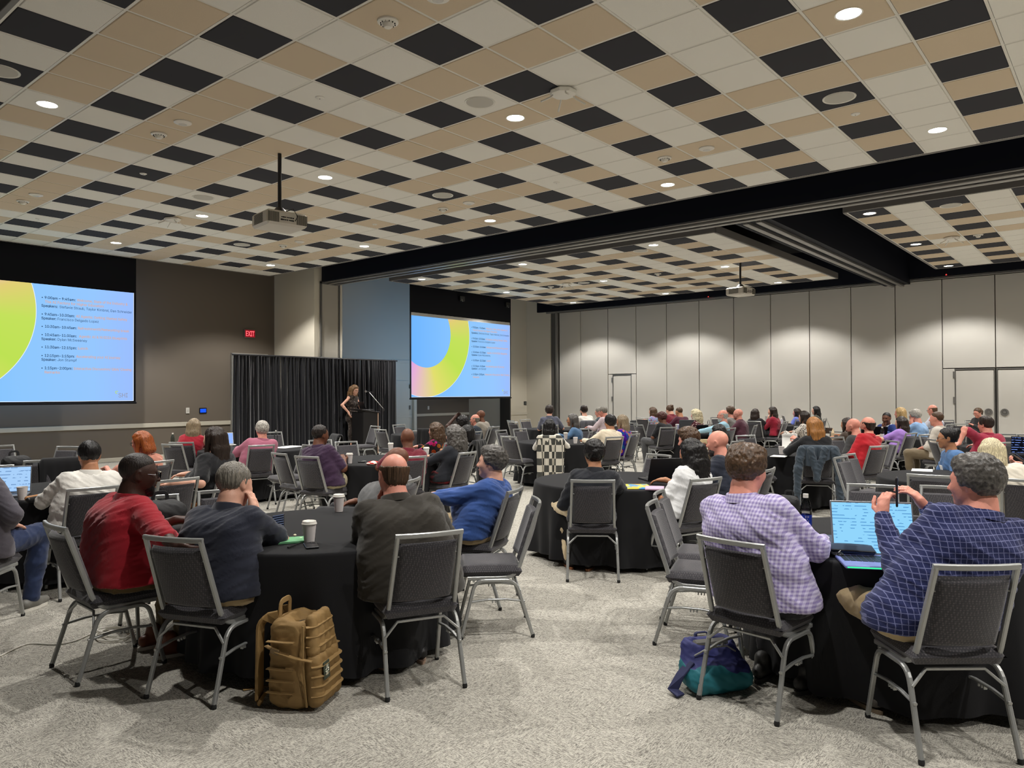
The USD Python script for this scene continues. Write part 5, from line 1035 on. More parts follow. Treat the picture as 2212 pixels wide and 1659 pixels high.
sit('creamw', 'blonde woman in a cream jacket at the right edge', 'c58', 2141, 978, ('blazer', fb('cream_blazer', (224, 216, 200))), 0.20, turn=6, female=True, fat=0.2, skin='fair', hair=('bob', 'platinum'), SL='long', HEM='long', look=(10, 10, 0), arms=('table', 'table'), pants=TR(BLKP))
sit_free('edge', 'person at the right edge whose hands hold a phone', 2290, 8.0, 30, 'L', 2285, 945, ('top', fb('dark_top', (44, 38, 40))), 0.10, hair=('short', 'brown'), SL='long', skin='pink', arms=(dict(w=at_d(2212, 1004, 8.2), hint=(-0.5, 0, -1), d=(-0.9, 0.3, 0.2), n=(0.2, 0.4, 0.9), curl=0.7), 'lap'), pants=TR(BLKP))
# the speaker
c_ = at_d(764, 848, 20.25)
person('speaker', 'woman with long light brown hair in a dark sleeveless dress at the lectern', c_[:2], bearing(764) - 128, at_d(766, 843, 20.25), 20.25, ('dress', fb('speaker_dress', (52, 44, 40), ('spots', (92, 82, 74), 18))), sleeve='none', hem='long', female=True, size=1.08, hair=('wavy', 'ltbrown'), glasses=True, stand=True, look=(-10, 14, 0), arms=('table', dict(w=at_d(753, 891, 20.0), hint=(0.8, -0.3, -0.3), d=(0.1, 0.5, -0.9), n=(-0.5, 0.5, 0))), pants=(fb('speaker_dress', (52, 44, 40)), 'skirt'))
# ================================================================ PROJECTION SCREENS
def vgrad(name, stops, axis, lo, hi, strength):
    return nodes(name, {'g': ('texture_coordinate', {}), 's': ('separate_xyz', {}), 'm': ('map_range', dict(from_min=lo, from_max=hi, to_min=0.0, to_max=1.0)), 'r': ('rgb_ramp', {'ramp': stops}), 'e': ('emission', dict(strength=strength))},
                 [('g.object', 's.vector'), (f's.{axis}', 'm.value'), ('m.result', 'r.fac'), ('r.color', 'e.color')], 'e.emission')
SLIDE_BLUE = vgrad('slide_blue', [(0.0, srgb(112, 182, 255)), (0.5, srgb(142, 200, 255)), (0.8, srgb(150, 200, 255)), (1.0, srgb(156, 190, 255))], 'x', 0.0, 4.55, 1.0)
SLIDE_RING = nodes('slide_ring', {'g': ('texture_coordinate', {}), 's': ('separate_xyz', {}), 'dx': ('math', dict(math_type='subtract', value2=0.58)), 'dy': ('math', dict(math_type='subtract', value2=1.95)), 'a': ('math', dict(math_type='arctan2')),
                                  'm': ('map_range', dict(from_min=-2.6, from_max=1.2, to_min=0.0, to_max=1.0)), 'r': ('rgb_ramp', {'ramp': [(0.0, srgb(206, 130, 255)), (0.18, srgb(232, 178, 214)), (0.34, srgb(226, 222, 110)), (0.52, srgb(190, 226, 84)), (0.66, srgb(196, 226, 92)), (0.78, srgb(226, 206, 118)), (0.86, srgb(236, 176, 196)), (0.95, srgb(206, 110, 250)), (1.0, srgb(190, 90, 250))]}), 'e': ('emission', dict(strength=1.0))},
                   [('g.object', 's.vector'), ('s.x', 'dx.value1'), ('s.z', 'dy.value1'), ('dy.value', 'a.value1'), ('dx.value', 'a.value2'), ('a.value', 'm.value'), ('m.result', 'r.fac'), ('r.color', 'e.color')], 'e.emission')
TXT_DARK, TXT_TAN, TXT_GREY = glow('slide_text_dark', srgb(52, 82, 118), 1.0), glow('slide_text_tan', srgb(214, 176, 168), 1.0), glow('slide_text_grey', srgb(150, 152, 172), 1.0)
EDGE_WHITE = glow('slide_edge', srgb(226, 238, 255), 1.0)
FABRIC_BLK = mat('screen_black', srgb(10, 12, 20), 0.7, spec=0.2)
TEXTS = [(0, '•', 2.617, 2.635, 2.262), (0, '9:00am – 9:45am:', 2.673, 3.285, 2.262), (1, 'Welcome, State of the Industry &', 3.314, 4.403, 2.262), (1, 'The AI Factory for Higher Education', 2.679, 3.875, 2.172), (0, 'Speakers:', 2.612, 2.93, 2.082), (0, 'Stefanie Straub, Taylor Kimbrel, Dan Schneider', 2.965, 4.501, 2.082),
         (0, '•', 2.617, 2.635, 1.902), (0, '9:45am-10:30am:', 2.675, 3.27, 1.902), (1, 'AI Agents: Getting Started Safely', 3.297, 4.395, 1.902), (0, 'Speaker:', 2.613, 2.90, 1.812), (0, 'Francisco Delgado Lopez', 2.928, 3.77, 1.812),
         (0, '•', 2.617, 2.635, 1.636), (0, '10:30am-10:45am:', 2.681, 3.31, 1.636), (1, 'RefreshmentS/Networking break', 3.337, 4.437, 1.636), (0, '•', 2.617, 2.635, 1.456), (0, '10:45am-11:30am:', 2.681, 3.31, 1.456), (1, 'Agentic AI & NVIDIA Blueprints', 3.359, 4.391, 1.456), (0, 'Speaker:', 2.614, 2.90, 1.364), (0, 'Dylan McSweeney', 2.93, 3.526, 1.364),
         (0, '•', 2.617, 2.635, 1.189), (0, '11:30am-12:15pm:', 2.682, 3.31, 1.189), (1, 'Lunch', 3.339, 3.542, 1.189), (0, '•', 2.617, 2.635, 1.004), (0, '12:15pm-1:15pm:', 2.678, 3.27, 1.004), (1, 'Accelerating your AI journey', 3.302, 4.241, 1.004), (0, 'Speaker:', 2.616, 2.90, 0.917), (0, 'Jon Stumpf', 2.93, 3.313, 0.917),
         (0, '•', 2.617, 2.635, 0.734), (0, '1:15pm-2:00pm:', 2.679, 3.225, 0.734), (1, 'Interactive Discussion/ Q&A/ Closing', 3.253, 4.492, 0.734), (1, 'Remarks', 2.679, 2.975, 0.643)]
TURN = rotx(90)
def screen(label, x0, y, zb, h, strip, zt, what):
    W = 4.545
    t = thing('projection_screen', label, 'screen', (x0, y, zb), 0, 'projection screens')
    obj('black_masking', MB().box((W + 0.10, 0.012, zt - zb - h - strip), (W / 2, 0.004, h + strip + (zt - zb - h - strip) / 2)).box((0.045, 0.012, h + strip), (-0.027, 0.004, (h + strip) / 2)).box((0.045, 0.012, h + strip), (W + 0.027, 0.004, (h + strip) / 2)).box((W + 0.1, 0.012, 0.03), (W / 2, 0.004, -0.015)), FABRIC_BLK, t)
    obj('bottom_bar', MB().tube([(-0.06, 0.0, -0.045), (W + 0.06, 0.0, -0.045)], 0.022, 10), FABRIC_BLK, t)
    if strip: obj('blank_strip', MB().box((W, 0.010, strip), (W / 2, 0.004, h + strip / 2)), mat('screen_unlit', srgb(196, 194, 190), 0.8), t)
    s = obj('slide', (np.array([(0, -0.004, 0), (W, -0.004, 0), (W, -0.004, h), (0, -0.004, h)]), np.array([(0, 1, 2), (0, 2, 3)])), SLIDE_BLUE, t, label=what)
    e = 0.012; obj('slide_edge', MB().box((W, 0.001, e), (W / 2, -0.0055, e / 2)).box((e, 0.001, h), (W - e / 2, -0.0055, h / 2)), EDGE_WHITE, s)
    th = np.linspace(-math.pi, math.pi, 241); ring = []
    from shapely.geometry import Point, box as sbox
    g = Point(0.57, 1.95).buffer(1.94, 64).difference(Point(0.60, 1.95).buffer(1.05, 64)).intersection(sbox(0, 0, W, h))
    r = extrude(g, 0.0008); obj('ring_graphic', (np.array(r.vertices) @ TURN.T + [0, -0.0062, 0], r.faces), SLIDE_RING, s)
    g2 = Point(0.57, 1.95).buffer(1.952, 64).difference(Point(0.57, 1.95).buffer(1.938, 64)).intersection(sbox(0, 0, W, h)); r = extrude(g2, 0.0008); obj('ring_outline', (np.array(r.vertices) @ TURN.T + [0, -0.0064, 0], r.faces), EDGE_WHITE, s)
    acc = {0: MB(), 1: MB()}
    for c, txt, u0, u1, v in TEXTS:
        bold = c == 1 or ':' in txt; m = text(txt, 0.055, 0.0006, bold); w = m.bounds[1][0] - m.bounds[0][0]; k = (u1 - u0) / w if txt != '•' else 1.0
        vv = (np.array(m.vertices) - [m.bounds[0][0], 0, 0]) * [k, 1, 1]
        acc[c].add((vv @ TURN.T, np.array(m.faces)), None, (u0, -0.0068, v - 0.027))
    obj('agenda_times', acc[0], TXT_DARK, s, kind='stuff'); obj('agenda_topics', acc[1], TXT_TAN, s, kind='stuff')
    m = text('SHI', 0.10, 0.0006); w = m.bounds[1][0] - m.bounds[0][0]
    obj('logo', MB().add(((np.array(m.vertices) - [m.bounds[0][0], 0, 0]) * [0.205 / w, 1, 1] @ TURN.T, m.faces), None, (4.205, -0.0068, 0.085)), TXT_GREY, s)
    a = np.linspace(0.5, 5.2, 14); obj('logo', MB().tube(np.c_[4.165 + 0.026 * np.cos(a), np.full(14, -0.0068), 0.205 + 0.026 * np.sin(a)], 0.007, 6), SLIDE_RING, s)
    return t
screen('large projection screen on the left showing the agenda slide, cut by the left edge', 3.11, 18.08, HC - 0.169, 2.546, 0, HC + 3.6, 'agenda slide with a yellow ring cut by the left edge')
screen('smaller projection screen in the far bay, showing the whole ring beside the agenda', 14.978, 16.5, HC - 0.135, 2.447, 0.095, HC + 3.6, 'whole agenda slide with the ring in full')
for x in (17.1, 19.35):
    t = thing('screen_bracket', 'small black bracket on the masking of the far screen, ' + ('centre' if x < 18 else 'right end'), 'bracket', (x, 16.44, HC + 3.0), 0, 'screen brackets')
    obj('plate', MB().box((0.22, 0.06, 0.16), (0, 0, 0), None, 0.01), BLACK, t); obj('hook', MB().tube([(-0.04, -0.03, -0.02), (-0.04, -0.05, -0.08), (-0.02, -0.05, -0.10)], 0.008), SILVER, t)

# ---- pipe and drape behind the lectern
DRAPE = mat('black_drape', srgb(26, 27, 33), 0.75, bump=(500, 0.0004), sheen=0.35, spec=0.2)
t = thing('pipe_and_drape', 'tall black drape on a pipe behind the lectern', 'drape', (0, 0, 0))
rng = np.random.default_rng(5); xa, xb_, yd, zt_ = 9.47, 14.62, 16.78, HC + 0.935
edges = [xa, 10.75, 12.05, 13.3, xb_]
for k in range(4):
    a, b = edges[k], edges[k + 1]; n = 150; u = np.linspace(0, 1, n); x = a + (b - a) * u; w = np.zeros(n); top_w = 0.012 * np.sin(u * 95 + rng.uniform(0, 6))
    for q in range(9): w += rng.uniform(0.3, 1) * np.sin(2 * np.pi * u * rng.uniform(4, 20) + rng.uniform(0, 6.28))
    w *= 0.03; rows = []
    for s_ in np.linspace(0, 1, 16):
        amp = 0.25 + 0.75 * min(1, s_ * 2.2); sway = 0.03 * math.sin(3 * s_ + k)
        rows.append(np.c_[x + (0.02 * np.sin(w * 60) * s_) + (sway * s_ * (u - 0.5)), yd - w * amp - top_w * (1 - s_), np.full(n, zt_ - s_ * (zt_ - 0.03))])
    v, f = slab(np.array(rows), 0.004); obj('curtain_panel', (v, f), DRAPE, t, smooth=60)
obj('top_pipe', MB().tube([(xa - 0.05, yd, zt_ + 0.012), (xb_ + 0.05, yd, zt_ + 0.012)], 0.022, 10), mat('pipe_dark', srgb(50, 50, 54), 0.4), t)
for x in (xa, 12.05, xb_):
    up = obj('upright', MB().tube([(x, yd + 0.06, 0.02), (x, yd + 0.06, zt_ + 0.05)], 0.024, 10), SILVER, t); obj('base_plate', MB().box((0.45, 0.45, 0.012), (x, yd + 0.14, 0.006)), BLACK, up)

# ---- lectern, microphone, laptop of the speaker
WOODBLK = mat('lectern_black', srgb(24, 22, 23), 0.45, bump=(60, 0.0006), stretch=(6, 6, 0.6)); EDGEW = mat('lectern_edge', srgb(196, 160, 136), 0.6)
lc = at_d(788, 848, 19.75); LH = bearing(788) - 62            # heading the front panel faces... the audience to the right
t = thing('lectern', 'black lectern with a pale edge before the drape', 'lectern', (lc[0], lc[1], 0), LH - 90)
obj('front_panel', MB().box((0.62, 0.02, 1.10), (0, -0.21, 0.58), None, 0.004), WOODBLK, t)
for q in (-1, 1): obj('side_panel', MB().box((0.02, 0.42, 1.12), (q * 0.31, 0.0, 0.58), None, 0.004), WOODBLK, t)
obj('pale_edge', MB().box((0.022, 0.025, 1.12), (0.31, 0.22, 0.58)).box((0.022, 0.025, 1.12), (-0.31, 0.22, 0.58)), EDGEW, t, label='pale unfinished rear edges')
obj('top', MB().box((0.70, 0.54, 0.035), (0, 0.0, 1.17), rotx(-9), 0.008), WOODBLK, t); obj('base', MB().box((0.66, 0.5, 0.05), (0, 0, 0.025), None, 0.008), WOODBLK, t)
R_ = rotz(LH - 90); lw = lambda p: R_ @ np.array(p) + [lc[0], lc[1], 0]
CHROME = mat('chrome', srgb(190, 190, 190), 0.2, 0.9)
def laptop(px, py, heading, label, lid=BLACK, screen_mat=None, open_=105, w=0.34, d=0.235, base=None, z=None, logo=None, pos=None):
    p = at(px, py, ZT + 0.003) if pos is None else pos
    t = thing('laptop', label, 'laptop', p, heading - 90)
    obj('base', MB().box((w, d, 0.016), (0, 0, 0.008), None, 0.004), base or lid, t)
    kb = MB()
    for r in range(5):
        for c in range(13): kb.box((w * 0.062, d * 0.085, 0.003), ((c - 6) * w * 0.07, d * (0.34 - 0.1 * r) - 0.005, 0.0165))
    obj('keyboard', kb, BLACK, t, kind='stuff')
    a = open_ - 90; Rl = rotx(a * -1.0); hinge = np.array([0, d / 2, 0.012]); L = d * 0.97
    ld = obj('lid', MB().box((w, 0.009, L), np.array([0, 0, L / 2]) @ Rl.T + hinge, Rl, 0.003), lid, t)
    if screen_mat is not None: obj('screen', MB().box((w - 0.016, 0.001, L - 0.022), np.array([0, -0.0054, L / 2]) @ Rl.T + hinge, Rl), screen_mat, ld)
    if logo is not None: obj('logo', MB().lathe([(0, 0), (0.016, 0), (0.016, 0.001), (0, 0.001)], 16, Rl @ rotx(-90), np.array([0, 0.0048, L * 0.5]) @ Rl.T + hinge), logo, ld)
    return t, Rl, hinge, L
def doc_screen(name, base, ink, dens=34, rows=20):
    return nodes(name, {'tc': ('texture_coordinate', {}), 's': ('separate_xyz', {}), 'k': ('math', dict(math_type='multiply', value2=dens)), 'f': ('math', dict(math_type='fraction')), 'g': ('math', dict(math_type='greater_than', value2=0.72)), 'n': ('noise_texture', dict(scale=26.0)), 'g2': ('math', dict(math_type='greater_than', value2=0.5)), 'x': ('math', dict(math_type='multiply')),
                        'm': ('mix', dict(color1=srgb(*base), color2=srgb(*ink))), 'e': ('emission', dict(strength=1.0))}, [('tc.object', 's.vector'), ('s.z', 'k.value1'), ('k.value', 'f.value1'), ('f.value', 'g.value1'), ('tc.object', 'n.vector'), ('n.fac', 'g2.value1'), ('g.value', 'x.value1'), ('g2.value', 'x.value2'), ('x.value', 'm.fac'), ('m.color', 'e.color')], 'e.emission')
DOC = doc_screen('screen_document', (168, 208, 250), (120, 158, 206)); DOCB = doc_screen('screen_document_wide', (146, 214, 252), (96, 160, 214), 60); BLUESCR = glow('screen_blue', srgb(150, 186, 255), 1.0)
GREYLID, WHITELID, DKLID = mat('lid_grey', srgb(118, 120, 124), 0.4, 0.3), mat('lid_white', srgb(214, 214, 210), 0.4), mat('lid_dark', srgb(30, 30, 34), 0.35)
t_, *_ = laptop(0, 0, LH + 180, 'dark laptop open on the lectern', DKLID, None, 112, pos=lw((0.03, 0.06, 1.192)))
t = thing('microphone', 'silver handheld microphone on a boom arm above the lectern', 'microphone', (0, 0, 0))
b0, b1 = at_d(829, 884, 19.55), at_d(798, 848, 19.75)
obj('boom_arm', MB().tube([b0, b0 * 0.4 + b1 * 0.6, b1], 0.011, 8), CHROME, t); obj('clamp', MB().tube([b0 - [0, 0, 0.045], b0 + [0, 0, 0.02]], 0.02, 8), BLACK, t)
m0, m1 = at_d(806, 847.5, 19.75), at_d(793, 846, 19.78); obj('handle', MB().tube([m0, m1], [0.012, 0.018], 10), BLACK, t); s_ = trimesh.creation.icosphere(2, 0.030); s_.apply_translation(at_d(790, 845.5, 19.8)); obj('mesh_head', s_, CHROME, t, smooth=True)

# ================================================================ CEILING AND WALL FIXTURES
def tl(i, j): return np.array([GX + i * T, GY + j * T, ZC - 0.010])
FIX = {}
def fixture(kind, name, label, cat, p, rz=0, group=None):
    if kind in FIX: return copy_of(FIX[kind], p, rz, label, group)
    t = FIX[kind] = thing(name, label, cat, p, rz, group)
    if kind == 'spk':
        obj('bezel', MB().lathe([(0.150, 0.0), (0.168, -0.006), (0.172, 0.002), (0.150, 0.004)], 36), WHITE, t, smooth=40); obj('grille', MB().lathe([(0, -0.003), (0.15, -0.003), (0.15, 0.003), (0, 0.003)], 36), mat('grille_grey', srgb(196, 192, 182), 0.8, bump=(900, 0.001)), t)
    if kind == 'smoke':
        obj('base', MB().lathe([(0, -0.022), (0.075, -0.022), (0.09, -0.014), (0.092, 0.0), (0, 0.0)], 32), WHITE, t, smooth=40); cap = obj('cap', MB().lathe([(0, -0.06), (0.03, -0.058), (0.042, -0.045), (0.05, -0.022), (0, -0.022)], 24), WHITE, t, smooth=40)
        sl = MB()
        for k in range(12): a = k * math.pi / 6; sl.box((0.010, 0.003, 0.018), (0.062 * math.cos(a), 0.062 * math.sin(a), -0.024), rotz(math.degrees(a) + 20))
        obj('vent_slots', sl, BLACK, t, kind='stuff')
    if kind == 'disc': obj('cover', MB().lathe([(0, -0.030), (0.055, -0.030), (0.07, -0.024), (0.098, -0.012), (0.10, 0.0), (0, 0)], 32), WHITE, t, smooth=40); obj('lens', MB().lathe([(0, -0.034), (0.04, -0.033), (0.05, -0.029), (0, -0.029)], 24), mat('lens_pale', srgb(212, 208, 200), 0.3), t)
    if kind == 'small': obj('cover', MB().lathe([(0, -0.014), (0.035, -0.013), (0.048, -0.004), (0.05, 0.0), (0, 0)], 24), WHITE, t, smooth=40); obj('hole', MB().lathe([(0, -0.0155), (0.006, -0.0155), (0.006, -0.012), (0, -0.012)], 10), BLACK, t)
    if kind == 'ap':
        obj('housing', cushion(0.26, 0.26, 0.06, 0.03)[0:2] if False else MB().lathe([(0, -0.062), (0.10, -0.060), (0.135, -0.045), (0.15, -0.018), (0.13, 0.0), (0, 0)], 8), WHITE, t, smooth=30); obj('bracket', MB().box((0.12, 0.12, 0.02), (0, 0, 0.004)), SILVER, t)
        for k in range(4):
            a = k * math.pi / 2 + 0.5; u = np.array([math.cos(a), math.sin(a), 0]); obj('antenna', MB().tube([u * 0.11 + [0, 0, -0.05], u * 0.13 + [0, 0, -0.075], u * 0.24 + [0, 0, -0.13]], [0.008, 0.009, 0.010], 8), WHITE, t)
        obj('status_light', MB().box((0.012, 0.012, 0.004), (-0.05, -0.06, -0.058)), glow('led_blue', (0.1, 0.25, 1.0), 2.0), t)
    return t
for (i, j), w in {(-1.5, 4.5): 'cut by the left edge in a charcoal tile', (4.5, -0.5): 'in the white tile left of the access point', (8.5, -5.5): 'in a charcoal tile near the upper right', (8.5, 4.5): 'in a charcoal tile beyond the hanging projector', (8.5, 14.5): 'small, in a charcoal tile above the front corner', (4.5, 9.5): 'in a white tile left of the hanging projector'}.items(): fixture('spk', 'ceiling_speaker', 'round white ceiling speaker ' + w, 'speaker', tl(i, j), 0, 'ceiling speakers')
for (i, j), w in {(1.5, -1.5): 'large, near the top edge in a tan tile', (1.5, 5.5): 'left, in a tan tile beside a round cover', (9.5, 5.5): 'in a tan tile behind the projector pole', (9.5, -1.5): 'in a tan tile right of the access point', (1.5, 13.5): 'far left, beside a round cover', (9.5, 13.5): 'small, above the front corner'}.items(): fixture('smoke', 'smoke_detector', 'white vented smoke detector ' + w, 'smoke detector', tl(i, j), 30, 'smoke detectors')
for (i, j), w in {(1.5, -2.5): 'cut by the top edge', (1.5, 4.5): 'left, just beyond a smoke detector', (9.5, -2.5): 'right, just beyond a smoke detector', (1.5, 12.5): 'far left, above a smoke detector', (9.5, 4.5): 'centre right, beside a smoke detector', (9.5, 12.5): 'small, near the front corner'}.items(): fixture('disc', 'ceiling_sounder', 'round white ceiling cover ' + w, 'alarm', tl(i, j), 0, 'round ceiling covers')
for (i, j), w in {(2.5, 1.5): 'in a white tile near the projector', (9.5, -5.5): 'under a ceiling speaker, upper right', (9.5, 1.5): 'in a white tile, centre', (2.5, 15.5): 'at the far left', (9.5, 8.5): 'right of the hanging projector', (2.5, 8.5): 'in a charcoal tile at the left'}.items(): fixture('small', 'ceiling_sensor', 'tiny round ceiling sensor ' + w, 'sensor', tl(i, j), 0, 'ceiling sensors')
fixture('ap', 'access_point', 'white wireless access point with four antennas, upper centre', 'access point', tl(5.05, -1.95), 20, 'access points'); fixture('ap', 'access_point', 'white wireless access point with antennas left of the hanging projector', 'access point', tl(5.05, 12.4), 55, 'access points')
for q, (a, b_), w in (('spk', (2212 - 828, 542), 'on the far ceiling near its front edge'), ('spk', (2054, 444), 'on the small upper right ceiling'), ('spk', (1261, 611), 'in the middle of the far ceiling'), ('smoke', (1421, 591), 'on the far ceiling in a charcoal tile'), ('smoke', (1190, 619), 'on the far ceiling above the right screen'), ('smoke', (2113, 507), 'on the small upper right ceiling'), ('disc', (1467, 582), 'on the far ceiling left of the small projector'), ('small', (1545, 541), 'on the far ceiling')):
    n_ = dict(spk='ceiling_speaker', smoke='smoke_detector', disc='ceiling_sounder', small='ceiling_sensor')[q]; p_ = at(a, b_, ZC - 0.01); fixture(q, n_, dict(spk='round white ceiling speaker ', smoke='white vented smoke detector ', disc='round white ceiling cover ', small='tiny round ceiling sensor ')[q] + w, '', p_)
fixture('ap', 'access_point', 'white wireless access point on the small upper right ceiling', 'access point', at(2056, 512, ZC - 0.01), 10, 'access points'); fixture('ap', 'access_point', 'white wireless access point on the far ceiling above the right screen', 'access point', at(1224, 612, ZC - 0.01), 40, 'access points')
# projectors
PROJ = mat('projector_shell', srgb(214, 208, 196), 0.4); VENT = mat('projector_vent', srgb(104, 100, 90), 0.6)
def projector(label, x, y, zt):
    t = thing('projector', label, 'projector', (x, y, 0), -8, 'ceiling projectors'); w, d, h = 0.56, 0.50, 0.19; zc = zt - 0.06 - h / 2
    obj('pole', MB().tube([(0, 0, zt - 0.02), (0, 0, ZC - 0.012)], 0.024, 12), BLACK, t); obj('mount', MB().lathe([(0, zt - 0.06), (0.10, zt - 0.06), (0.10, zt - 0.03), (0.045, zt + 0.03), (0, zt + 0.03)], 16).box((0.3, 0.05, 0.02), (0, 0, zt - 0.05)), BLACK, t)
    sh = obj('shell', cbox(w, d, h, 0.03), PROJ, t); sh.SetCustomDataByKey('label', 'off-white projector body') if False else None
    UsdGeom.Xformable(sh).AddTranslateOp().Set(Gf.Vec3d(0, 0, zc))
    for q in (-1, 1):
        v = MB()
        for k in range(9): v.box((0.013, 0.004, 0.13), (q * 0.195 + (k - 4) * 0.017, -d / 2 - 0.001, zc))
        obj('rear_vent', v, VENT, t, kind='stuff')
    v = MB()
    for k in range(12): v.box((0.004, 0.26, 0.006), (-w / 2 - 0.001, 0.02, zc - 0.06 + 0.011 * k))
    obj('side_vent', v, VENT, t, kind='stuff')
    pc = MB(); rg = np.random.default_rng(3)
    for k in range(14): pc.box((rg.uniform(0.01, 0.035), 0.006, rg.uniform(0.008, 0.02)), (-0.085 + 0.026 * (k % 7), -d / 2 - 0.002, zc + 0.01 - 0.034 * (k // 7)))
    obj('connectors', pc, BLACK, t, kind='stuff')
    obj('lens', MB().lathe([(0, 0), (0.05, 0), (0.055, 0.05), (0.04, 0.06), (0, 0.055)], 20, rotx(-90), (0.08, d / 2 - 0.01, zc)), BLACK, t)
    obj('cable', MB().tube([(0.02, -0.05, zt - 0.04), (0.06, -d / 2 - 0.03, zt - 0.03), (0.11, -d / 2 - 0.05, zc + 0.03), (0.10, -d / 2, zc - 0.02)], 0.006, 6), BLACK, t)
projector('large off-white projector hanging from a black pole in the near bay', 5.543, 8.677, HC + 2.43); projector('small white projector hanging from a black pole before the partition', 17.65, 7.456, HC + 2.62)
# exit sign and wall plates
p_ = at_y(538, 721, WF); t = thing('exit_sign', 'red lit EXIT sign on the taupe wall by the corner', 'exit sign', (p_[0], WF - 0.03, p_[2]), 0)
obj('housing', MB().box((0.34, 0.05, 0.24), (0, 0, 0), None, 0.01), mat('exit_grey', srgb(120, 112, 108), 0.4), t); obj('face', MB().box((0.30, 0.004, 0.20), (0, -0.026, 0)), glow('exit_face', srgb(150, 24, 34), 0.9), t)
m = text('EXIT', 0.135, 0.002, True); w = m.bounds[1][0] - m.bounds[0][0]; obj('lettering', MB().add(((np.array(m.vertices) - [m.bounds[0][0], 0, 0]) * [0.255 / w, 1, 1] @ TURN.T, m.faces), None, (-0.1275, -0.030, -0.068)), glow('exit_letter', srgb(255, 96, 104), 1.6), t)
def plate(name, label, cat, px, py, w, h, m, inner=None, d=0.02, wall=WF):
    p = at_y(px, py, wall); t = thing(name, label, cat, (p[0], wall - d / 2, p[2]), 0); obj('plate', MB().box((w, d, h), (0, 0, 0), None, 0.003), m, t)
    if inner: obj(*inner[:1], MB().box((inner[1], 0.006, inner[2]), (inner[4] if len(inner) > 4 else 0, -d / 2 - 0.002, inner[5] if len(inner) > 5 else 0), None, 0.001), inner[3], t)
plate('light_switch', 'white light switch plate on the taupe wall', 'light switch', 405, 887, 0.09, 0.15, WHITE, ('rocker', 0.035, 0.07, mat('rocker', srgb(206, 202, 194), 0.4)))
plate('control_panel', 'black wall control panel with a blue screen', 'touch panel', 438, 887, 0.20, 0.145, BLACK, ('screen', 0.16, 0.10, glow('panel_blue', srgb(30, 90, 250), 1.1)))
plate('fire_alarm', 'small red fire alarm pull on the cream wall', 'fire alarm', 1156, 829, 0.13, 0.15, mat('alarm_red', srgb(168, 36, 34), 0.4), ('handle', 0.07, 0.04, WHITE), 0.05)
plate('control_panel', 'black square panel on the cream wall right of the recess', 'touch panel', 1134, 871, 0.15, 0.15, mat('panel_dark', srgb(40, 42, 42), 0.4), ('screen', 0.10, 0.10, mat('panel_grey', srgb(84, 88, 86), 0.3)))
plate('thermostat', 'small cream thermostat by the partition jamb', 'thermostat', 1172, 866, 0.09, 0.13, WHITE, ('display', 0.04, 0.05, mat('panel_grey2', srgb(90, 88, 80), 0.3), 0.0, 0.02))
plate('light_switch', 'light switch on the back wall of the recess', 'light switch', 925, 881, 0.085, 0.14, WHITE, ('rocker', 0.035, 0.07, WHITE), wall=20.77)
for k, (px, py) in enumerate(((1643, 592), (1530, 640), (2044, 592))):
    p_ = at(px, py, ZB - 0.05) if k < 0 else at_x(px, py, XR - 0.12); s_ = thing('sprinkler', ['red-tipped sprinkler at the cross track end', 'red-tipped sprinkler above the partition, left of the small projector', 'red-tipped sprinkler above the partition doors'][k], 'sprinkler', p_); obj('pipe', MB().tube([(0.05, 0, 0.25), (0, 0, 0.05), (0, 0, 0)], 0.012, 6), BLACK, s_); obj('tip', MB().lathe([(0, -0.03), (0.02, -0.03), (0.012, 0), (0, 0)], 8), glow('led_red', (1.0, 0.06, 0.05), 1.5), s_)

# ================================================================ ON THE TABLES
CUPS = {}
def cup(px, py, lid, label, z=None, s=1.0):
    p = at(px, py, ZT + 0.003); k = (lid, s)
    if k in CUPS: return copy_of(CUPS[k], p, (px * 7) % 360, label, 'white paper cups')
    t = CUPS[k] = thing('paper_cup', label, 'cup', p, 0, 'white paper cups')
    obj('cup', MB().lathe([(0, 0.0), (0.029 * s, 0.0), (0.030 * s, 0.003), (0.041 * s, 0.108 * s), (0.043 * s, 0.110 * s), (0.041 * s, 0.112 * s)] + ([(0.039 * s, 0.108 * s), (0.030 * s, 0.01), (0, 0.01)] if not lid else [(0, 0.112 * s)]), 28), CUPM, t, smooth=35)
    if lid: obj('lid', MB().lathe([(0, 0.112 * s), (0.0445 * s, 0.110 * s), (0.046 * s, 0.114 * s), (0.043 * s, 0.118 * s), (0.040 * s, 0.130 * s), (0.036 * s, 0.132 * s), (0.033 * s, 0.128 * s), (0, 0.127 * s)], 28), WHITE, t, smooth=35)
    return t
for a in [(668, 1172, True, 'lidded white coffee cup beside the black phone, near left table'), (732, 1105, True, 'lidded white coffee cup at the far rim of the near left table'), (755, 1001, True, 'lidded white cup beside the purple polo'), (921, 986, True, 'white cup between the floral blouse and the maroon polo'), (844, 975, True, 'white lid just left of the maroon polo'),
          (48, 1080, False, 'open white paper cup in front of the left laptop'), (1222, 949, True, 'lidded white cup by the woman in denim'), (1243, 958, False, 'open white cup right of the black braids'), (1292, 946, False, 'open white cup by the cream jacket'), (1412, 910, False, 'white cup at the rear before the maroon polo'), (1463, 928, True, 'white lidded cup just right of the black polo'), (1497, 920, False, 'small white cup right of the grey laptop lid'),
          (1689, 914, True, 'lidded white cup by the white laptop'), (1688, 981, False, 'open white cup on the paper plate before the lunch box'), (1711, 976, True, 'white cup in front of the open lunch box')]: cup(*a)
def flat(name, label, cat, px, py, w, h, th, m, rz=0, extra=None):
    p = at(px, py, ZT + 0.003); t = thing(name, label, cat, p, rz); obj(extra or 'sheet', MB().box((w, h, th), (0, 0, th / 2), None, min(0.002, th / 3)), m, t); return t
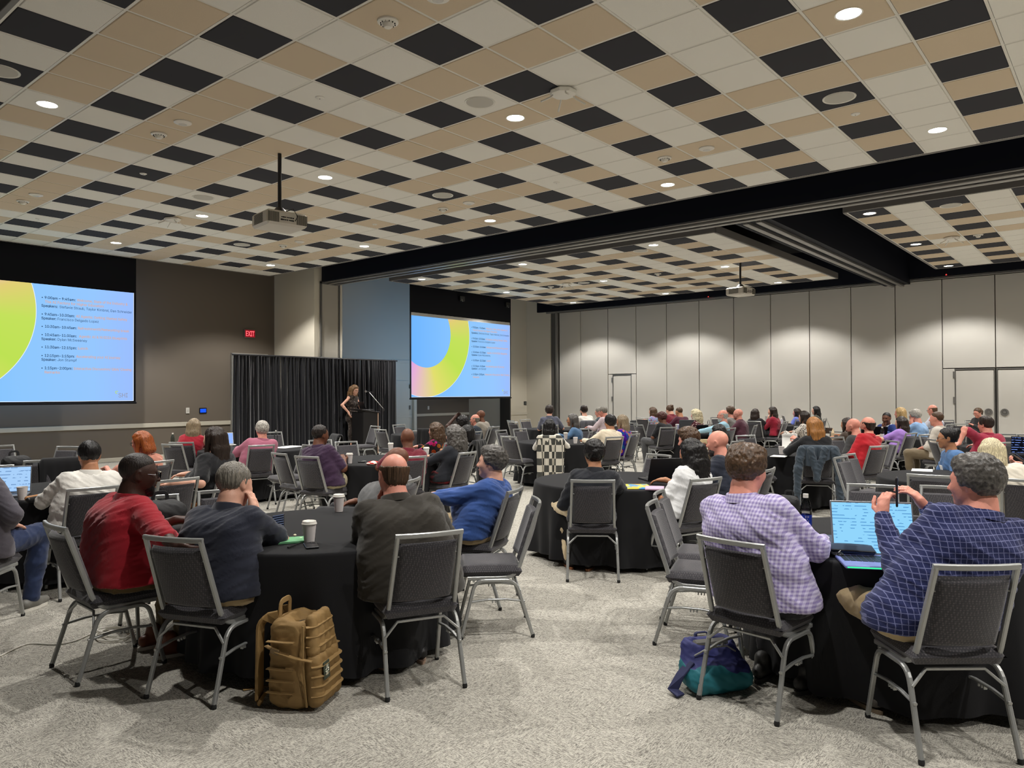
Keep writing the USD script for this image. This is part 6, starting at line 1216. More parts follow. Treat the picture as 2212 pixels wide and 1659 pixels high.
flat('papers', 'white papers before the pink blazer', 'papers', 622, 966, 0.55, 0.30, 0.006, PAPER, 20); flat('papers', 'white papers at the right side of the table of the maroon polo', 'papers', 938, 990, 0.30, 0.22, 0.005, PAPER, 30)
flat('napkin', 'white napkin on the table of the braids', 'napkin', 1264, 956, 0.26, 0.16, 0.008, PAPER, 35); flat('papers', 'white sheet before the woman in the blue top', 'papers', 1992, 1016, 0.30, 0.21, 0.004, PAPER, 10); flat('papers', 'white paper beside the dark cola bottle', 'papers', 1922, 944, 0.30, 0.22, 0.004, PAPER, 40)
flat('notepad', 'white notepad beside the iced coffee', 'notepad', 328, 1044, 0.24, 0.18, 0.01, PAPER, 20)
PH = nodes('phone_list', {'tc': ('texture_coordinate', {}), 's': ('separate_xyz', {}), 'k': ('math', dict(math_type='multiply', value2=70.0)), 'f': ('math', dict(math_type='fraction')), 'g': ('math', dict(math_type='greater_than', value2=0.6)), 'm': ('mix', dict(color1=(0.008, 0.010, 0.016), color2=(0.09, 0.11, 0.17))), 'e': ('emission', dict(strength=1.0))}, [('tc.object', 's.vector'), ('s.y', 'k.value1'), ('k.value', 'f.value1'), ('f.value', 'g.value1'), ('g.value', 'm.fac'), ('m.color', 'e.color')], 'e.emission')
def phone(label, p, R, screen_mat=None, group=None):
    t = thing('phone', label, 'phone', p); M4 = np.eye(4); M4[:3, :3] = R
    UsdGeom.Xformable(t).AddTransformOp().Set(Gf.Matrix4d(*M4.T.ravel()))
    b = obj('case', cbox(0.074, 0.152, 0.010, 0.003), DKLID, t)
    obj('screen', MB().box((0.068, 0.145, 0.001), (0, 0, 0.0053)), screen_mat or BLACK, t); obj('camera_bump', MB().box((0.03, 0.034, 0.003), (-0.016, 0.052, -0.006), None, 0.001), BLACK, t); return t
phone('black phone lying face down beside the coffee cup, near left table', at(672, 1178, ZT + 0.009), rotz(-28) @ roty(180)); tp = np.column_stack([CAM[0], unit(np.array([0, 0, 0.9]) + 0.45 * CAM[2] * [1, 1, 0]), [0, 0, 0]]); tp[:, 0] = unit(tp[:, 0] * [1, 1, 0] + [0, 0, 0.18]); tp[:, 2] = unit(np.cross(tp[:, 0], tp[:, 1])); tp[:, 1] = np.cross(tp[:, 2], tp[:, 0])
phone('phone with a lit dark screen propped upright by the navy polo', at(602, 1163, ZT) + [0, 0, 0.075], tp, PH)
hp = at_d(1937, 1062, 3.86); fx = unit(CAM[0] * 0.55 - CAM[2] * 0.0 + CAM[2] * 0.6); hr = np.column_stack([unit(CAM[0] * 0.45 + CAM[2] * 0.9), [0, 0, 1.0], [0, 0, 0]]); hr[:, 0] = unit(hr[:, 0] * [1, 1, 0]); hr[:, 2] = np.cross(hr[:, 0], hr[:, 1])
phone('phone held up to take a picture by the man in dark blue checks', hp, hr, doc_screen('phone_camera', (60, 90, 130), (20, 30, 44), 50)); phone('phone held at the right edge of the picture', at_d(2200, 988, 8.12), rotz(40) @ rotx(35), BLUESCR)
flat('notebook', 'green notebook under the forearm of the navy polo', 'notebook', 622, 1170, 0.21, 0.15, 0.014, mat('notebook_green', srgb(110, 176, 126), 0.6), -30, 'cover')
def stick(label, p0, p1, m, r=0.005, name='pen', cat='pen'):
    a, b = at(*p0, ZT + 0.010), at(*p1, ZT + 0.010); t = thing(name, label, cat, (a + b) / 2); c = (a + b) / 2; obj('barrel', MB().tube([a - c, (b - a) * 0.4 + a - c, b - c], [r, r, r * 0.5], 8), m, t); obj('clip', MB().tube([a - c + [0, 0, r], (a * 0.75 + b * 0.25) - c + [0, 0, r + 0.002]], 0.0015, 6), m, t)
stick('black pen beside the green notebook', (622, 1183), (652, 1172), BLACK); stick('teal pen on the black cloth before the navy sleeve', (1776, 1187), (1815, 1201), mat('pen_teal', srgb(120, 170, 170), 0.3, 0.4))
for k, (px, py, w) in enumerate(((637, 1156, 'leftmost'), (650, 1163, 'middle'), (661, 1161, 'nearest the cup'))):
    t = thing('popcorn', 'piece of popcorn beside the coffee cup, ' + w, 'popcorn', at(px, py, ZT + 0.012)); v, f = surface([el((0.004 * math.cos(a), 0.005 * math.sin(a), 0.002 * math.sin(3 * a)), (0.006, 0.006, 0.006), None, 0.002) for a in range(6)], 0.0022); obj('kernel', (v, f), mat('popcorn', srgb(240, 232, 200), 0.8), t, smooth=True)
t = thing('iced_coffee', 'clear cup of iced coffee with a black straw on the left table', 'cup', at(338, 1048, ZT + 0.003)); CLEAR = nodes('clear_plastic', {'f': ('fresnel', dict(IOR=1.45)), 't': ('transparent_bsdf', dict(color=(0.93, 0.94, 0.95))), 'g': ('glossy_bsdf', dict(color=(1, 1, 1), roughness=0.06)), 'm': ('mix_closure', {})}, [('f.fac', 'm.fac'), ('t.BSDF', 'm.closure1'), ('g.BSDF', 'm.closure2')], 'm.closure')
obj('cup', MB().lathe([(0.034, 0.0), (0.047, 0.125), (0.050, 0.127), (0.046, 0.127), (0.033, 0.002)], 28), CLEAR, t, smooth=35); obj('coffee', MB().lathe([(0, 0.002), (0.033, 0.002), (0.039, 0.062), (0, 0.064)], 24), mat('milky_coffee', srgb(214, 172, 108), 0.35), t, smooth=35); obj('lid', MB().lathe([(0.0, 0.140), (0.034, 0.138), (0.047, 0.130), (0.050, 0.127)], 28), CLEAR, t, smooth=35); obj('straw', MB().tube([(0, 0.0, 0.03), (0.006, 0.0, 0.20)], 0.0035, 8), BLACK, t)
def bottle(label, p, h, r, body, cap, label_m=None, word=None, liquid=None, name='bottle'):
    t = thing(name, label, 'bottle', p); obj('body', MB().lathe([(0, 0.0), (r * 0.85, 0.0), (r, 0.012), (r * 0.97, h * 0.2), (r, h * 0.4), (r, h * 0.62), (r * 0.80, h * 0.75), (r * 0.42, h * 0.88), (r * 0.40, h * 0.93), (0, h * 0.93)], 28), body, t, smooth=50)
    obj('cap', MB().lathe([(0, h * 0.90), (r * 0.46, h * 0.90), (r * 0.46, h), (0, h)], 20), cap, t)
    if liquid: obj('drink', MB().lathe([(0, 0.004), (r * 0.84, 0.004), (r * 0.93, 0.014), (r * 0.93, h * 0.6), (0, h * 0.6)], 24), liquid, t, smooth=50)
    if label_m: obj('label', MB().lathe([(r * 1.012, h * 0.28), (r * 1.012, h * 0.42)], 28) if False else MB().add(ring_mesh([np.c_[r * 1.012 * np.cos(a_), r * 1.012 * np.sin(a_), np.full(28, z_)] for a_ in [np.linspace(0, 2 * np.pi, 28, endpoint=False)] for z_ in (h * 0.20, h * 0.47)], cap=False)), label_m, t, smooth=True)
    if word:
        m = text(word, r * 0.55, 0.0005, True); v = np.array(m.vertices); v[:, 0] -= m.bounds[0][0]; phi = math.radians(bearing(1740) + 180 + 12) + (v[:, 1] - r * 0.27) / r * -1.0; obj('lettering', (np.c_[(r * 1.02) * np.cos(phi), (r * 1.02) * np.sin(phi), h * 0.22 + v[:, 0]], m.faces[:, ::-1]), WHITE, t)
    return t
bottle('clear water bottle with a white cap and blue label between the checked shirts', at(1741, 1150, ZT + 0.003), 0.245, 0.036, CLEAR, WHITE, mat('label_blue', srgb(24, 50, 150), 0.35), 'LIFE'); bottle('clear bottle of dark cola with a white cap before the man in navy', at(1906, 950, ZT + 0.003), 0.24, 0.034, CLEAR, WHITE, mat('label_pale', srgb(206, 206, 206), 0.4), None, mat('cola', srgb(30, 16, 12), 0.2))
bottle('red capped cola bottle standing on the floor by the black bag', at(1681, 1128, 0.0), 0.23, 0.034, CLEAR, mat('cap_red', srgb(200, 30, 34), 0.4), mat('label_red', srgb(190, 30, 36), 0.4), None, mat('cola', srgb(30, 16, 12), 0.2)); bottle('slim clear bottle right of the pink blazer', at(596, 955, ZT + 0.003), 0.22, 0.03, CLEAR, WHITE); bottle('dark drink bottle left of the woman in the red top', at(373, 966, ZT + 0.003), 0.24, 0.032, mat('bottle_dark', srgb(60, 64, 56), 0.25), WHITE); bottle('clear water bottle beside the pale blue shirt', at(1531, 926, ZT + 0.003), 0.24, 0.034, CLEAR, WHITE)
laptop(10, 1072, bearing(20) - 8, 'open laptop with a bright document screen at the left edge', GREYLID, DOC, 106, 0.36, 0.25); laptop(488, 962, bearing(488) + 12, 'small open laptop before the woman in the red top', WHITELID, BLUESCR, 104, 0.30, 0.21)
laptop(1424, 1036, bearing(1424) - 156, 'open black laptop seen from behind on the centre table', DKLID, BLUESCR, 112, 0.36, 0.25); laptop(1482, 928, bearing(1482) - 176, 'grey laptop lid seen from behind at the table of the blonde woman', GREYLID, BLUESCR, 104, 0.34, 0.24); laptop(1666, 917, bearing(1666) - 178, 'white and grey laptop lid with a dark round logo at the rear', WHITELID, BLUESCR, 98, 0.33, 0.24, logo=DKLID)
laptop(1706, 916, bearing(1706) + 100, 'black laptop seen edge on before the periwinkle dress', DKLID, BLUESCR, 108, 0.33, 0.23); laptop(1893, 944, bearing(1893) - 172, 'low black laptop lid before the man in navy', DKLID, BLUESCR, 120, 0.34, 0.24); laptop(2214, 983, bearing(2200) - 6, 'laptop with a dark screen of icons at the right edge', DKLID, doc_screen('screen_icons', (14, 16, 24), (120, 150, 230), 30), 104, 0.36, 0.25)
t, Rl, hg, L_ = laptop(1906, 1218, bearing(1900) + 14, 'big laptop with a bright document screen beside the man in checks', GREYLID, DOCB, 107, 0.42, 0.30, base=mat('base_violet', srgb(130, 138, 200), 0.35)); obj('light_strip', MB().box((0.40, 0.004, 0.006), (0, -0.152, 0.008)), glow('green_glow', srgb(60, 240, 150), 1.4), t, label='green glowing front edge'); obj('cable_knot', MB().tube(np.c_[-0.20 + 0.025 * np.cos(np.linspace(0, 14, 40)), 0.11 + 0.03 * np.sin(np.linspace(0, 11, 40)), 0.012 + 0.012 * np.abs(np.sin(np.linspace(0, 9, 40)))], 0.007, 6), BLACK, t)
p_ = at(1517, 934, ZT + 0.003); t = thing('tablet', 'black tablet propped on its cover by the pale blue shirt', 'tablet', p_, bearing(1517) - 90 + 190); obj('slab', MB().box((0.25, 0.012, 0.18), (0, 0.02, 0.085), rotx(-22), 0.004), DKLID, t); obj('stand', MB().box((0.24, 0.10, 0.005), (0, -0.02, 0.004)), DKLID, t)
t = thing('laptop_sleeve', 'navy laptop bag with an orange tag lying beside the big laptop', 'bag', at(1800, 1178, ZT + 0.035), bearing(1800) - 84); v, f = cushion(0.40, 0.30, 0.06, 0.03, crown=0.018); obj('pouch', (v, f), mat('sleeve_navy', srgb(52, 70, 92), 0.7, bump=(500, 0.0006)), t, smooth=50); obj('zip', MB().tube([(-0.19, -0.148, 0.004), (0, -0.152, 0.006), (0.19, -0.148, 0.004)], 0.004, 6), BLACK, t); obj('tag', MB().box((0.05, 0.022, 0.003), (0.07, -0.05, 0.048), rotz(10)), mat('tag_orange', srgb(226, 120, 50), 0.6), t); obj('zip_pull', MB().tube([(0.02, -0.155, 0.004), (0.0, -0.18, -0.01), (-0.01, -0.185, -0.02)], 0.003, 6), SILVER, t)
MAG = nodes('magazine_cover', {'tc': ('texture_coordinate', {}), 'n': ('noise_texture', dict(scale=9.0, detail=1.0, distortion=0.6)), 'r': ('rgb_ramp', {'ramp': [(0.0, srgb(40, 140, 210)), (0.40, srgb(70, 160, 220)), (0.46, srgb(236, 222, 60)), (0.58, srgb(240, 226, 80)), (0.64, srgb(214, 120, 70)), (1.0, srgb(236, 230, 210))], 'interpolate': False}), 'p': ('principled_bsdf', dict(roughness=0.3))}, [('tc.object', 'n.vector'), ('n.fac', 'r.fac'), ('r.color', 'p.base_color')], 'p.BSDF')
t = flat('magazine', 'open magazine with bright yellow and blue pages on the centre table', 'magazine', 1375, 1052, 0.34, 0.26, 0.008, MAG, 40, 'pages'); obj('spine', MB().box((0.004, 0.26, 0.010), (0.0, 0, 0.006)), PAPER, t); t = flat('booklet', 'pale pink booklet beside the bright magazine', 'booklet', 1414, 1056, 0.22, 0.17, 0.014, mat('booklet_pink', srgb(206, 170, 196), 0.5), 28, 'cover')
t = thing('earbud_case', 'white earbud case among the things by the black laptop', 'case', at(1414, 1030, ZT + 0.016)); v, f = surface([rc((-0.018, 0, 0), (0.018, 0, 0), 0.014)], 0.004); obj('shell', (v, f), WHITE, t, smooth=True); t = thing('pouch', 'small orange and black pouch by the black laptop', 'pouch', at(1431, 1032, ZT + 0.014)); v, f = surface([rc((-0.03, 0, 0), (0.03, 0.01, 0), 0.012), rc((0, -0.01, 0.004), (0.03, 0, 0.004), 0.011)], 0.004); obj('shell', (v, f), mat('pouch_orange', srgb(190, 84, 50), 0.6), t, smooth=True)
t = thing('keys', 'black key fob and ring by the black laptop', 'keys', at(1401, 1030, ZT + 0.010)); obj('fob', MB().box((0.04, 0.075, 0.014), (0, 0, 0), rotz(50), 0.005), BLACK, t); a_ = np.linspace(0, 6.28, 17); obj('ring', MB().tube(np.c_[0.05 + 0.016 * np.cos(a_), 0.02 + 0.016 * np.sin(a_), 0 * a_], 0.0018, 6), SILVER, t)
t = thing('keys', 'bunch of keys right of the lidded cup, table of the maroon polo', 'keys', at(781, 998, ZT + 0.010)); obj('fob', MB().box((0.05, 0.09, 0.016), (0, 0, 0), rotz(30), 0.005), BLACK, t)
for k in range(3): obj('key', MB().box((0.016, 0.065, 0.003), (0.03 + 0.02 * k, 0.02 * k, 0.006), rotz(20 + 40 * k)), SILVER, t)
t = thing('snack_bag', 'red and white snack bag left of the bald heads', 'bag', at(806, 1001, ZT + 0.02), 20); v, f = cushion(0.16, 0.11, 0.04, 0.03); obj('bag', (v, f), fabric('snack', (190, 44, 40), ('check', (232, 224, 214), 14)), t, smooth=50); obj('crimp', MB().box((0.01, 0.11, 0.004), (0.085, 0, 0)), SILVER, t)
t = thing('glasses_case', 'black and tan glasses case right of the open white cup', 'case', at(78, 1078, ZT + 0.024), 30); v, f = surface([rc((-0.075, 0, 0), (0.075, 0, 0), 0.024)], 0.005); obj('shell', (v, f), BLACK, t, smooth=True); v, f = surface([rc((-0.07, 0.02, 0.014), (0.085, 0.02, 0.014), 0.020)], 0.005); obj('flap', (v, f), mat('case_tan', srgb(176, 126, 80), 0.6), t, smooth=True)
t = thing('lunch_box', 'open white clamshell lunch box held by the auburn-haired woman', 'lunch box', at(1706, 975, ZT + 0.004), bearing(1706) - 90); obj('tray', MB().lathe([(0, 0.0), (0.12, 0.0), (0.15, 0.05), (0.155, 0.052), (0.14, 0.05), (0.115, 0.008), (0, 0.008)], 4, rotz(45)), PAPER, t); obj('lid', MB().box((0.22, 0.008, 0.20), (0, 0.12, 0.15), rotx(-14), 0.003).box((0.20, 0.03, 0.012), (0, 0.115, 0.25), rotx(-14), 0.003), PAPER, t); t = flat('paper_plate', 'white paper plate under the open cup', 'plate', 1683, 986, 0.26, 0.20, 0.008, PAPER, 10, 'plate')
t = thing('badge', 'white name badge on the blue top', 'badge', PEOPLE['bluew']['org'] + PEOPLE['bluew']['R'] @ (PEOPLE['bluew']['N'] + [-0.075, 0.135, -0.17]), 0); obj('card', MB().box((0.085, 0.004, 0.055), (0, 0, 0), PEOPLE['bluew']['R'] @ rotx(-12), 0.001), PAPER, t)

# ================================================================ BAGS, COATS AND CABLES
def rbx(c, half, r, R=None, k=0.02): return [rc(np.array(c) + (np.eye(3) if R is None else R) @ (np.array([sx, sy, sz]) * (np.array(half) - r)), np.array(c) + (np.eye(3) if R is None else R) @ (np.array([sx, sy, -sz]) * (np.array(half) - r)), r, None, k) for sx in (-1, 0, 1) for sy in (-1, 0, 1) for sz in (1,)]
def pack(label, base, heading, w, d, h, m, strap, tilt=0, pocket=None, name='backpack'):
    """Upright backpack: the front faces heading, the straps are on the other side."""
    t = thing(name, label, 'backpack', base, heading - 90); R = rotx(tilt)
    v, f = surface(xform_prims([rc((x, y, 0.07), (x * 0.82, y * 0.8, h - 0.09), 0.068, 0.062, 0.05) for x in np.linspace(-(w / 2 - 0.07), w / 2 - 0.07, 4) for y in np.linspace(-(d / 2 - 0.07), d / 2 - 0.07, 3)], R, np.array([0, 0, 0])), 0.011, lambda p: 0.004 - p[:, 2]); v = folds(v, f, 0.006, int(w * 1000) % 17, (7, 7, 12)); obj('body', (v, f), m, t, smooth=True)
    v, f = surface(xform_prims([rc((x, d / 2 + 0.01, 0.08), (x * 0.9, d / 2 + 0.0, h * 0.52), 0.042, 0.036, 0.04) for x in np.linspace(-w * 0.30, w * 0.30, 4)], R, np.array([0, 0, 0])), 0.011, lambda p: 0.004 - p[:, 2]); obj('front_pocket', (v, f), pocket or m, t, smooth=True)
    for q in (-1, 1):
        pts = arc_path([np.array((q * 0.06, -d / 2 + 0.02, h - 0.03)), np.array((q * 0.07, -d / 2 - 0.05, h - 0.06)), np.array((q * 0.09, -d / 2 - 0.05, h * 0.45)), np.array((q * 0.13, -d / 2 + 0.01, 0.07))], 0.08) @ R.T
        obj('shoulder_strap', MB().bar(pts, 0.06, 0.014, up=(0, 1, 0.2)), strap, t)
    obj('handle', MB().bar(arc_path([(-0.05, -d / 2 + 0.03, h - 0.03), (-0.045, -d / 2 + 0.03, h + 0.045), (0.045, -d / 2 + 0.03, h + 0.045), (0.05, -d / 2 + 0.03, h - 0.03)], 0.03) @ R.T, 0.024, 0.008, up=(0, 1, 0)), strap, t)
    obj('zip', MB().tube(np.array([(-w * 0.46, d * 0.2, h * 0.55), (-w * 0.38, d * 0.25, h * 0.88), (0, d * 0.28, h - 0.015), (w * 0.38, d * 0.25, h * 0.88), (w * 0.46, d * 0.2, h * 0.55)]) @ R.T, 0.004, 6), BLACK, t)
    return t
COY = mat('coyote_nylon', srgb(142, 112, 66), 0.75, bump=(420, 0.0008), vary=(7, 0.08)); COY2 = mat('coyote_webbing', srgb(152, 122, 76), 0.8, bump=(300, 0.0006)); GREYN, BLKN, STR = mat('grey_nylon', srgb(62, 63, 66), 0.7, bump=(400, 0.0006)), mat('black_nylon', srgb(25, 25, 27), 0.7, bump=(400, 0.0006)), mat('strap_dark', srgb(36, 36, 38), 0.8)
# the tactical pack in front of the near left table
b_ = at(648, 1512, 0.0); hd = bearing(648) - 118; t = thing('backpack', 'tan tactical backpack with webbing, standing open on the carpet', 'backpack', b_, hd - 90); w, d, h = 0.31, 0.24, 0.50
v, f = surface([rc((x, y, 0.07), (x * 0.9, y * 0.85 - 0.01, h - 0.10), 0.066, 0.06, 0.03) for x in np.linspace(-(w / 2 - 0.066), w / 2 - 0.066, 4) for y in np.linspace(-(d / 2 - 0.066), d / 2 - 0.066, 3)] + [rc((0, 0.02, h - 0.03), (0, 0.055, h * 0.62), 0.05, 0.02, 0.03, -1), rc((-0.06, 0.02, h - 0.02), (0.06, 0.02, h - 0.02), 0.045, None, 0.03, -1)], 0.008, lambda p: 0.004 - p[:, 2]); v = folds(v, f, 0.006, 4, (9, 9, 14)); obj('body', (v, f), COY, t, smooth=True)
v, f = surface([rc((x, d / 2 + 0.025, 0.06), (x, d / 2 + 0.01, 0.255), 0.045, 0.040, 0.02) for x in np.linspace(-0.10, 0.10, 4)], 0.008, lambda p: 0.004 - p[:, 2]); obj('lower_pocket', (folds(v, f, 0.004, 6, (9, 9, 12)), f), COY, t, smooth=True)
v, f = surface([rc((x, d / 2 + 0.005, 0.30), (x * 0.8, d / 2 - 0.015, 0.455), 0.036, 0.030, 0.02) for x in np.linspace(-0.095, 0.095, 4)], 0.008); obj('upper_pocket', (folds(v, f, 0.004, 7, (9, 9, 12)), f), COY, t, smooth=True)
obj('lining', MB().lathe([(0, 0.0), (0.06, 0.0), (0.07, 0.12), (0, 0.12)], 12, None, (0, 0.015, h - 0.20)), mat('lining_dark', srgb(40, 34, 24), 0.9), t)
for k, z in enumerate((0.085, 0.135, 0.185, 0.235)): obj('webbing', MB().bar(arc_path([(-0.145, d / 2 + 0.02, z), (-0.12, d / 2 + 0.069 - 0.003 * k, z), (0.12, d / 2 + 0.069 - 0.003 * k, z), (0.145, d / 2 + 0.02, z)], 0.03), 0.025, 0.005, up=(0, 0.2, 1)), COY2, t)
for k, z in enumerate((0.33, 0.38, 0.43)): obj('webbing', MB().bar(arc_path([(-0.125, d / 2 - 0.02, z), (-0.10, d / 2 + 0.034 - 0.010 * k, z), (0.10, d / 2 + 0.034 - 0.010 * k, z), (0.125, d / 2 - 0.02, z)], 0.03), 0.024, 0.005, up=(0, 0.2, 1)), COY2, t)
for q in (-1, 1):
    for z in (0.10, 0.16, 0.22, 0.36): obj('side_webbing', MB().bar([(q * (w / 2 + 0.008), -0.10, z), (q * (w / 2 + 0.010), 0.0, z), (q * (w / 2 + 0.004), 0.05, z)], 0.025, 0.005, up=(0, 0, 1)), COY2, t)
    st = obj('compression_strap', MB().bar([(q * (w / 2 - 0.01), -0.115, 0.33), (q * (w / 2 + 0.014), -0.04, 0.31), (q * (w / 2 + 0.014), 0.06, 0.285), (q * (w / 2 + 0.002), 0.15, 0.27)], 0.026, 0.005, up=(0, 0, 1)), COY2, t); obj('buckle', MB().box((0.012, 0.05, 0.034), (q * (w / 2 + 0.018), -0.05, 0.315), rotx(-15), 0.004), mat('buckle_tan', srgb(120, 96, 60), 0.4), st)
    obj('seam_piping', MB().tube([(q * (w / 2 - 0.01), d / 2 - 0.005, 0.03), (q * (w / 2 + 0.004), d / 2 - 0.02, 0.25), (q * (w / 2 - 0.02), d / 2 - 0.03, 0.44)], 0.006, 6), COY2, t)
    obj('shoulder_strap', MB().bar(arc_path([(q * 0.06, -d / 2 + 0.03, h - 0.04), (q * 0.075, -d / 2 - 0.07, h - 0.06), (q * 0.10, -d / 2 - 0.06, 0.2), (q * 0.12, -d / 2 - 0.05, 0.02), (q * 0.13, -d / 2 - 0.02, 0.06)], 0.06), 0.062, 0.018, up=(0, 1, 0.2)), COY, t)
obj('handle', MB().bar(arc_path([(-0.05, -0.09, h - 0.05), (-0.05, -0.085, h + 0.035), (0.05, -0.085, h + 0.035), (0.05, -0.09, h - 0.05)], 0.03), 0.03, 0.008, up=(0, 1, 0)), COY2, t)
obj('loose_strap', MB().bar([(-0.12, -0.16, 0.02), (-0.14, -0.22, 0.006), (-0.11, -0.30, 0.005), (-0.05, -0.37, 0.005)], 0.028, 0.004), COY2, t)
pt = obj('patch', MB().box((0.066, 0.005, 0.09), (0.075, d / 2 + 0.071, 0.205), rotx(4), 0.002), mat('patch_green', srgb(56, 62, 48), 0.8), t, label='dark green patch with a pale cross of letters')
em = MB()
for q in (-1, 1):
    for s_ in (-1, 1): em.box((0.005, 0.002, 0.022), (0.075 + q * 0.006, d / 2 + 0.075, 0.205 + s_ * 0.016)).box((0.012, 0.002, 0.005), (0.075 + q * 0.013, d / 2 + 0.075, 0.205 + s_ * 0.005))
obj('emblem', em, mat('patch_print', srgb(226, 224, 206), 0.7), pt)
pack('dark grey backpack with ribbed straps on the floor at the left table', at(92, 1258, 0.0), bearing(92) + 140, 0.32, 0.22, 0.46, GREYN, STR, -14); pack('black patterned backpack on the chair between the red shirt and the navy polo', np.r_[CH['c6'][0][:2], 0.475], CH['c6'][1], 0.32, 0.20, 0.42, BLKN, STR); pack('black backpack behind a chair at the far left table', np.r_[CH['c11'][0][:2] + 0.33 * np.array([math.cos(math.radians(CH['c11'][1])), math.sin(math.radians(CH['c11'][1]))]), 0.475], CH['c11'][1] + 180, 0.34, 0.2, 0.44, BLKN, STR)
TEALM = nodes('bag_navy_teal', {'tc': ('texture_coordinate', {}), 's': ('separate_xyz', {}), 'n': ('noise_texture', dict(scale=5.0, detail=1.0)), 'a': ('math', dict(math_type='multiply', value2=0.16)), 'b': ('math', dict(math_type='add')), 'g': ('rgb_ramp', {'ramp': [(0.0, srgb(22, 104, 116)), (0.20, srgb(22, 104, 116)), (0.21, srgb(40, 44, 104)), (1.0, srgb(40, 42, 92))], 'interpolate': False}), 'p': ('principled_bsdf', dict(roughness=0.7))}, [('tc.object', 's.vector'), ('tc.object', 'n.vector'), ('n.fac', 'a.value1'), ('s.z', 'b.value1'), ('a.value', 'b.value2'), ('b.value', 'g.fac'), ('g.color', 'p.base_color')], 'p.BSDF')
t = thing('backpack', 'navy and teal backpack slumped open under the purple checked man', 'backpack', at(1540, 1482, 0.0), bearing(1540) - 60); v, f = surface([rc((x, 0.0, 0.09), (x * 0.9, 0.06, 0.20), 0.088, 0.06, 0.05) for x in np.linspace(-0.11, 0.11, 4)] + [rc((-0.12, -0.08, 0.07), (0.12, -0.08, 0.07), 0.068, None, 0.05), rc((-0.07, 0.05, 0.27), (0.08, 0.03, 0.27), 0.045, None, 0.03, -1)], 0.010, lambda p: 0.004 - p[:, 2]); obj('body', (folds(v, f, 0.008, 3, (8, 8, 12)), f), TEALM, t, smooth=True)
obj('lining', MB().box((0.20, 0.05, 0.08), (0, 0.04, 0.21), rotx(20), 0.01), mat('lining_grey', srgb(96, 94, 90), 0.8), t); obj('zip', MB().tube([(-0.13, -0.03, 0.19), (-0.05, -0.05, 0.235), (0.06, -0.05, 0.235), (0.13, -0.02, 0.19)], 0.005, 6), SILVER, t); obj('shoulder_strap', MB().bar([(-0.15, -0.03, 0.16), (-0.22, -0.04, 0.10), (-0.27, -0.05, 0.03), (-0.25, -0.10, 0.012)], 0.06, 0.012), mat('strap_navy', srgb(34, 38, 76), 0.8), t); obj('handle', MB().bar(arc_path([(-0.04, 0.10, 0.20), (-0.04, 0.13, 0.26), (0.04, 0.13, 0.26), (0.04, 0.10, 0.20)], 0.02), 0.02, 0.006), mat('strap_navy', srgb(34, 38, 76), 0.8), t)
pack('black bag with a pale strap on the floor left of the denim jacket', at(1703, 1132, 0.0), bearing(1703) + 170, 0.28, 0.2, 0.36, BLKN, STR); pack('black bag on the floor under the cream jacket', np.r_[CH['c41'][0][:2] + [0.1, -0.1], 0.0], CH['c41'][1] + 150, 0.3, 0.2, 0.26, BLKN, STR, 0, None); pack('black bag on the floor behind the plaid skirt', at(997, 1092, 0.0), bearing(997) + 160, 0.3, 0.2, 0.24, BLKN, STR)
# garments over chair backs: a sheet folded over the top rail
def drape(key, label, cat, name, m, front, back, w, seed, shift=0.0, sleeves=None, hood=None, ragged=0.08):
    pos, hd = CH[key]; t = thing(name, label, cat, pos, hd - 90); rg = np.random.default_rng(seed); n = 41; x = np.linspace(-w / 2, w / 2, n) + shift; ph = rg.uniform(0, 6.28, 4); rows = []
    wave = 0.014 * np.sin(x * 38 + ph[0]) + 0.010 * np.sin(x * 71 + ph[1]); bl = back + ragged * (np.sin(x * 7 + ph[2]) + 0.5 * np.sin(x * 19 + ph[3])); fl = front + 0.3 * ragged * np.sin(x * 9 + ph[3]); sag = np.where(np.abs(x) > 0.185, (np.abs(x) - 0.185) * 1.3, 0)
    for s in np.linspace(1, 0.06, 8): rows.append(np.c_[x, -0.235 + 0.06 * s + 0 * x + wave * 0.4 * s, 0.905 - s * fl - sag])
    for a in np.linspace(0.25, 2.9, 5): rows.append(np.c_[x, -0.282 + 0.035 * np.cos(a) * np.ones(n), 0.905 + 0.026 * math.sin(a) - sag])
    for s in np.linspace(0.06, 1, 16): rows.append(np.c_[x * (1 - 0.06 * s), -0.322 - 0.03 * s - wave * (0.3 + 1.6 * s), 0.905 - s * bl - sag * (1 - 0.5 * s)])
    v, f = slab(np.array(rows), 0.006); obj('cloth', (v, f), m, t, smooth=60)
    if sleeves:
        for q in (-1, 1):
            v, f = surface([rc((q * (w / 2 - 0.02), -0.30, 0.87), (q * (w / 2 + 0.03), -0.34, 0.62), 0.055, 0.050, 0.03), rc((q * (w / 2 + 0.03), -0.34, 0.62), (q * (w / 2 + 0.045), -0.35, sleeves[0 if q < 0 else 1]), 0.050, 0.042, 0.03)], 0.011); obj('sleeve', (folds(v, f, 0.010, seed, (10, 10, 14)), f), m, t, smooth=True)
    if hood: v, f = surface([rc((hood[0] - 0.07, -0.33, 0.87), (hood[0], -0.37, hood[1]), 0.045, 0.03, 0.04), rc((hood[0] + 0.10, -0.33, 0.88), (hood[0], -0.37, hood[1]), 0.045, 0.03, 0.05)], 0.011); obj('hood', (folds(v, f, 0.010, seed + 2, (10, 10, 14)), f), m, t, smooth=True)
    return t
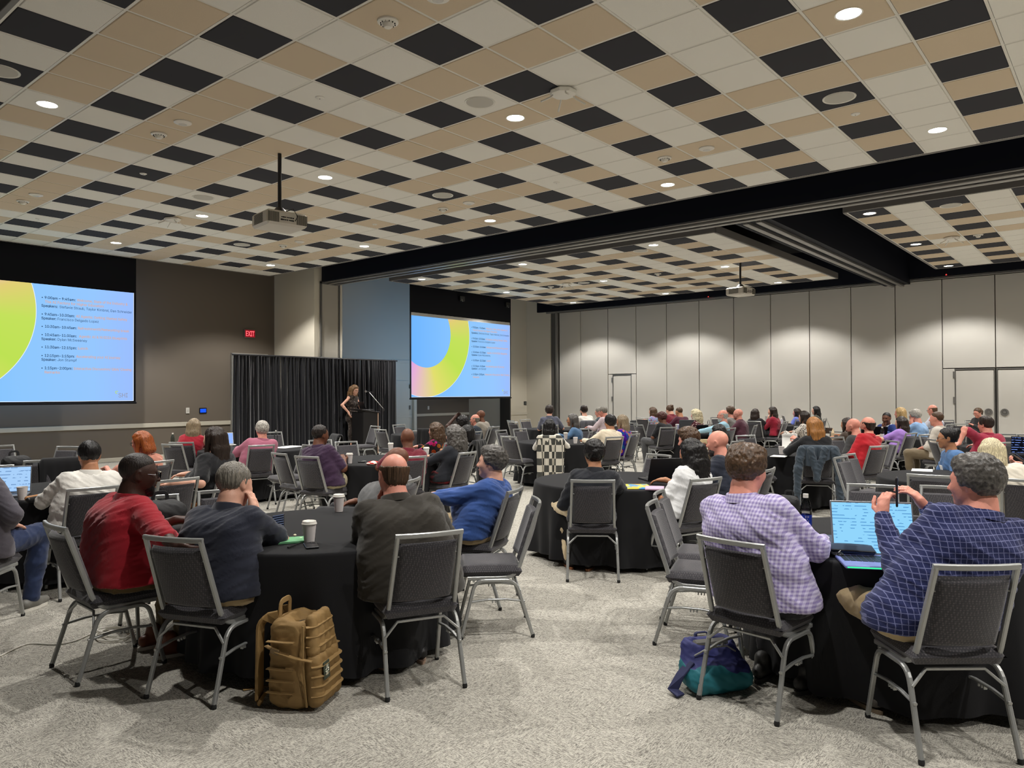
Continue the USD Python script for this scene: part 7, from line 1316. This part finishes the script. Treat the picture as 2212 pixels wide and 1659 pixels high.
DNM = fabric('denim_jacket', (62, 72, 82)); drape('c60', 'dark denim jacket with hanging sleeves over a chair back', 'jacket', 'jacket', DNM, 0.12, 0.22, 0.44, 5, 0, (0.20, 0.14), (-0.02, 0.50), 0.05); drape('c38', 'black and white checked shawl over the chair of the braids', 'shawl', 'shawl', fabric('shawl', (206, 200, 186), ('check', (70, 70, 66), 9)), 0.14, 0.60, 0.46, 8, 0.02, None, None, 0.10)
drape('c40', 'grey jacket over a chair back behind the denim shirt', 'jacket', 'jacket', fabric('grey_coat', (98, 98, 102)), 0.2, 0.62, 0.42, 11); drape('c30', 'long black coat over the chair of the polka dot blouse', 'coat', 'coat', fabric('black_coat', (24, 24, 26)), 0.2, 0.72, 0.46, 14); drape('c11b', 'black jacket over a chair left of the white dress shirt', 'jacket', 'jacket', fabric('black_coat', (24, 24, 26)), 0.34, 0.3, 0.44, 17); drape('c22b', 'black coat over a chair at the foot of the lectern', 'coat', 'coat', fabric('black_coat', (24, 24, 26)), 0.25, 0.25, 0.40, 19); drape('c26', 'black coat over a chair left of the floral blouse', 'coat', 'coat', fabric('black_coat', (24, 24, 26)), 0.15, 0.38, 0.30, 21, 0.10)
t = thing('tote_bag', 'beige tote straps with an orange tag over a chair, right of the auburn hair', 'bag', CH['c80'][0], CH['c80'][1] - 90); obj('strap', MB().bar([(-0.13, -0.24, 0.86), (-0.13, -0.285, 0.92), (-0.13, -0.33, 0.86), (-0.13, -0.33, 0.40)], 0.06, 0.006, up=(0, 1, 0)), mat('tote_beige', srgb(206, 184, 150), 0.8), t); obj('tag', MB().box((0.10, 0.006, 0.05), (-0.05, -0.34, 0.82)), mat('tag_peach', srgb(226, 150, 110), 0.7), t); obj('pouch', cushion(0.26, 0.2, 0.06, 0.03)[0:2] if False else MB().box((0.26, 0.07, 0.24), (-0.05, -0.36, 0.30), None, 0.02), mat('tote_dark', srgb(52, 46, 42), 0.8), t)
t = thing('handbag', 'small dark handbag on a long strap behind the woman with glasses', 'handbag', CH['c82'][0], CH['c82'][1] - 90); obj('pouch', MB().box((0.10, 0.22, 0.16), (0.0, -0.36, 0.56), None, 0.02), mat('handbag', srgb(70, 54, 44), 0.6), t); obj('strap', MB().tube([(0, -0.28, 0.64), (0, -0.31, 0.92), (0, -0.40, 0.64)], 0.006, 6), BLACK, t)
# cables on the carpet
t = thing('white_cable', 'white power cable looping across the carpet at the left', 'cable', (0, 0, 0)); q_ = [at(x, y, 0.006) for x, y in ((-30, 1420), (10, 1412), (60, 1391), (110, 1392), (165, 1383), (205, 1365), (240, 1362))]; c0 = at(252, 1372, 0.006); a_ = np.linspace(0, 17, 60); q_ += [c0 + np.array([(0.10 + 0.03 * math.sin(2.3 * x)) * math.cos(x), (0.14 + 0.03 * math.cos(1.7 * x)) * math.sin(x), 0.0005 * i]) for i, x in enumerate(a_)]
from scipy.interpolate import CubicSpline
q_ = np.array(q_); cs = CubicSpline(np.arange(len(q_)), q_); obj('cord', MB().tube(cs(np.linspace(0, len(q_) - 1, 320)), 0.005, 6), WHITE, t)
t = thing('power_strip', 'white power strip on the carpet under the near left table', 'power strip', at(395, 1368, 0.0), 40); obj('body', MB().box((0.05, 0.22, 0.04), (0, 0, 0.02), None, 0.008), WHITE, t)
for k in range(3): obj('socket', MB().lathe([(0, 0.0395), (0.013, 0.0395), (0.013, 0.041), (0, 0.041)], 12, None, (0, -0.06 + 0.055 * k, 0)), mat('socket', srgb(120, 120, 118), 0.5), t)
t = thing('black_cable', 'black cable trailing on the carpet by the lectern', 'cable', (0, 0, 0)); obj('cord', MB().tube([at(x, y, 0.008) for x, y in ((770, 985), (800, 990), (840, 988), (880, 986), (905, 990))], 0.008, 6), BLACK, t)
